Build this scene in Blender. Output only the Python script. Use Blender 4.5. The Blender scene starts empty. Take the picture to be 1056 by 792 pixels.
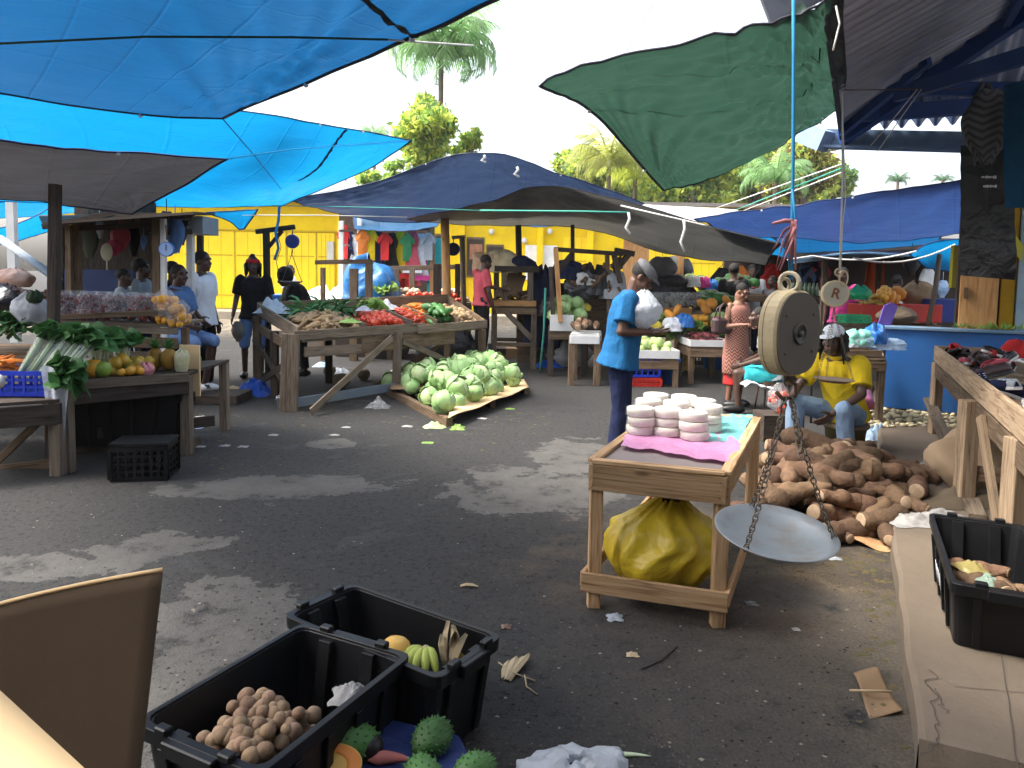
import bpy, math, random
import numpy as np
from mathutils import Vector, Matrix, noise
R = math.radians
rng = random.Random(11)
S = bpy.context.scene
C = S.collection
V = Vector
# ---------------------------------------------------------------- camera geometry (photo pixels 1056x792)
F, PX, PY = 763.0, 528.0, 344.0
PITCH, ROLL = R(4.4), R(1.0)
EYE = V((0, 0, 1.6))
FWD = V((0, math.cos(PITCH), -math.sin(PITCH)))
UP0 = V((0, math.sin(PITCH), math.cos(PITCH)))
RT = V((1, 0, 0)) * math.cos(ROLL) + UP0 * math.sin(ROLL)
UPV = UP0 * math.cos(ROLL) - V((1, 0, 0)) * math.sin(ROLL)
def ray(px, py):
 return FWD + RT * ((px - PX) / F) - UPV * ((py - PY) / F)
def G(px, py, z=0.0):
 d = ray(px, py)
 return EYE + d * ((z - EYE.z) / d.z)
def D(px, py, Y):
 d = ray(px, py)
 return EYE + d * (Y / d.y)
# ---------------------------------------------------------------- mesh builder
class MB:
 def __init__(s, M=None):
  s.v, s.f, s.uv, s.sm, s.mi = [], [], [], [], []
  s.M = M
 def add(s, vs, fs, uvs=None, smooth=False, mi=0):
  b = len(s.v)
  if s.M is not None:
   vs = [s.M @ V(p) for p in vs]
  s.v.extend(tuple(p) for p in vs)
  for k, f in enumerate(fs):
   s.f.append(tuple(b + i for i in f))
   s.uv.append(uvs[k] if uvs else None)
   s.sm.append(smooth)
   s.mi.append(mi)
  return s
 def box(s, c, size, rot=None, mi=0):
  c = V(c)
  hx, hy, hz = size[0] / 2, size[1] / 2, size[2] / 2
  rot = rot or Matrix.Identity(3)
  P = [V((x, y, z)) for x in (-hx, hx) for y in (-hy, hy) for z in (-hz, hz)]
  F_ = [(0, 1, 3, 2), (4, 6, 7, 5), (0, 4, 5, 1), (2, 3, 7, 6), (0, 2, 6, 4), (1, 5, 7, 3)]
  ax = max(range(3), key=lambda i: size[i])
  o = [i for i in range(3) if i != ax]
  ou, ov = rng.random() * 9, rng.random() * 9
  uvs = []
  for f in F_:
   uvs.append([(P[i][ax] + ou, P[i][o[0]] + P[i][o[1]] + ov) for i in f])
  return s.add([c + rot @ p for p in P], F_, uvs, mi=mi)
 def beam(s, p0, p1, w, h, up=(0, 0, 1), mi=0):
  p0, p1 = V(p0), V(p1)
  d = p1 - p0
  L = d.length
  d.normalize()
  up = V(up)
  if abs(d.dot(up)) > .985:
   up = V((0, 1, 0)) if abs(d.y) < .9 else V((1, 0, 0))
  x = d.cross(up).normalized()
  z = x.cross(d).normalized()
  rot = Matrix((d, x, z)).transposed()
  return s.box((p0 + p1) / 2, (L, w, h), rot, mi)
 def tube(s, pts, r, n=8, cap=True, mi=0, flat=1.0):
  pts = [V(p) for p in pts]
  m = len(pts)
  rs = r if isinstance(r, (list, tuple)) else [r] * m
  vs, fs, uvs = [], [], []
  u = None
  dist = 0
  ds = []
  for i in range(m):
   t = (pts[min(i + 1, m - 1)] - pts[max(i - 1, 0)])
   if t.length < 1e-9:
    t = V((0, 0, 1))
   t.normalize()
   if u is None:
    u = t.cross(V((0, 0, 1)))
    if u.length < .05:
     u = t.cross(V((1, 0, 0)))
   u = u - t * u.dot(t)
   u.normalize()
   w = t.cross(u)
   if i:
    dist += (pts[i] - pts[i - 1]).length
   ds.append(dist)
   for k in range(n):
    a = 2 * math.pi * k / n
    vs.append(pts[i] + (u * math.cos(a) + w * math.sin(a) * flat) * rs[i])
  ov = rng.random() * 7
  for i in range(m - 1):
   for k in range(n):
    k2 = (k + 1) % n
    fs.append((i * n + k, i * n + k2, (i + 1) * n + k2, (i + 1) * n + k))
    c0, c1 = k / n * .3 + ov, (k + 1) / n * .3 + ov
    uvs.append([(ds[i], c0), (ds[i], c1), (ds[i + 1], c1), (ds[i + 1], c0)])
  if cap:
   fs.append(tuple(range(n - 1, -1, -1)))
   uvs.append([(0, 0)] * n)
   fs.append(tuple((m - 1) * n + k for k in range(n)))
   uvs.append([(0, 0)] * n)
  return s.add(vs, fs, uvs, smooth=True, mi=mi)
 def lathe(s, prof, n=24, M=None, mi=0, a0=0, a1=2 * math.pi):
  full = abs(a1 - a0 - 2 * math.pi) < 1e-6
  cols = n if full else n + 1
  vs = []
  for (r, z) in prof:
   for k in range(cols):
    a = a0 + (a1 - a0) * k / n
    p = V((r * math.cos(a), r * math.sin(a), z))
    vs.append(M @ p if M else p)
  fs = []
  for i in range(len(prof) - 1):
   for k in range(n):
    k2 = (k + 1) % cols
    fs.append((i * cols + k, i * cols + k2, (i + 1) * cols + k2, (i + 1) * cols + k))
  return s.add(vs, fs, smooth=True, mi=mi)
 def blob(s, c, rad, rot=None, seg=14, rings=9, amp=0., fr=3., seed=0, mi=0, fn=None):
  c = V(c)
  vs, fs = [], []
  rad = rad if isinstance(rad, (tuple, list)) else (rad,) * 3
  off = V((seed * 7.3, seed * 3.1, seed * 1.7))
  for i in range(rings + 1):
   th = math.pi * i / rings
   for k in range(seg):
    a = 2 * math.pi * k / seg
    p = V((math.sin(th) * math.cos(a), math.sin(th) * math.sin(a), math.cos(th)))
    q = V((p.x * rad[0], p.y * rad[1], p.z * rad[2]))
    if amp:
     q *= 1 + amp * noise.noise(p * fr * .5 + off) * 2
    if fn:
     q = fn(p, q)
    vs.append(c + (rot @ q if rot else q))
  for i in range(rings):
   for k in range(seg):
    k2 = (k + 1) % seg
    fs.append((i * seg + k, (i + 1) * seg + k, (i + 1) * seg + k2, i * seg + k2))
  return s.add(vs, fs, smooth=True, mi=mi)
 def cap(s, p0, p1, r0, r1, n=12, mi=0):
  p0, p1 = V(p0), V(p1)
  d = (p1 - p0)
  d = d.normalized() if d.length > 1e-6 else V((0, 0, 1))
  pts, rs = [], []
  for a in (-88, -60, -30, 0):
   pts.append(p0 + d * r0 * math.sin(R(a)))
   rs.append(r0 * math.cos(R(a)))
  for a in (0, 30, 60, 88):
   pts.append(p1 + d * r1 * math.sin(R(a)))
   rs.append(r1 * math.cos(R(a)))
  return s.tube(pts, rs, n, True, mi)
 def grid(s, fn, nu, nv, smooth=True, mi=0, su=1., sv=1.):
  vs = [fn(i / nu, j / nv) for j in range(nv + 1) for i in range(nu + 1)]
  fs, uvs = [], []
  for j in range(nv):
   for i in range(nu):
    a = j * (nu + 1) + i
    fs.append((a, a + 1, a + nu + 2, a + nu + 1))
    uvs.append([(x / nu * su, y / nv * sv) for x, y in ((i, j), (i + 1, j), (i + 1, j + 1), (i, j + 1))])
  return s.add(vs, fs, uvs, smooth, mi)
 def prism(s, poly, t, M=None, mi=0):
  """flat outline in local XY, thickness t along local Z"""
  n = len(poly)
  vs = [V((x, y, 0)) for x, y in poly] + [V((x, y, t)) for x, y in poly]
  if M:
   vs = [M @ p for p in vs]
  fs = [tuple(range(n - 1, -1, -1)), tuple(range(n, 2 * n))]
  fs += [(i, (i + 1) % n, n + (i + 1) % n, n + i) for i in range(n)]
  uvs = [[(poly[i % n][0], poly[i % n][1]) for i in f] for f in fs]
  return s.add(vs, fs, uvs, mi=mi)
 def mesh(s, name, sub=None):
  me = bpy.data.meshes.new(name)
  vs = s.v
  if sub is not None:
   vs = [(p[0] - sub.x, p[1] - sub.y, p[2] - sub.z) for p in vs]
  me.from_pydata(vs, [], s.f)
  n = len(s.f)
  me.polygons.foreach_set('use_smooth', s.sm)
  me.polygons.foreach_set('material_index', s.mi)
  uvl = me.uv_layers.new(name='UVMap')
  flat = []
  for f, u in zip(s.f, s.uv):
   if u is None:
    flat.extend((0.0, 0.0) * len(f))
   else:
    for q in u:
     flat.extend((q[0], q[1]))
  if len(flat) == 2 * len(me.loops):
   uvl.data.foreach_set('uv', flat)
  me.update()
  return me
 def bounds(s):
  xs, ys, zs = zip(*s.v)
  return V(((min(xs) + max(xs)) / 2, (min(ys) + max(ys)) / 2, min(zs)))
def worldloc(o):
 L = V((0, 0, 0))
 while o is not None:
  L = L + o.location
  o = o.parent
 return L
def build(mb, name, mats, parent=None, bevel=0., origin=None, sub=0, solid=0., local=False):
 """world-space builder -> one linked object (verts re-based on the parent's place)"""
 if parent is not None:
  L = V((0, 0, 0)) if local else worldloc(parent)
 else:
  L = V(origin) if origin is not None else mb.bounds()
 me = mb.mesh(name, L)
 for m in (mats if isinstance(mats, (list, tuple)) else [mats]):
  me.materials.append(m)
 o = bpy.data.objects.new(name, me)
 C.objects.link(o)
 if parent is not None:
  o.parent = parent
 else:
  o.location = L
 if solid:
  m = o.modifiers.new('thick', 'SOLIDIFY'); m.thickness = solid; m.offset = 0
 if sub:
  m = o.modifiers.new('sub', 'SUBSURF'); m.levels = m.render_levels = sub
 if bevel:
  m = o.modifiers.new('bev', 'BEVEL'); m.width = bevel; m.segments = 1; m.limit_method = 'ANGLE'; m.angle_limit = R(40)
 return o
def tag(o, label, cat, group=None, kind=None):
 if label: o['label'] = label
 if cat: o['category'] = cat
 if group: o['group'] = group
 if kind: o['kind'] = kind
 return o
def thing(name, label, cat, loc=(0, 0, 0), group=None):
 o = bpy.data.objects.new(name, None)
 o.empty_display_size = .1
 C.objects.link(o)
 o.location = V(loc)
 return tag(o, label, cat, group)
def copytree(o, parent=None):
 c = o.copy()
 C.objects.link(c)
 if parent is not None:
  c.parent = parent
 for ch in list(o.children):
  copytree(ch, c)
 return c
def place(proto, used, loc, rot=(0, 0, 0), sc=1., label=None, group=None):
 """first call moves the prototype itself, later calls copy it with its parts"""
 o = copytree(proto) if used.get(proto.name) else proto
 used[proto.name] = True
 o.location = V(loc)
 o.rotation_euler = rot
 o.scale = sc if isinstance(sc, (tuple, list)) else (sc, sc, sc)
 if label: o['label'] = label
 if group: o['group'] = group
 return o
USED = {}
def bil(q, u, v):
 return (q[0] * (1 - u) + q[1] * u) * (1 - v) + (q[3] * (1 - u) + q[2] * u) * v
def crom(p, t):
 """catmull-rom through list p at t in 0..1"""
 n = len(p) - 1
 x = min(max(t, 0), 1) * n
 i = min(int(x), n - 1)
 f = x - i
 a, b, c, d = p[max(i - 1, 0)], p[i], p[i + 1], p[min(i + 2, n)]
 if i == 0: a = b * 2 - c
 if i + 2 > n: d = c * 2 - b
 return .5 * ((2 * b) + (c - a) * f + (2 * a - 5 * b + 4 * c - d) * f * f + (3 * b - a - 3 * c + d) * f ** 3)
def sag(p0, p1, s=.1, n=10):
 p0, p1 = V(p0), V(p1)
 return [p0.lerp(p1, i / n) - V((0, 0, s * 4 * (i / n) * (1 - i / n))) for i in range(n + 1)]
def rotz(a): return Matrix.Rotation(a, 4, 'Z')
def TM(loc, rz=0, rx=0, ry=0):
 return Matrix.Translation(V(loc)) @ Matrix.Rotation(rz, 4, 'Z') @ Matrix.Rotation(rx, 4, 'X') @ Matrix.Rotation(ry, 4, 'Y')
# ---------------------------------------------------------------- materials
def mat(name, c1, c2=None, rough=.7, scale=5., stretch=(1, 1, 1), bump=0., bscale=60., metal=0., spec=.35, rnd=0.,
  coord='Object', transl=0., tcol=None, dirt=0., dcol=(.05, .043, .035), dscale=2., mid=.5, wid=.22, alpha=1.,
  coat=0., detail=6., bump2=0., b2scale=6., emit=0., c3=None, sss=0., huev=0.):
 m = bpy.data.materials.new(name)
 m.use_nodes = True
 nt = m.node_tree
 N, Lk = nt.nodes, nt.links.new
 b = N['Principled BSDF']
 out = N['Material Output']
 c2 = c2 or tuple(x * .75 for x in c1)
 tc = N.new('ShaderNodeTexCoord')
 mp = N.new('ShaderNodeMapping'); mp.inputs['Scale'].default_value = stretch
 Lk(tc.outputs[coord], mp.inputs['Vector'])
 oi = N.new('ShaderNodeObjectInfo')
 wm = N.new('ShaderNodeMath'); wm.operation = 'MULTIPLY'; wm.inputs[1].default_value = 37.
 Lk(oi.outputs['Random'], wm.inputs[0])
 def nz(sc, det, rgh=.55, src=None, dist=0.):
  n = N.new('ShaderNodeTexNoise'); n.noise_dimensions = '4D'
  n.inputs['Scale'].default_value = sc; n.inputs['Detail'].default_value = det
  n.inputs['Roughness'].default_value = rgh; n.inputs['Distortion'].default_value = dist
  Lk((src or mp).outputs[0], n.inputs['Vector']); Lk(wm.outputs[0], n.inputs['W'])
  return n
 n1 = nz(scale, detail)
 cr = N.new('ShaderNodeValToRGB')
 cr.color_ramp.elements[0].position = mid - wid; cr.color_ramp.elements[1].position = mid + wid
 cr.color_ramp.elements[0].color = (*c1, 1); cr.color_ramp.elements[1].color = (*c2, 1)
 if c3:
  e = cr.color_ramp.elements.new(min(.99, mid + wid * 2)); e.color = (*c3, 1)
 Lk(n1.outputs['Fac'], cr.inputs['Fac'])
 col = cr.outputs['Color']
 if dirt:
  n2 = nz(dscale, 7, .65)
  r2 = N.new('ShaderNodeValToRGB')
  r2.color_ramp.elements[0].position = .47; r2.color_ramp.elements[1].position = .72
  mx = N.new('ShaderNodeMix'); mx.data_type = 'RGBA'
  mm = N.new('ShaderNodeMath'); mm.operation = 'MULTIPLY'; mm.inputs[1].default_value = dirt
  Lk(n2.outputs['Fac'], r2.inputs['Fac']); Lk(r2.outputs['Color'], mm.inputs[0]); Lk(mm.outputs[0], mx.inputs['Factor'])
  Lk(col, mx.inputs['A']); mx.inputs['B'].default_value = (*dcol, 1)
  col = mx.outputs['Result']
 if rnd or huev:
  hs = N.new('ShaderNodeHueSaturation')
  ma = N.new('ShaderNodeMath'); ma.operation = 'MULTIPLY_ADD'
  ma.inputs[1].default_value = 2 * rnd; ma.inputs[2].default_value = 1 - rnd
  Lk(oi.outputs['Random'], ma.inputs[0]); Lk(ma.outputs[0], hs.inputs['Value'])
  if huev:
   w2 = N.new('ShaderNodeTexWhiteNoise'); w2.noise_dimensions = '1D'
   Lk(wm.outputs[0], w2.inputs['W'])
   mh = N.new('ShaderNodeMath'); mh.operation = 'MULTIPLY_ADD'
   mh.inputs[1].default_value = 2 * huev; mh.inputs[2].default_value = .5 - huev
   Lk(w2.outputs['Value'], mh.inputs[0]); Lk(mh.outputs[0], hs.inputs['Hue'])
  Lk(col, hs.inputs['Color']); col = hs.outputs['Color']
 Lk(col, b.inputs['Base Color'])
 b.inputs['Roughness'].default_value = rough
 b.inputs['Metallic'].default_value = metal
 b.inputs['Specular IOR Level'].default_value = spec
 b.inputs['Coat Weight'].default_value = coat
 b.inputs['Coat Roughness'].default_value = .15
 if sss:
  b.inputs['Subsurface Weight'].default_value = sss
  b.inputs['Subsurface Radius'].default_value = (.02, .008, .004)
 bm = None
 if bump:
  n3 = nz(bscale, 5, .6)
  bm = N.new('ShaderNodeBump'); bm.inputs['Strength'].default_value = bump; bm.inputs['Distance'].default_value = .01
  Lk(n3.outputs['Fac'], bm.inputs['Height'])
 if bump2:
  n4 = nz(b2scale, 3, .5, dist=.6)
  bb = N.new('ShaderNodeBump'); bb.inputs['Strength'].default_value = bump2; bb.inputs['Distance'].default_value = .05
  Lk(n4.outputs['Fac'], bb.inputs['Height'])
  if bm: Lk(bm.outputs[0], bb.inputs['Normal'])
  bm = bb
 if bm: Lk(bm.outputs[0], b.inputs['Normal'])
 if rough < .95:
  mr = N.new('ShaderNodeMapRange'); mr.inputs['To Min'].default_value = max(.02, rough - .12); mr.inputs['To Max'].default_value = min(1, rough + .15)
  Lk(n1.outputs['Fac'], mr.inputs['Value']); Lk(mr.outputs[0], b.inputs['Roughness'])
 sh = b.outputs[0]
 if transl:
  t = N.new('ShaderNodeBsdfTranslucent')
  if tcol: t.inputs['Color'].default_value = (*tcol, 1)
  else: Lk(col, t.inputs['Color'])
  if bm: Lk(bm.outputs[0], t.inputs['Normal'])
  ms = N.new('ShaderNodeMixShader'); ms.inputs[0].default_value = transl
  Lk(sh, ms.inputs[1]); Lk(t.outputs[0], ms.inputs[2]); sh = ms.outputs[0]
 if alpha < 1:
  t = N.new('ShaderNodeBsdfTransparent')
  ms = N.new('ShaderNodeMixShader'); ms.inputs[0].default_value = alpha
  Lk(t.outputs[0], ms.inputs[1]); Lk(sh, ms.inputs[2]); sh = ms.outputs[0]
 Lk(sh, out.inputs['Surface'])
 return m
def wood(name, c1, c2, dark, rough=.8, stain=.5, sx=1.3, sy=26.):
 """grain runs along U; knots, grey weathering and dirty stains"""
 m = bpy.data.materials.new(name); m.use_nodes = True
 nt = m.node_tree; N, Lk = nt.nodes, nt.links.new
 b = N['Principled BSDF']
 tc = N.new('ShaderNodeTexCoord')
 oi = N.new('ShaderNodeObjectInfo')
 mp = N.new('ShaderNodeMapping'); mp.inputs['Scale'].default_value = (sx, sy, 1)
 Lk(tc.outputs['UV'], mp.inputs['Vector']); Lk(oi.outputs['Random'], mp.inputs['Location'])
 n = N.new('ShaderNodeTexNoise'); n.inputs['Scale'].default_value = 2.2; n.inputs['Detail'].default_value = 8; n.inputs['Distortion'].default_value = 1.1
 Lk(mp.outputs[0], n.inputs['Vector'])
 cr = N.new('ShaderNodeValToRGB')
 e = cr.color_ramp.elements
 e[0].position = .3; e[0].color = (*dark, 1); e[1].position = .68; e[1].color = (*c2, 1)
 x = e.new(.45); x.color = (*c1, 1)
 Lk(n.outputs['Fac'], cr.inputs['Fac'])
 mp2 = N.new('ShaderNodeMapping'); mp2.inputs['Scale'].default_value = (1.1, 3.2, 1)
 Lk(tc.outputs['UV'], mp2.inputs['Vector'])
 n2 = N.new('ShaderNodeTexNoise'); n2.inputs['Scale'].default_value = 2.6; n2.inputs['Detail'].default_value = 7; n2.inputs['Roughness'].default_value = .65
 Lk(mp2.outputs[0], n2.inputs['Vector'])
 r2 = N.new('ShaderNodeValToRGB'); r2.color_ramp.elements[0].position = .5; r2.color_ramp.elements[1].position = .72
 Lk(n2.outputs['Fac'], r2.inputs['Fac'])
 mm = N.new('ShaderNodeMath'); mm.operation = 'MULTIPLY'; mm.inputs[1].default_value = stain
 Lk(r2.outputs['Color'], mm.inputs[0])
 mx = N.new('ShaderNodeMix'); mx.data_type = 'RGBA'
 Lk(mm.outputs[0], mx.inputs['Factor']); Lk(cr.outputs['Color'], mx.inputs['A']); mx.inputs['B'].default_value = (*[d * .55 for d in dark], 1)
 vo = N.new('ShaderNodeTexVoronoi'); vo.inputs['Scale'].default_value = 1.4
 mp3 = N.new('ShaderNodeMapping'); mp3.inputs['Scale'].default_value = (1.6, 5, 1)
 Lk(tc.outputs['UV'], mp3.inputs['Vector']); Lk(mp3.outputs[0], vo.inputs['Vector'])
 r3 = N.new('ShaderNodeValToRGB'); r3.color_ramp.elements[0].position = .03; r3.color_ramp.elements[1].position = .12
 r3.color_ramp.elements[0].color = (.75, .75, .75, 1); r3.color_ramp.elements[1].color = (0, 0, 0, 1)
 Lk(vo.outputs['Distance'], r3.inputs['Fac'])
 mx2 = N.new('ShaderNodeMix'); mx2.data_type = 'RGBA'
 Lk(r3.outputs['Color'], mx2.inputs['Factor']); Lk(mx.outputs['Result'], mx2.inputs['A']); mx2.inputs['B'].default_value = (*[d * .4 for d in dark], 1)
 hv = N.new('ShaderNodeHueSaturation'); ma = N.new('ShaderNodeMath'); ma.operation = 'MULTIPLY_ADD'; ma.inputs[1].default_value = .5; ma.inputs[2].default_value = .74
 Lk(oi.outputs['Random'], ma.inputs[0]); Lk(ma.outputs[0], hv.inputs['Value']); Lk(mx2.outputs['Result'], hv.inputs['Color']); Lk(hv.outputs[0], b.inputs['Base Color'])
 b.inputs['Roughness'].default_value = rough; b.inputs['Specular IOR Level'].default_value = .2
 bp = N.new('ShaderNodeBump'); bp.inputs['Strength'].default_value = .5; bp.inputs['Distance'].default_value = .006
 Lk(n.outputs['Fac'], bp.inputs['Height']); Lk(bp.outputs[0], b.inputs['Normal'])
 return m
W_TAN = wood('pine_wood', (.44, .27, .135), (.55, .36, .20), (.25, .14, .065), stain=.45)
W_GREY = wood('weathered_wood', (.155, .118, .085), (.22, .175, .13), (.07, .05, .035), stain=.6)
W_SHOE = wood('worn_table_wood', (.25, .175, .11), (.34, .25, .165), (.13, .085, .05), stain=.55)
W_DARK = wood('dark_wood', (.05, .038, .03), (.08, .062, .05), (.022, .016, .013), stain=.5)
W_MID = wood('brown_wood', (.135, .09, .055), (.20, .14, .09), (.06, .038, .022), stain=.6)
W_PLY = wood('plywood', (.42, .22, .085), (.50, .28, .12), (.3, .14, .05), stain=.4, sx=.8, sy=7)
def tarpmat(name, c, t, k, rough=.42, sp=.45):
 m = mat(name, c, tuple(x * .8 for x in c), rough=rough, spec=sp, scale=1.3, bump=.35, bscale=110, bump2=.22, b2scale=3.4, stretch=(1, 2.2, 1), transl=k, tcol=t, detail=9, dirt=.55, dcol=tuple(x * .35 + .006 for x in c), dscale=2.3)
 nt = m.node_tree; N, Lk = nt.nodes, nt.links.new      # the square creases a folded tarp keeps
 tc = N.new('ShaderNodeTexCoord'); sx = N.new('ShaderNodeSeparateXYZ'); Lk(tc.outputs['UV'], sx.inputs[0])
 hs = []
 for i, q in ((0, .31), (1, .27)):
  p = N.new('ShaderNodeMath'); p.operation = 'PINGPONG'; p.inputs[1].default_value = q; Lk(sx.outputs[i], p.inputs[0])
  r = N.new('ShaderNodeMapRange'); r.inputs['From Max'].default_value = .022; r.inputs['To Min'].default_value = 1; r.inputs['To Max'].default_value = 0; Lk(p.outputs[0], r.inputs[0]); hs.append(r)
 mx = N.new('ShaderNodeMath'); mx.operation = 'MAXIMUM'; Lk(hs[0].outputs[0], mx.inputs[0]); Lk(hs[1].outputs[0], mx.inputs[1])
 bp = N.new('ShaderNodeBump'); bp.inputs['Strength'].default_value = .45; bp.inputs['Distance'].default_value = .012; Lk(mx.outputs[0], bp.inputs['Height'])
 for nd in list(N):
  if nd.type in ('BSDF_PRINCIPLED', 'BSDF_TRANSLUCENT') and nd.inputs['Normal'].is_linked:
   src = nd.inputs['Normal'].links[0].from_socket; Lk(src, bp.inputs['Normal']); Lk(bp.outputs[0], nd.inputs['Normal'])
 return m
T_BLUE = tarpmat('blue_tarp', (.006, .045, .13), (.008, .095, .25), .38)
T_CYAN = tarpmat('cyan_tarp', (.006, .12, .29), (.004, .19, .43), .55)
T_GREY = tarpmat('grey_tarp', (.075, .073, .075), (.05, .05, .055), .25)
T_NAVY = tarpmat('navy_tarp', (.034, .054, .115), (.04, .07, .15), .25)
T_CHAR = tarpmat('charcoal_tarp', (.06, .06, .058), (.07, .07, .065), .3)
T_ROYAL = tarpmat('royal_tarp', (.018, .032, .10), (.025, .06, .19), .36)
T_GREEN = tarpmat('green_tarp', (.016, .037, .029), (.024, .066, .044), .38, rough=.33, sp=.6)
T_WHITE = tarpmat('white_tarp', (.75, .74, .70), (.7, .7, .66), .4)
HEM_BLUE = mat('blue_hem', (.008, .02, .09), rough=.6)
HEM_DARK = mat('dark_hem', (.02, .02, .035), rough=.6)
GROM = mat('eyelet_metal', (.8, .8, .8), rough=.4)
P_BLACK = mat('black_plastic', (.004, .0045, .0055), (.008, .0085, .010), rough=.42, spec=.25, scale=4, dirt=.3, dcol=(.03, .028, .026), dscale=5, bump=.05, bscale=50)
P_BLUE = mat('blue_plastic', (.01, .035, .42), (.015, .05, .5), rough=.35, spec=.5, dirt=.15, dscale=6)
P_BLUE2 = mat('bright_blue_plastic', (.02, .17, .55), rough=.4, spec=.5, dirt=.1)
P_RED = mat('red_plastic', (.55, .03, .02), rough=.4, spec=.5)
P_GREEN = mat('green_plastic', (.02, .35, .14), rough=.4, spec=.5)
P_YEL = mat('yellow_plastic', (.62, .48, .05), rough=.4, spec=.5)
P_WHITE = mat('white_plastic', (.72, .72, .70), (.6, .6, .58), rough=.5, dirt=.25, dscale=7, dcol=(.25, .22, .17))
BAG_W = mat('white_bag', (.70, .73, .76), (.52, .56, .62), rough=.35, transl=.35, tcol=(.85, .88, .9), bump2=.6, b2scale=14, spec=.5)
BAG_B = mat('pale_blue_bag', (.55, .72, .92), (.4, .58, .82), rough=.3, transl=.35, bump2=.7, b2scale=16, spec=.5)
BAG_C = mat('clear_bag', (.8, .82, .85), rough=.10, alpha=.22, bump2=1., b2scale=22, spec=.9)
BAG_BLUE = mat('blue_bag', (.02, .12, .62), rough=.35, transl=.3, bump2=.6, b2scale=18)
BAG_BLK = mat('black_bag', (.012, .012, .014), (.02, .02, .024), rough=.32, bump2=.7, b2scale=7, spec=.5)
MET = mat('galvanised_metal', (.42, .45, .5), (.3, .32, .36), rough=.45, metal=.75, scale=3, dirt=.3, dcol=(.15, .09, .05), dscale=6)
RUST = mat('rusty_metal', (.10, .075, .06), (.2, .12, .07), rough=.6, metal=.6, scale=14)
CARD = mat('cardboard', (.26, .175, .105), (.22, .145, .085), rough=.9, scale=2.5, bump=.1, bscale=90, spec=.1, dirt=.2, dscale=3, dcol=(.2, .14, .085))
CARD_SHADE = mat('shaded_cardboard', (.13, .092, .06), (.10, .07, .046), rough=.9, scale=3, bump=.12, bscale=120, spec=.1, dirt=.35, dscale=5, dcol=(.08, .055, .035))  # darker copy of the cardboard: shade put into the raised panel's colour
CARD_L = mat('pale_lit_cardboard', (.80, .57, .31), (.74, .52, .28), rough=.9, scale=2, spec=.1)  # pale board, brightened in colour so the carton's top flap looks lit
PAPER = mat('newsprint', (.40, .385, .36), (.19, .19, .19), rough=.9, scale=22, spec=.1)
ROPE_W = mat('white_rope', (.65, .63, .58), rough=.9)
ROPE_B = mat('blue_rope', (.03, .26, .50), rough=.8)
ROPE_G = mat('green_rope', (.08, .42, .32), rough=.8)
ROPE_R = mat('faded_red_cloth', (.33, .10, .11), (.45, .22, .22), rough=.9, scale=20)
CONC = mat('concrete', (.185, .145, .108), (.125, .10, .075), rough=.9, scale=2.2, bump=.45, bscale=45, dirt=.55, dcol=(.13, .10, .075), dscale=1.6, bump2=.12, b2scale=3, spec=.2)
SK1 = mat('dark_brown_skin', (.105, .05, .03), (.085, .04, .024), rough=.48, scale=14, sss=.08, spec=.4)
SK2 = mat('deep_brown_skin', (.085, .047, .033), (.066, .036, .025), rough=.45, scale=14, sss=.05, spec=.4)
SK3 = mat('light_brown_skin', (.235, .115, .072), (.20, .095, .06), rough=.5, scale=14, sss=.1, spec=.4)
EYE_W = mat('eye_white', (.36, .32, .28), rough=.5)
LIP = mat('lip_skin', (.16, .06, .05), rough=.5)
HAIR = mat('black_hair', (.008, .007, .006), (.018, .015, .013), rough=.7, scale=60, bump=.8, bscale=110)
def cloth(name, c, c2=None, s=12, **k):
 return mat(name, c, c2 or tuple(x * .82 for x in c), rough=.92, scale=s, bump=.12, bscale=240, spec=.15, bump2=.3, b2scale=11, **k)
CL_BLUE = cloth('blue_cotton', (.016, .115, .27))
CL_NAVY = cloth('navy_denim', (.016, .022, .06), s=30)
CL_YEL = cloth('yellow_cotton', (.68, .48, .02))
CL_JEAN = cloth('light_denim', (.27, .37, .50), (.17, .25, .37), s=5)
CL_JEAN2 = cloth('mid_denim', (.09, .16, .33), (.16, .25, .42), s=6)
CL_BLACK = cloth('black_cotton', (.013, .013, .014))
CL_WHITE = cloth('white_cotton', (.72, .74, .78))
CL_SHIRT = cloth('pale_blue_cotton', (.10, .19, .38))
CL_PINK = cloth('rose_cotton', (.50, .085, .11))
CL_GREY = cloth('grey_cotton', (.15, .15, .16))
CL_LGREY = cloth('light_grey_cotton', (.33, .37, .40))
CL_RED = cloth('red_cotton', (.50, .03, .03))
CL_TURQ = cloth('turquoise_cotton', (.04, .42, .46))
CL_MAG = cloth('magenta_cotton', (.65, .07, .28))
CL_ORANGE = cloth('orange_cotton', (.65, .2, .04))
CL_GREEN = cloth('green_cotton', (.05, .25, .1))
CL_TARPB = mat('creased_blue_plastic', (.02, .16, .40), (.012, .10, .28), rough=.4, bump2=1., b2scale=3.5)
LEATHER = mat('dark_leather', (.06, .035, .035), rough=.45)
SHOE_W = mat('white_shoe', (.7, .7, .7), rough=.5)
SHOE_B = mat('black_shoe', (.015, .015, .015), rough=.4)
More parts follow.
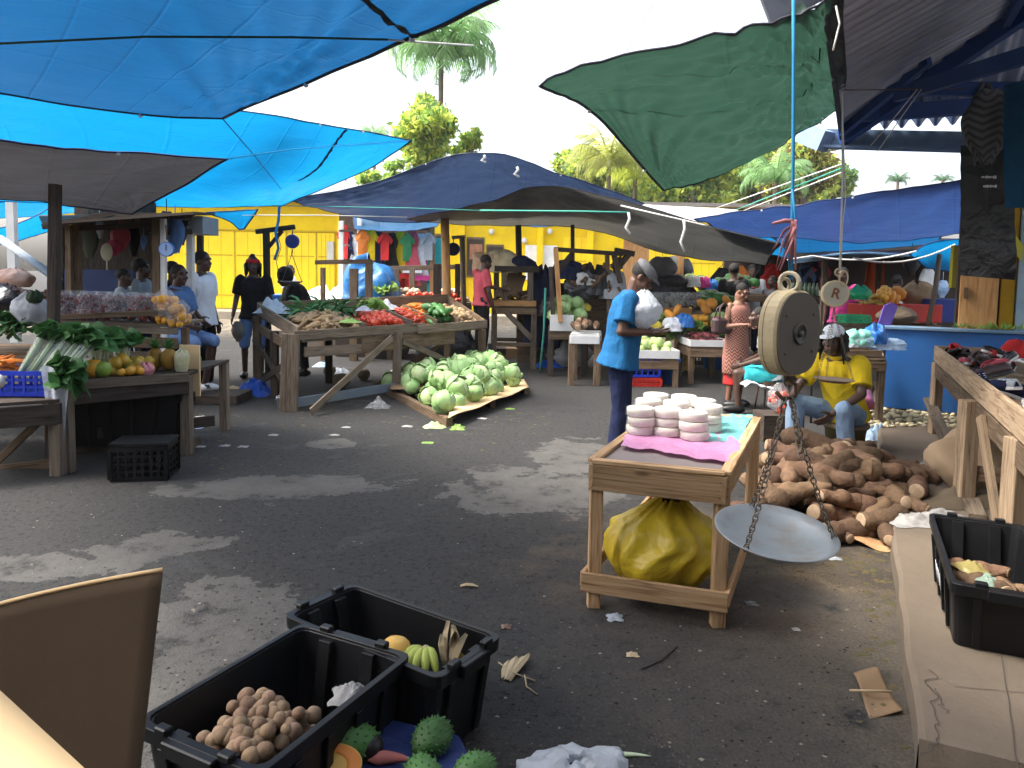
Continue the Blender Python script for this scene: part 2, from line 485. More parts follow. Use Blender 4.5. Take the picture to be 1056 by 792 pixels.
# ================================================================ THE SETTING
# ---- ground: one asphalt sheet with worn concrete-grey patches
def ground_material():
 m = bpy.data.materials.new('asphalt'); m.use_nodes = True
 nt = m.node_tree; N, Lk = nt.nodes, nt.links.new
 b = N['Principled BSDF']
 tc = N.new('ShaderNodeTexCoord')
 def nz(sc, det=6, r=.6, dist=0.):
  n = N.new('ShaderNodeTexNoise'); n.inputs['Scale'].default_value = sc; n.inputs['Detail'].default_value = det
  n.inputs['Roughness'].default_value = r; n.inputs['Distortion'].default_value = dist
  Lk(tc.outputs['Object'], n.inputs['Vector']); return n
 def mth(op, a, c=None, clamp=False):
  x = N.new('ShaderNodeMath'); x.operation = op; x.use_clamp = clamp
  for i, q in enumerate((a, c)):
   if q is None: continue
   if isinstance(q, (int, float)): x.inputs[i].default_value = q
   else: Lk(q, x.inputs[i])
  return x.outputs[0]
 def ramp(src, p0, p1, c0=(0, 0, 0), c1=(1, 1, 1)):
  r = N.new('ShaderNodeValToRGB'); e = r.color_ramp.elements
  e[0].position, e[1].position = p0, p1; e[0].color = (*c0, 1); e[1].color = (*c1, 1)
  Lk(src, r.inputs[0]); return r.outputs[0]
 def mix(f, a, c):
  x = N.new('ShaderNodeMix'); x.data_type = 'RGBA'
  if isinstance(f, float): x.inputs['Factor'].default_value = f
  else: Lk(f, x.inputs['Factor'])
  for k, q in (('A', a), ('B', c)):
   if isinstance(q, tuple): x.inputs[k].default_value = (*q, 1)
   else: Lk(q, x.inputs[k])
  return x.outputs['Result']
 big = nz(.5, 8, .62); mid_ = nz(3.2, 8, .7); fine = nz(70, 4, .7); grit = nz(210, 2, .5); coarse = nz(24, 6, .75)
 base = mix(ramp(big.outputs[0], .38, .62), (.009, .0096, .011), (.017, .0168, .0172))
 base = mix(mth('MULTIPLY', ramp(mid_.outputs[0], .45, .7), .32), base, (.029, .0275, .0265))
 patches = [(285, 503, .95, .2, 10), (160, 563, .42, .16, 20), (548, 507, .72, .36, 5), (600, 470, .5, .45, 0), (225, 672, .42, .5, 10),
               (45, 585, .5, .12, 0), (700, 372, 1.6, .7, 0), (340, 458, .25, .16, 0), (520, 486, .3, .12, 0), (610, 505, .35, .25, 0), (860, 640, .35, .3, 0)]
 edge = nz(2.9, 10, .72)
 tot = None
 geo = N.new('ShaderNodeSeparateXYZ'); Lk(tc.outputs['Object'], geo.inputs[0])
 for px, py, rx, ry, rot in patches:
  p = G(px, py)
  mp = N.new('ShaderNodeMapping'); mp.vector_type = 'TEXTURE'
  mp.inputs['Location'].default_value = (p.x, p.y, 0); mp.inputs['Rotation'].default_value = (0, 0, R(rot)); mp.inputs['Scale'].default_value = (rx, ry * 1.6, 1)
  Lk(tc.outputs['Object'], mp.inputs['Vector'])
  ln = N.new('ShaderNodeVectorMath'); ln.operation = 'LENGTH'; Lk(mp.outputs[0], ln.inputs[0])
  d = mth('ADD', ln.outputs['Value'], mth('MULTIPLY', mth('SUBTRACT', edge.outputs[0], .5), 2.9))
  w = mth('SUBTRACT', .9, d)
  w = mth('MULTIPLY', w, 26., True)
  tot = w if tot is None else mth('MAXIMUM', tot, w)
 wear = mth('MULTIPLY', tot, ramp(mid_.outputs[0], .36, .44))
 base = mix(mth('MULTIPLY', wear, .88), base, mix(ramp(mid_.outputs[0], .4, .65), (.082, .077, .071), (.128, .12, .108)))
 for px, py, rx, ry, colr, k in [(850, 620, 1.5, 1.5, (.125, .088, .055), .85), (800, 740, 1.0, .8, (.095, .08, .062), .7), (900, 690, .9, 1.7, (.15, .122, .088), .85), (870, 600, .35, .22, (.24, .17, .10), .8), (905, 598, .28, .2, (.03, .022, .016), .85), (800, 610, .32, .2, (.03, .021, .015), .8), (775, 640, .4, .2, (.075, .04, .022), .8), (640, 700, 1.1, .8, (.02, .02, .022), .7), (235, 330, 9, 6, (.34, .28, .20), .9), (560, 335, 9, 3, (.12, .11, .095), .5)]:  # the far tan patch is pale dust with sunlight put into its colour
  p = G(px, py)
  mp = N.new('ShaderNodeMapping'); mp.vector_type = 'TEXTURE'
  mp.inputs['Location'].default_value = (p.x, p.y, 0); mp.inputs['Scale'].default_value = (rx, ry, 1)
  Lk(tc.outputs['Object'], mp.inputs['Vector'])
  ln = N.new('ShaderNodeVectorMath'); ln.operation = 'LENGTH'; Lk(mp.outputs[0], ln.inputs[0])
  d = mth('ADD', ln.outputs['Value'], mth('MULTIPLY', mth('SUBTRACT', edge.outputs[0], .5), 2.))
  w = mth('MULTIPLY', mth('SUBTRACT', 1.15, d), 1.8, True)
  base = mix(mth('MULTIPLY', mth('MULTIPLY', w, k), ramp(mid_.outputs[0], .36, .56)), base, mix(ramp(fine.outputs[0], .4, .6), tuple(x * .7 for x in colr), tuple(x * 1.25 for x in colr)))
 dn = nz(.9, 6, .6, .5)
 damp = ramp(dn.outputs[0], .58, .70)
 base = mix(mth('MULTIPLY', damp, .45), base, (.022, .021, .022))
 vo = N.new('ShaderNodeTexVoronoi'); vo.inputs['Scale'].default_value = 62; Lk(tc.outputs['Object'], vo.inputs['Vector'])
 sp = mth('MULTIPLY', ramp(vo.outputs['Distance'], .16, .30, (1, 1, 1), (0, 0, 0)), ramp(fine.outputs[0], .5, .62))
 base = mix(mth('MULTIPLY', sp, .5), base, (.17, .16, .145))
 base = mix(mth('MULTIPLY', ramp(grit.outputs[0], .52, .7), .4), base, (.02, .019, .018))
 base = mix(mth('MULTIPLY', ramp(coarse.outputs[0], .54, .66), .32), base, (.009, .009, .009))
 base = mix(mth('MULTIPLY', ramp(coarse.outputs[0], .44, .34), .3), base, (.085, .08, .072))
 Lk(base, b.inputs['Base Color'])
 rr = N.new('ShaderNodeMapRange'); rr.inputs['To Min'].default_value = .9; rr.inputs['To Max'].default_value = .5
 Lk(damp, rr.inputs[0]); Lk(rr.outputs[0], b.inputs['Roughness']); b.inputs['Specular IOR Level'].default_value = .3
 h = mth('ADD', mth('MULTIPLY', fine.outputs[0], .5), mth('ADD', mth('MULTIPLY', coarse.outputs[0], 1.3), mth('MULTIPLY', mid_.outputs[0], .6)))
 bp = N.new('ShaderNodeBump'); bp.inputs['Strength'].default_value = .7; bp.inputs['Distance'].default_value = .016
 Lk(h, bp.inputs['Height']); Lk(bp.outputs[0], b.inputs['Normal'])
 return m
mb = MB()
mb.add([(-300, -60, 0), (300, -60, 0), (300, 500, 0), (-300, 500, 0)], [(0, 1, 2, 3)])
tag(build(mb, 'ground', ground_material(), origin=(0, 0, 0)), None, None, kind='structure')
def scatter_bits(name, mt, n, smin, smax, region, flat=.5):
 b = MB()
 for _ in range(n):
  p = region()
  s = rng.uniform(smin, smax)
  k = rng.choice((4, 5, 6)); a0 = rng.random() * 6
  vs = [p + V((math.cos(a0 + 6.283 * i / k) * s * rng.uniform(.6, 1.2), math.sin(a0 + 6.283 * i / k) * s * rng.uniform(.5, 1.1), .001)) for i in range(k)]
  vs.append(p + V((rng.uniform(-.3, .3) * s, rng.uniform(-.3, .3) * s, s * flat + .002)))
  b.add(vs, [(i, (i + 1) % k, k) for i in range(k)])
 return build(b, name, mt, origin=(0, 0, 0))
def yard():
 while True:
  px, py = rng.uniform(0, 950), 420 + 372 * rng.random() ** .7
  p = G(px, py)
  if (p.x - 1.36) * math.cos(R(25)) - (p.y - 2.44) * math.sin(R(25)) < -.05:
   return p
tag(scatter_bits('gravel', mat('grit', (.11, .10, .092), (.05, .047, .045), scale=30, rough=.95), 3200, .002, .010, yard), None, None, kind='stuff')
tag(scatter_bits('debris', mat('dark_debris', (.035, .025, .016), (.015, .012, .01), scale=30, rough=.95), 520, .003, .010, yard, .3), None, None, kind='stuff')
tag(scatter_bits('litter', mat('pale_scraps', (.30, .28, .24), (.2, .17, .12), scale=30, rough=.9), 230, .003, .011, yard, .15), None, None, kind='stuff')
# ---- raised concrete walk on the right (local u along the kerb, v to the right)
A25 = R(25.0)
KU = V((math.sin(A25), math.cos(A25), 0)); KV = V((math.cos(A25), -math.sin(A25), 0))
K0 = G(945, 792)
KZ = .12
def K(u, v, z=0.0):
 return V((K0.x, K0.y, 0)) + KU * u + KV * v + V((0, 0, z))
def pathmesh():
 b = MB()
 r = random.Random(5)
 us = [-.03 + .12 * i for i in range(0, 82)]
 row = []
 for u in us:
  j = .012 * noise.noise(V((u * 2.3, 0, 0))) + .006 * noise.noise(V((u * 9, 3, 0)))
  row.append((u, j))
 vs, fs = [], []
 for (u, j) in row:
  vs += [K(u, j - .004, 0), K(u, j, KZ - .022), K(u, j + .02, KZ), K(u, .22, KZ + .001), K(u, 9, KZ)]
 for i in range(len(row) - 1):
  for k in range(4):
   a = i * 5 + k
   fs.append((a, a + 1, a + 6, a + 5))
 b.add(vs, fs)
 fr = [K(-.03 + .03 * noise.noise(V((v * 5, 8, 0))), v, 0) for v in [x * .1 for x in range(0, 60)]]
 return b, us
pb, us = pathmesh()
n = 40
vs = []
for i in range(n + 1):
 v = i * .15
 vs += [K(-.06, v, 0), K(-.03, v, KZ)]
pb.add(vs, [(2 * i, 2 * i + 2, 2 * i + 3, 2 * i + 1) for i in range(n)])
walk = build(pb, 'pavement', CONC, origin=(0, 0, 0))
tag(walk, None, None, kind='structure')
def trod():
 k = rng.random()
 if k < .35: return G(rng.uniform(290, 570), rng.gauss(432, 14))
 if k < .6: return G(rng.uniform(740, 920), rng.gauss(572, 12))
 if k < .85: return K(rng.uniform(.1, 4), -abs(rng.gauss(0, .09)) - .02)
 return G(rng.uniform(190, 260), rng.gauss(440, 25))
tag(scatter_bits('leaf_litter', [mat('trodden_leaves', (.065, .07, .022), (.12, .08, .04), scale=14, rough=.8)], 420, .006, .03, trod, .12), None, None, kind='stuff')
cb = MB()
def crack(pts, w):
 for (a, c) in zip(pts[:-1], pts[1:]):
  d = (c - a); s = V((-d.y, d.x, 0)).normalized() * w
  cb.add([a - s, a + s, c + s * .7, c - s * .7], [(0, 1, 2, 3)])
def wob(p0, p1, n, amp, seed):
 n *= 3; amp *= .7
 out = []
 for i in range(n + 1):
  t = i / n; p = p0.lerp(p1, t)
  out.append(p + V((noise.noise(V((t * 6, seed, 0))), noise.noise(V((t * 6, seed, 9))), 0)) * amp)
 return out
zz = KZ + .0045
crack(wob(G(958, 690, zz), G(968, 760, zz), 14, .05, 1), .0025)
crack(wob(G(968, 760, zz), G(952, 780, zz), 8, .03, 2), .003)
crack(wob(G(1030, 655, zz), G(1050, 792, zz), 16, .008, 3), .0025)
crack(wob(G(985, 708, zz), G(1056, 714, zz), 10, .01, 4), .0018)
crack(wob(G(965, 710, zz), G(976, 735, zz), 8, .03, 6), .0016)
tag(build(cb, 'pavement_cracks', mat('crack_dirt', (.085, .07, .056), rough=.95), origin=(0, 0, 0)), None, None, kind='structure')
# ---- sky and light
w = bpy.data.worlds.new('World'); S.world = w; w.use_nodes = True
nt = w.node_tree
sk = nt.nodes.new('ShaderNodeTexSky'); sk.sky_type = 'NISHITA'; sk.sun_disc = False
SUN_EL, SUN_AZ = R(56), R(266)   # azimuth clockwise from +Y: high, from the left and a little beyond the yard
sk.sun_elevation = SUN_EL; sk.sun_rotation = SUN_AZ
sk.air_density = 1.0; sk.dust_density = 6.0; sk.ozone_density = 1.0; sk.altitude = 0
hs = nt.nodes.new('ShaderNodeHueSaturation'); hs.inputs['Saturation'].default_value = .45
nt.links.new(sk.outputs[0], hs.inputs['Color'])
nt.links.new(hs.outputs[0], nt.nodes['Background'].inputs['Color'])
nt.nodes['Background'].inputs['Strength'].default_value = .15
sl = bpy.data.lights.new('sun', 'SUN'); sl.energy = 1.2; sl.angle = R(16); sl.color = (1, .95, .86)
so = bpy.data.objects.new('sun', sl); C.objects.link(so)
sd = V((math.sin(SUN_AZ) * math.cos(SUN_EL), math.cos(SUN_AZ) * math.cos(SUN_EL), math.sin(SUN_EL)))
so.rotation_euler = sd.to_track_quat('Z', 'Y').to_euler()
so.location = sd * 40
# ---- camera
cam = bpy.data.cameras.new('camera'); co = bpy.data.objects.new('camera', cam); C.objects.link(co)
cam.sensor_fit = 'HORIZONTAL'; cam.sensor_width = 36; cam.lens = 36 * F / 1056
cam.shift_x = 0; cam.shift_y = -(396 - PY) / 1056
cam.clip_start = .05; cam.clip_end = 1200
M3 = Matrix((RT, UPV, -FWD)).transposed()
co.matrix_world = Matrix.Translation(EYE) @ M3.to_4x4()
S.camera = co
vs_ = S.view_settings
vs_.view_transform = 'Standard'; vs_.look = 'None'; vs_.exposure = 1.98; vs_.gamma = 1; vs_.use_curve_mapping = False
# ================================================================ YELLOW KIOSK ROW AT THE BACK
Y_WALL = mat('yellow_paint', (.86, .62, .010), (.78, .54, .008), rough=.75, scale=1.2, dirt=.35, dcol=(.36, .24, .04), dscale=1.4, bump=.05, bscale=20, spec=.2)
Y_DOOR = mat('yellow_door_paint', (.87, .64, .012), (.82, .58, .01), rough=.6, scale=2, dirt=.12, dcol=(.4, .28, .05))
Y_SEAM = mat('seam_paint', (.60, .41, .012), rough=.9)
GLASS_D = mat('dark_opening', (.02, .016, .012), (.05, .03, .02), rough=.6, scale=4)
ZINC = mat('zinc_roof', (.30, .28, .26), (.22, .18, .15), rough=.6, metal=.3, scale=2)
YW = 27.0
WZ0, WZ1 = .25, 4.15
kx0, kx1 = D(60, 300, YW).x, D(900, 300, YW).x
bd = thing('kiosk_building', 'long bright yellow single storey kiosk building across the far side', 'building', (0, YW, 0))
b = MB(); b.box(((kx0 + kx1) / 2, YW + 2.0, (WZ0 + WZ1) / 2), (kx1 - kx0, 4, WZ1 - WZ0)); build(b, 'wall', Y_WALL, bd)
b = MB(); b.box(((kx0 + kx1) / 2, YW + 1.8, WZ1 + .1), (kx1 - kx0 + .6, 4.9, .12)); build(b, 'roof', ZINC, bd)
def wall_rect(name, px0, px1, z0, z1, mt, out=.05, parent=None, th=.06):
 x0, x1 = D(px0, 290, YW).x, D(px1, 290, YW).x
 q = MB(); q.box(((x0 + x1) / 2, YW - out + th / 2, (z0 + z1) / 2), (x1 - x0, th, z1 - z0))
 return build(q, name, mt, parent or bd)
for px0, px1 in ((190, 242), (243.5, 295), (297, 326), (327.5, 345), (580, 605), (665, 705), (707, 738), (788, 835), (838, 862)):
 d = wall_rect('door', px0, px1, WZ0 + .03, 3.05, Y_DOOR, .05)
 q = MB(); x0, x1 = D(px0, 290, YW).x, D(px1, 290, YW).x
 for k in range(1, 4):
  xx = x0 + (x1 - x0) * k / 4
  q.box((xx, YW - .052, 1.65), (.012, .01, 2.75))
 q.box(((x0 + x1) / 2, YW - .056, 2.2), (x1 - x0 - .1, .012, .05)); q.box(((x0 + x1) / 2, YW - .056, .75), (x1 - x0 - .1, .012, .05))
 build(q, 'plank_line', Y_SEAM, d)
for px in (296, 326.5, 346, 242.8):
 wall_rect('door_frame', px - .6, px + .6, WZ0, 3.1, Y_SEAM, .075)
wall_rect('door_lintel', 188, 348, 3.08, 3.14, Y_SEAM, .07)
wall_rect('electric_meter', 338, 345, 2.0, 2.75, mat('meter_grey', (.55, .55, .5), rough=.4), .14, th=.12)
for px0, px1, z0, z1 in ((481, 499, 1.55, 3.0), (501, 519, 2.0, 2.75), (349, 365, .6, 3.4), (448, 462, .4, 3.1)):
 wf = wall_rect('window', px0, px1, z0, z1, W_MID, .06)
 wall_rect('pane', px0 + 1, px1 - 1, z0 + .08, z1 - .08, GLASS_D, .075, wf, .03)
wall_rect('poster', 484, 497, 2.2, 2.75, mat('faded_poster', (.22, .06, .04), (.35, .2, .1), scale=20), .08, parent=None, th=.02)
wall_rect('signboard', 541, 574, 1.5, 2.75, mat('white_board', (.82, .82, .80), rough=.6), .07, th=.05)
wall_rect('signboard', 747, 762, 1.9, 2.7, mat('cream_board', (.72, .68, .5), rough=.6), .07, th=.05)
wall_rect('plywood_panel', 642, 668, .5, 3.2, W_PLY, .06)
for px, z in ((506, 3.2), (566, 3.25), (540, 2.9)):
 q = MB(); p = D(px, 290, YW - .1); q.blob((p.x, p.y, z), .11, seg=10, rings=6); build(q, 'wall_lamp', P_WHITE, bd)
for px in (352, 556, 476, 607):
 x = D(px, 290, YW).x; q = MB(); q.box((x, YW - .12, 2.1), (.22, .22, 3.7)); build(q, 'pilaster', Y_WALL, bd)
b = MB(); b.box(((kx0 + kx1) / 2, YW - .9, .125), (kx1 - kx0, 1.9, .25))
tag(build(b, 'footpath', mat('dusty_concrete', (.40, .34, .25), (.32, .27, .2), rough=.95, scale=1.5, dirt=.3)), None, None, kind='structure')
# ================================================================ TREES
def leaves(name, mats, blobs, n, s, parent, seed=1, flat=.75):
 """thousands of small leaf quads through the crown volume, in clumps"""
 r = np.random.RandomState(seed)
 pts = []
 vol = np.array([bb[3] ** 2 for bb in blobs]); vol = vol / vol.sum()
 for bb, k in zip(blobs, vol):
  m = max(30, int(n * k))
  nc = max(8, m // 11)
  d = r.normal(size=(nc, 3)); d /= np.linalg.norm(d, axis=1)[:, None]
  cc = d * (r.uniform(.35, 1.05, (nc, 1)) ** .6) * bb[3] * np.array([1, 1, flat])
  idx = r.randint(0, nc, m)
  p = cc[idx] + r.normal(size=(m, 3)) * bb[3] * .17
  pts.append(p + np.array(bb[:3]))
 p = np.concatenate(pts); m = len(p)
 a = r.normal(size=(m, 3)); a[:, 2] -= .4; a /= np.linalg.norm(a, axis=1)[:, None]
 c = np.cross(a, r.normal(size=(m, 3))); c /= np.linalg.norm(c, axis=1)[:, None]
 sz = s * r.uniform(.6, 1.4, (m, 1))
 vs = np.stack([p - a * sz, p + c * sz * .45, p + a * sz, p - c * sz * .45], 1).reshape(-1, 3)
 b = MB()
 b.v = [tuple(x) for x in vs]
 b.f = [(4 * i, 4 * i + 1, 4 * i + 2, 4 * i + 3) for i in range(m)]
 b.uv = [None] * m; b.sm = [False] * m
 b.mi = list(r.choice(len(mats), m, p=[.5, .3, .2][:len(mats)] if len(mats) == 3 else None))
 return build(b, name, mats, parent)
def leafmat(name, c, k=.55):
 return mat(name, c, tuple(x * .6 for x in c), rough=.5, scale=.5, transl=k, tcol=tuple(min(1, x * 2.2) for x in c), spec=.4)
L_Y = leafmat('yellow_green_leaf', (.40, .44, .08)); L_G = leafmat('green_leaf', (.17, .27, .06)); L_D = leafmat('dark_leaf', (.10, .18, .05)); L_B = leafmat('blue_green_leaf', (.06, .13, .06)); L_P = leafmat('palm_leaf', (.17, .29, .12))
L_Y2 = leafmat('yellowing_palm_leaf', (.28, .30, .08))
BARK = mat('bark', (.17, .13, .10), (.10, .08, .06), rough=.95, scale=3, bump=.6, bscale=20)
def tree(label, px, py_top, py_bot, Y, wpx, mats, n, s, group=None, seed=1, ztrunk=0, lobes=7):
 c = D(px, (py_top + py_bot) / 2, Y); k = Y / F
 h = (py_bot - py_top) * k; wd = wpx * k
 t = thing('tree', label, 'tree', (c.x, Y, 0), group)
 r = random.Random(seed)
 bl = []
 for i in range(lobes):
  a = r.uniform(0, 6.28); q = r.random() ** .5
  bl.append((c.x + math.cos(a) * wd * .36 * q, Y + math.sin(a) * wd * .3 * q, c.z + r.uniform(-.36, .38) * h, r.uniform(.2, .34) * min(wd, h * 1.2)))
 leaves('crown', mats, bl, n, s, t, seed)
 q = MB()
 base = V((c.x, Y, ztrunk))
 tr = max(.12, wd * .045)
 q.tube([base, base.lerp(c, .5) + V((tr, 0, 0)), c], [tr * 1.3, tr, tr * .6], 8)
 for x in bl[:6]:
  q.tube([base.lerp(c, .6), V(x[:3]).lerp(c, .4), V(x[:3])], [tr * .5, tr * .3, tr * .12], 6)
 build(q, 'trunk', BARK, t)
 return t
def frond_mesh(L, w, droop, seed, nl=26):
 r = random.Random(seed); b = MB()
 rib = []
 for i in range(13):
  t = i / 12
  a = R(62) - droop * t * t * R(150) - t * R(18)
  rib.append((t, a))
 pts = [V((0, 0, 0))]
 for t, a in rib[1:]:
  pts.append(pts[-1] + V((math.cos(a), 0, math.sin(a))) * L / 12)
 b.tube(pts, [.045 * (1 - .85 * i / 12) * L / 3 for i in range(13)], 5)
 for side in (-1, 1):
  for i in range(nl):
   t = .12 + .88 * i / nl
   p = crom(pts, t); q = crom(pts, min(1, t + .03))
   d = (q - p).normalized() if (q - p).length > 1e-6 else V((1, 0, 0))
   ln = w * (math.sin(min(1, t * 1.05) * math.pi * .78 + .42)) * r.uniform(.8, 1.15)
   e = V((0, side, 0)) * .62 + d * .55 - V((0, 0, .25 + .5 * r.random()))
   e.normalize()
   hw = d * (.028 * L / 3 * 1.3)
   m_ = p + e * ln * .55
   tip = p + e * ln - V((0, 0, ln * .22))
   b.add([p - hw, p + hw, m_ + hw * .8, m_ - hw * .8, tip], [(0, 1, 2, 3), (3, 2, 4)], mi=0)
 return b
def palm(label, px, py, Y, L, nf, trunk_r=.16, mats=None, seed=1, group=None, dr=(.55, 1.0), lean=.3, zbase=0):
 c = D(px, py, Y)
 t = thing('palm_tree', label, 'palm tree', (c.x, Y, 0), group)
 q = MB()
 b0 = V((c.x + lean, Y, zbase))
 q.tube([b0, b0.lerp(c, .35) + V((-.1, 0, 0)), b0.lerp(c, .7) + V((-.08, 0, 0)), c], [trunk_r * 1.35, trunk_r, trunk_r * .85, trunk_r * .8], 10)
 build(q, 'trunk', BARK, t)
 r = random.Random(seed)
 for i in range(nf):
  up_ = i / nf
  fb = frond_mesh(L * r.uniform(.82, 1.1), L * .30, r.uniform(*dr) * (1.15 - .85 * up_), seed * 50 + i)
  a = i * 2.39996 + r.uniform(-.2, .2)
  M = Matrix.Translation(c - V((0, 0, .1))) @ Matrix.Rotation(a, 4, 'Z') @ Matrix.Rotation(R(-18 * up_ + 22 * (1 - up_)), 4, 'Y')
  fb2 = MB(M); fb2.add(fb.v, fb.f)
  build(fb2, 'frond', mats or L_P, t)
 return t
palm('tall coconut palm with a ragged crown rising above the navy awning', 455, 58, 38, 4.1, 38, seed=4, mats=L_P, dr=(.95, 1.5))
tree('bushy tree tangled with vines around the foot of the tall palm', 442, 106, 172, 34, 60, [L_Y, L_G, L_D], 5200, .17, seed=3, lobes=11)
tree('vine clump climbing the trunk just under the crown of the tall palm', 447, 100, 150, 37.4, 34, [L_Y, L_G, L_D], 2600, .15, seed=33, lobes=8)
tree('low dark tree behind the left end of the navy awning', 395, 168, 205, 36, 70, [L_G, L_D, L_Y], 2400, .16, seed=8)
tree('small leafy tree to the right of the vine covered tree', 483, 128, 176, 37, 30, [L_Y, L_G, L_D], 1500, .16, seed=9)
palm('distant palm whose crown just tops the bright blue awning', 386, 142, 60, 1.9, 16, seed=6, mats=L_P)
tree('broad pale green tree behind the right slope of the navy awning', 612, 150, 205, 52, 85, [L_Y, L_G, L_B], 9000, .26, seed=12)
palm('yellowing coconut palm between the navy awning and the green tarp', 628, 172, 44, 3.4, 24, seed=7, mats=L_Y2, dr=(.8, 1.3))
palm('yellow green palm behind the point of the green tarp', 655, 185, 47, 3.2, 22, seed=8, mats=L_Y, dr=(.7, 1.2))
tree('yellow green tree behind the lowest corner of the green tarp', 712, 150, 214, 46, 100, [L_Y, L_G, L_D], 11000, .22, seed=14)
tree('tall spreading tree seen under the green tarp beside its ropes', 775, 130, 208, 50, 120, [L_G, L_Y, L_D], 13000, .24, seed=15)
tree('reddish brown leaved tree right of the blue rope', 828, 148, 206, 44, 80, [leafmat('brownish_leaf', (.15, .11, .04)), L_Y, L_G], 7500, .2, seed=16)
tree('dark low tree between the hanging ropes', 856, 168, 212, 60, 60, [L_D, L_G, L_B], 3000, .24, seed=17)
palm('small palm below the green tarp near the white rope', 800, 188, 36, 2.4, 18, seed=19, mats=L_P)
for i, (px, yt, yb, w_, lab) in enumerate(((600, 182, 214, 70, 'low leafy growth just over the right shoulder of the navy tarp'), (655, 178, 222, 90, 'low bright bush under the yellowing palms'), (735, 178, 222, 110, 'bright bush above the white awning under the green tarp'), (800, 172, 218, 100, 'bright bush left of the blue rope'), (850, 180, 214, 60, 'bright low bush right of the blue rope'), (565, 188, 208, 40, 'small bush peeking over the navy tarp'))):
 tree(lab, px, yt, yb, 55 + i, w_ * 1.25, [L_Y, L_Y, L_G], 7000, .24, seed=40 + i, lobes=9)
hz = MB(); hz.box((0, 55, 9), (190, 150, 22)); hzo = build(hz, 'glare_veil', None, origin=(0, 0, 0)); hzo.data.materials.clear()  # thin volume added as a veil of glare, paling far trees and lifting shade
hm = bpy.data.materials.new('pale_glare'); hm.use_nodes = True; hm.node_tree.nodes.clear()
pv = hm.node_tree.nodes.new('ShaderNodeVolumePrincipled'); pv.inputs['Density'].default_value = .0005; pv.inputs['Color'].default_value = (1, .98, .94, 1)
hm.node_tree.links.new(pv.outputs[0], hm.node_tree.nodes.new('ShaderNodeOutputMaterial').inputs['Volume']); hzo.data.materials.append(hm); tag(hzo, None, None, kind='stuff')
palm('little far palm top poking over the royal blue awning', 926, 187, 70, 1.5, 14, seed=21, mats=L_B)
palm('tiny far palm beside the roof gutter, right of the others', 972, 186, 75, 1.3, 12, seed=22, mats=L_B)
# ================================================================ TARPS
def tarp(label, rows, mt, hem=None, nu=56, nv=36, wr=.02, pins=((0, 0), (1, 0), (0, 1), (1, 1)), seed=1, hemr=.014, group=None, pinamp=.035, eyelets=0, cat='tarp', seam=None, fold=9):
 P = [[(p if isinstance(p, Vector) else D(*p)) for p in r] for r in rows]
 def f(u, v):
  return crom([crom(r, u) for r in P], v)
 size = (f(1, .5) - f(0, .5)).length
 def g(u, v):
  p = f(u, v)
  e = .01
  n = (f(min(1, u + e), v) - f(max(0, u - e), v)).cross(f(u, min(1, v + e)) - f(u, max(0, v - e)))
  n = n.normalized() if n.length > 1e-9 else V((0, 0, 1))
  d = wr * noise.noise(V((u * 3.1, v * 2.3, seed))) + wr * .6 * noise.noise(V((u * 11, v * 4 + u * 5, seed + 5)))
  for (a, c) in pins:
   du, dv = u - a, v - c
   r = math.hypot(du, dv)
   th = math.atan2(dv, du)
   d += pinamp * math.exp(-r / .30) * min(1, r * 7) * noise.noise(V((th * fold, seed * 3., r * .8)))
  return p + n * d
 b = MB(); b.grid(g, nu, nv, su=size, sv=size * .7)
 o = build(b, 'tarp', mt)
 tag(o, label, cat, group)
 if hem:
  for edge in ((lambda t: g(t, 0)), (lambda t: g(t, 1)), (lambda t: g(0, t)), (lambda t: g(1, t))):
   h = MB(); h.tube([edge(i / 30) for i in range(31)], hemr, 5, flat=.6)
   build(h, 'hem', hem, o)
 if seam:
  for (u0, v0, u1, v1, wd) in seam:
   h = MB()
   vs = []
   pts = [g(u0 + (u1 - u0) * i / 24, v0 + (v1 - v0) * i / 24) - V((0, 0, .012)) for i in range(25)]
   for i, p in enumerate(pts):
    t = (pts[min(24, i + 1)] - pts[max(0, i - 1)]).normalized()
    s = t.cross(V((0, 0, 1))).normalized() * wd * (1 + .25 * math.sin(i * 2.2))
    vs += [p - s, p + s]
   h.add(vs, [(2 * i, 2 * i + 1, 2 * i + 3, 2 * i + 2) for i in range(24)])
   build(h, 'seam', hem or HEM_DARK, o)
 for (u, v) in (eyelets or ()):
  h = MB(); h.blob(g(u, v) - V((0, 0, .01)), hemr * 1.15, seg=8, rings=5); build(h, 'eyelet', GROM, o)
 return o, g
Pc = D(230, 122, 6.0)
right = [Pc, D(372, 62, 4.35), D(512, -2, 3.15), V((.16, 2.3, 2.78)), V((.38, 1.5, 2.82))]
left = [V((0, 0, 0)), D(120, 116, 5.85) - Pc, D(0, 94, 5.6) - Pc, D(-220, 70, 4.9) - Pc]
rows = []
for j, l in enumerate(left):
 rows.append([r + l * (1 + .06 * i) + V((0, 0, .10 * math.sin(i * .9) * (j > 0))) for i, r in enumerate(right)])
tarp('large royal blue tarp stretched overhead with its tied corner pointing into the yard', rows, T_BLUE, HEM_DARK, 80, 50, .03, pins=((0, 0),), seed=2, hemr=.016, pinamp=.13, eyelets=((.16, 0), (.34, 0), (0, .26)), seam=((.345, 0, .52, .34, .02),), fold=12)
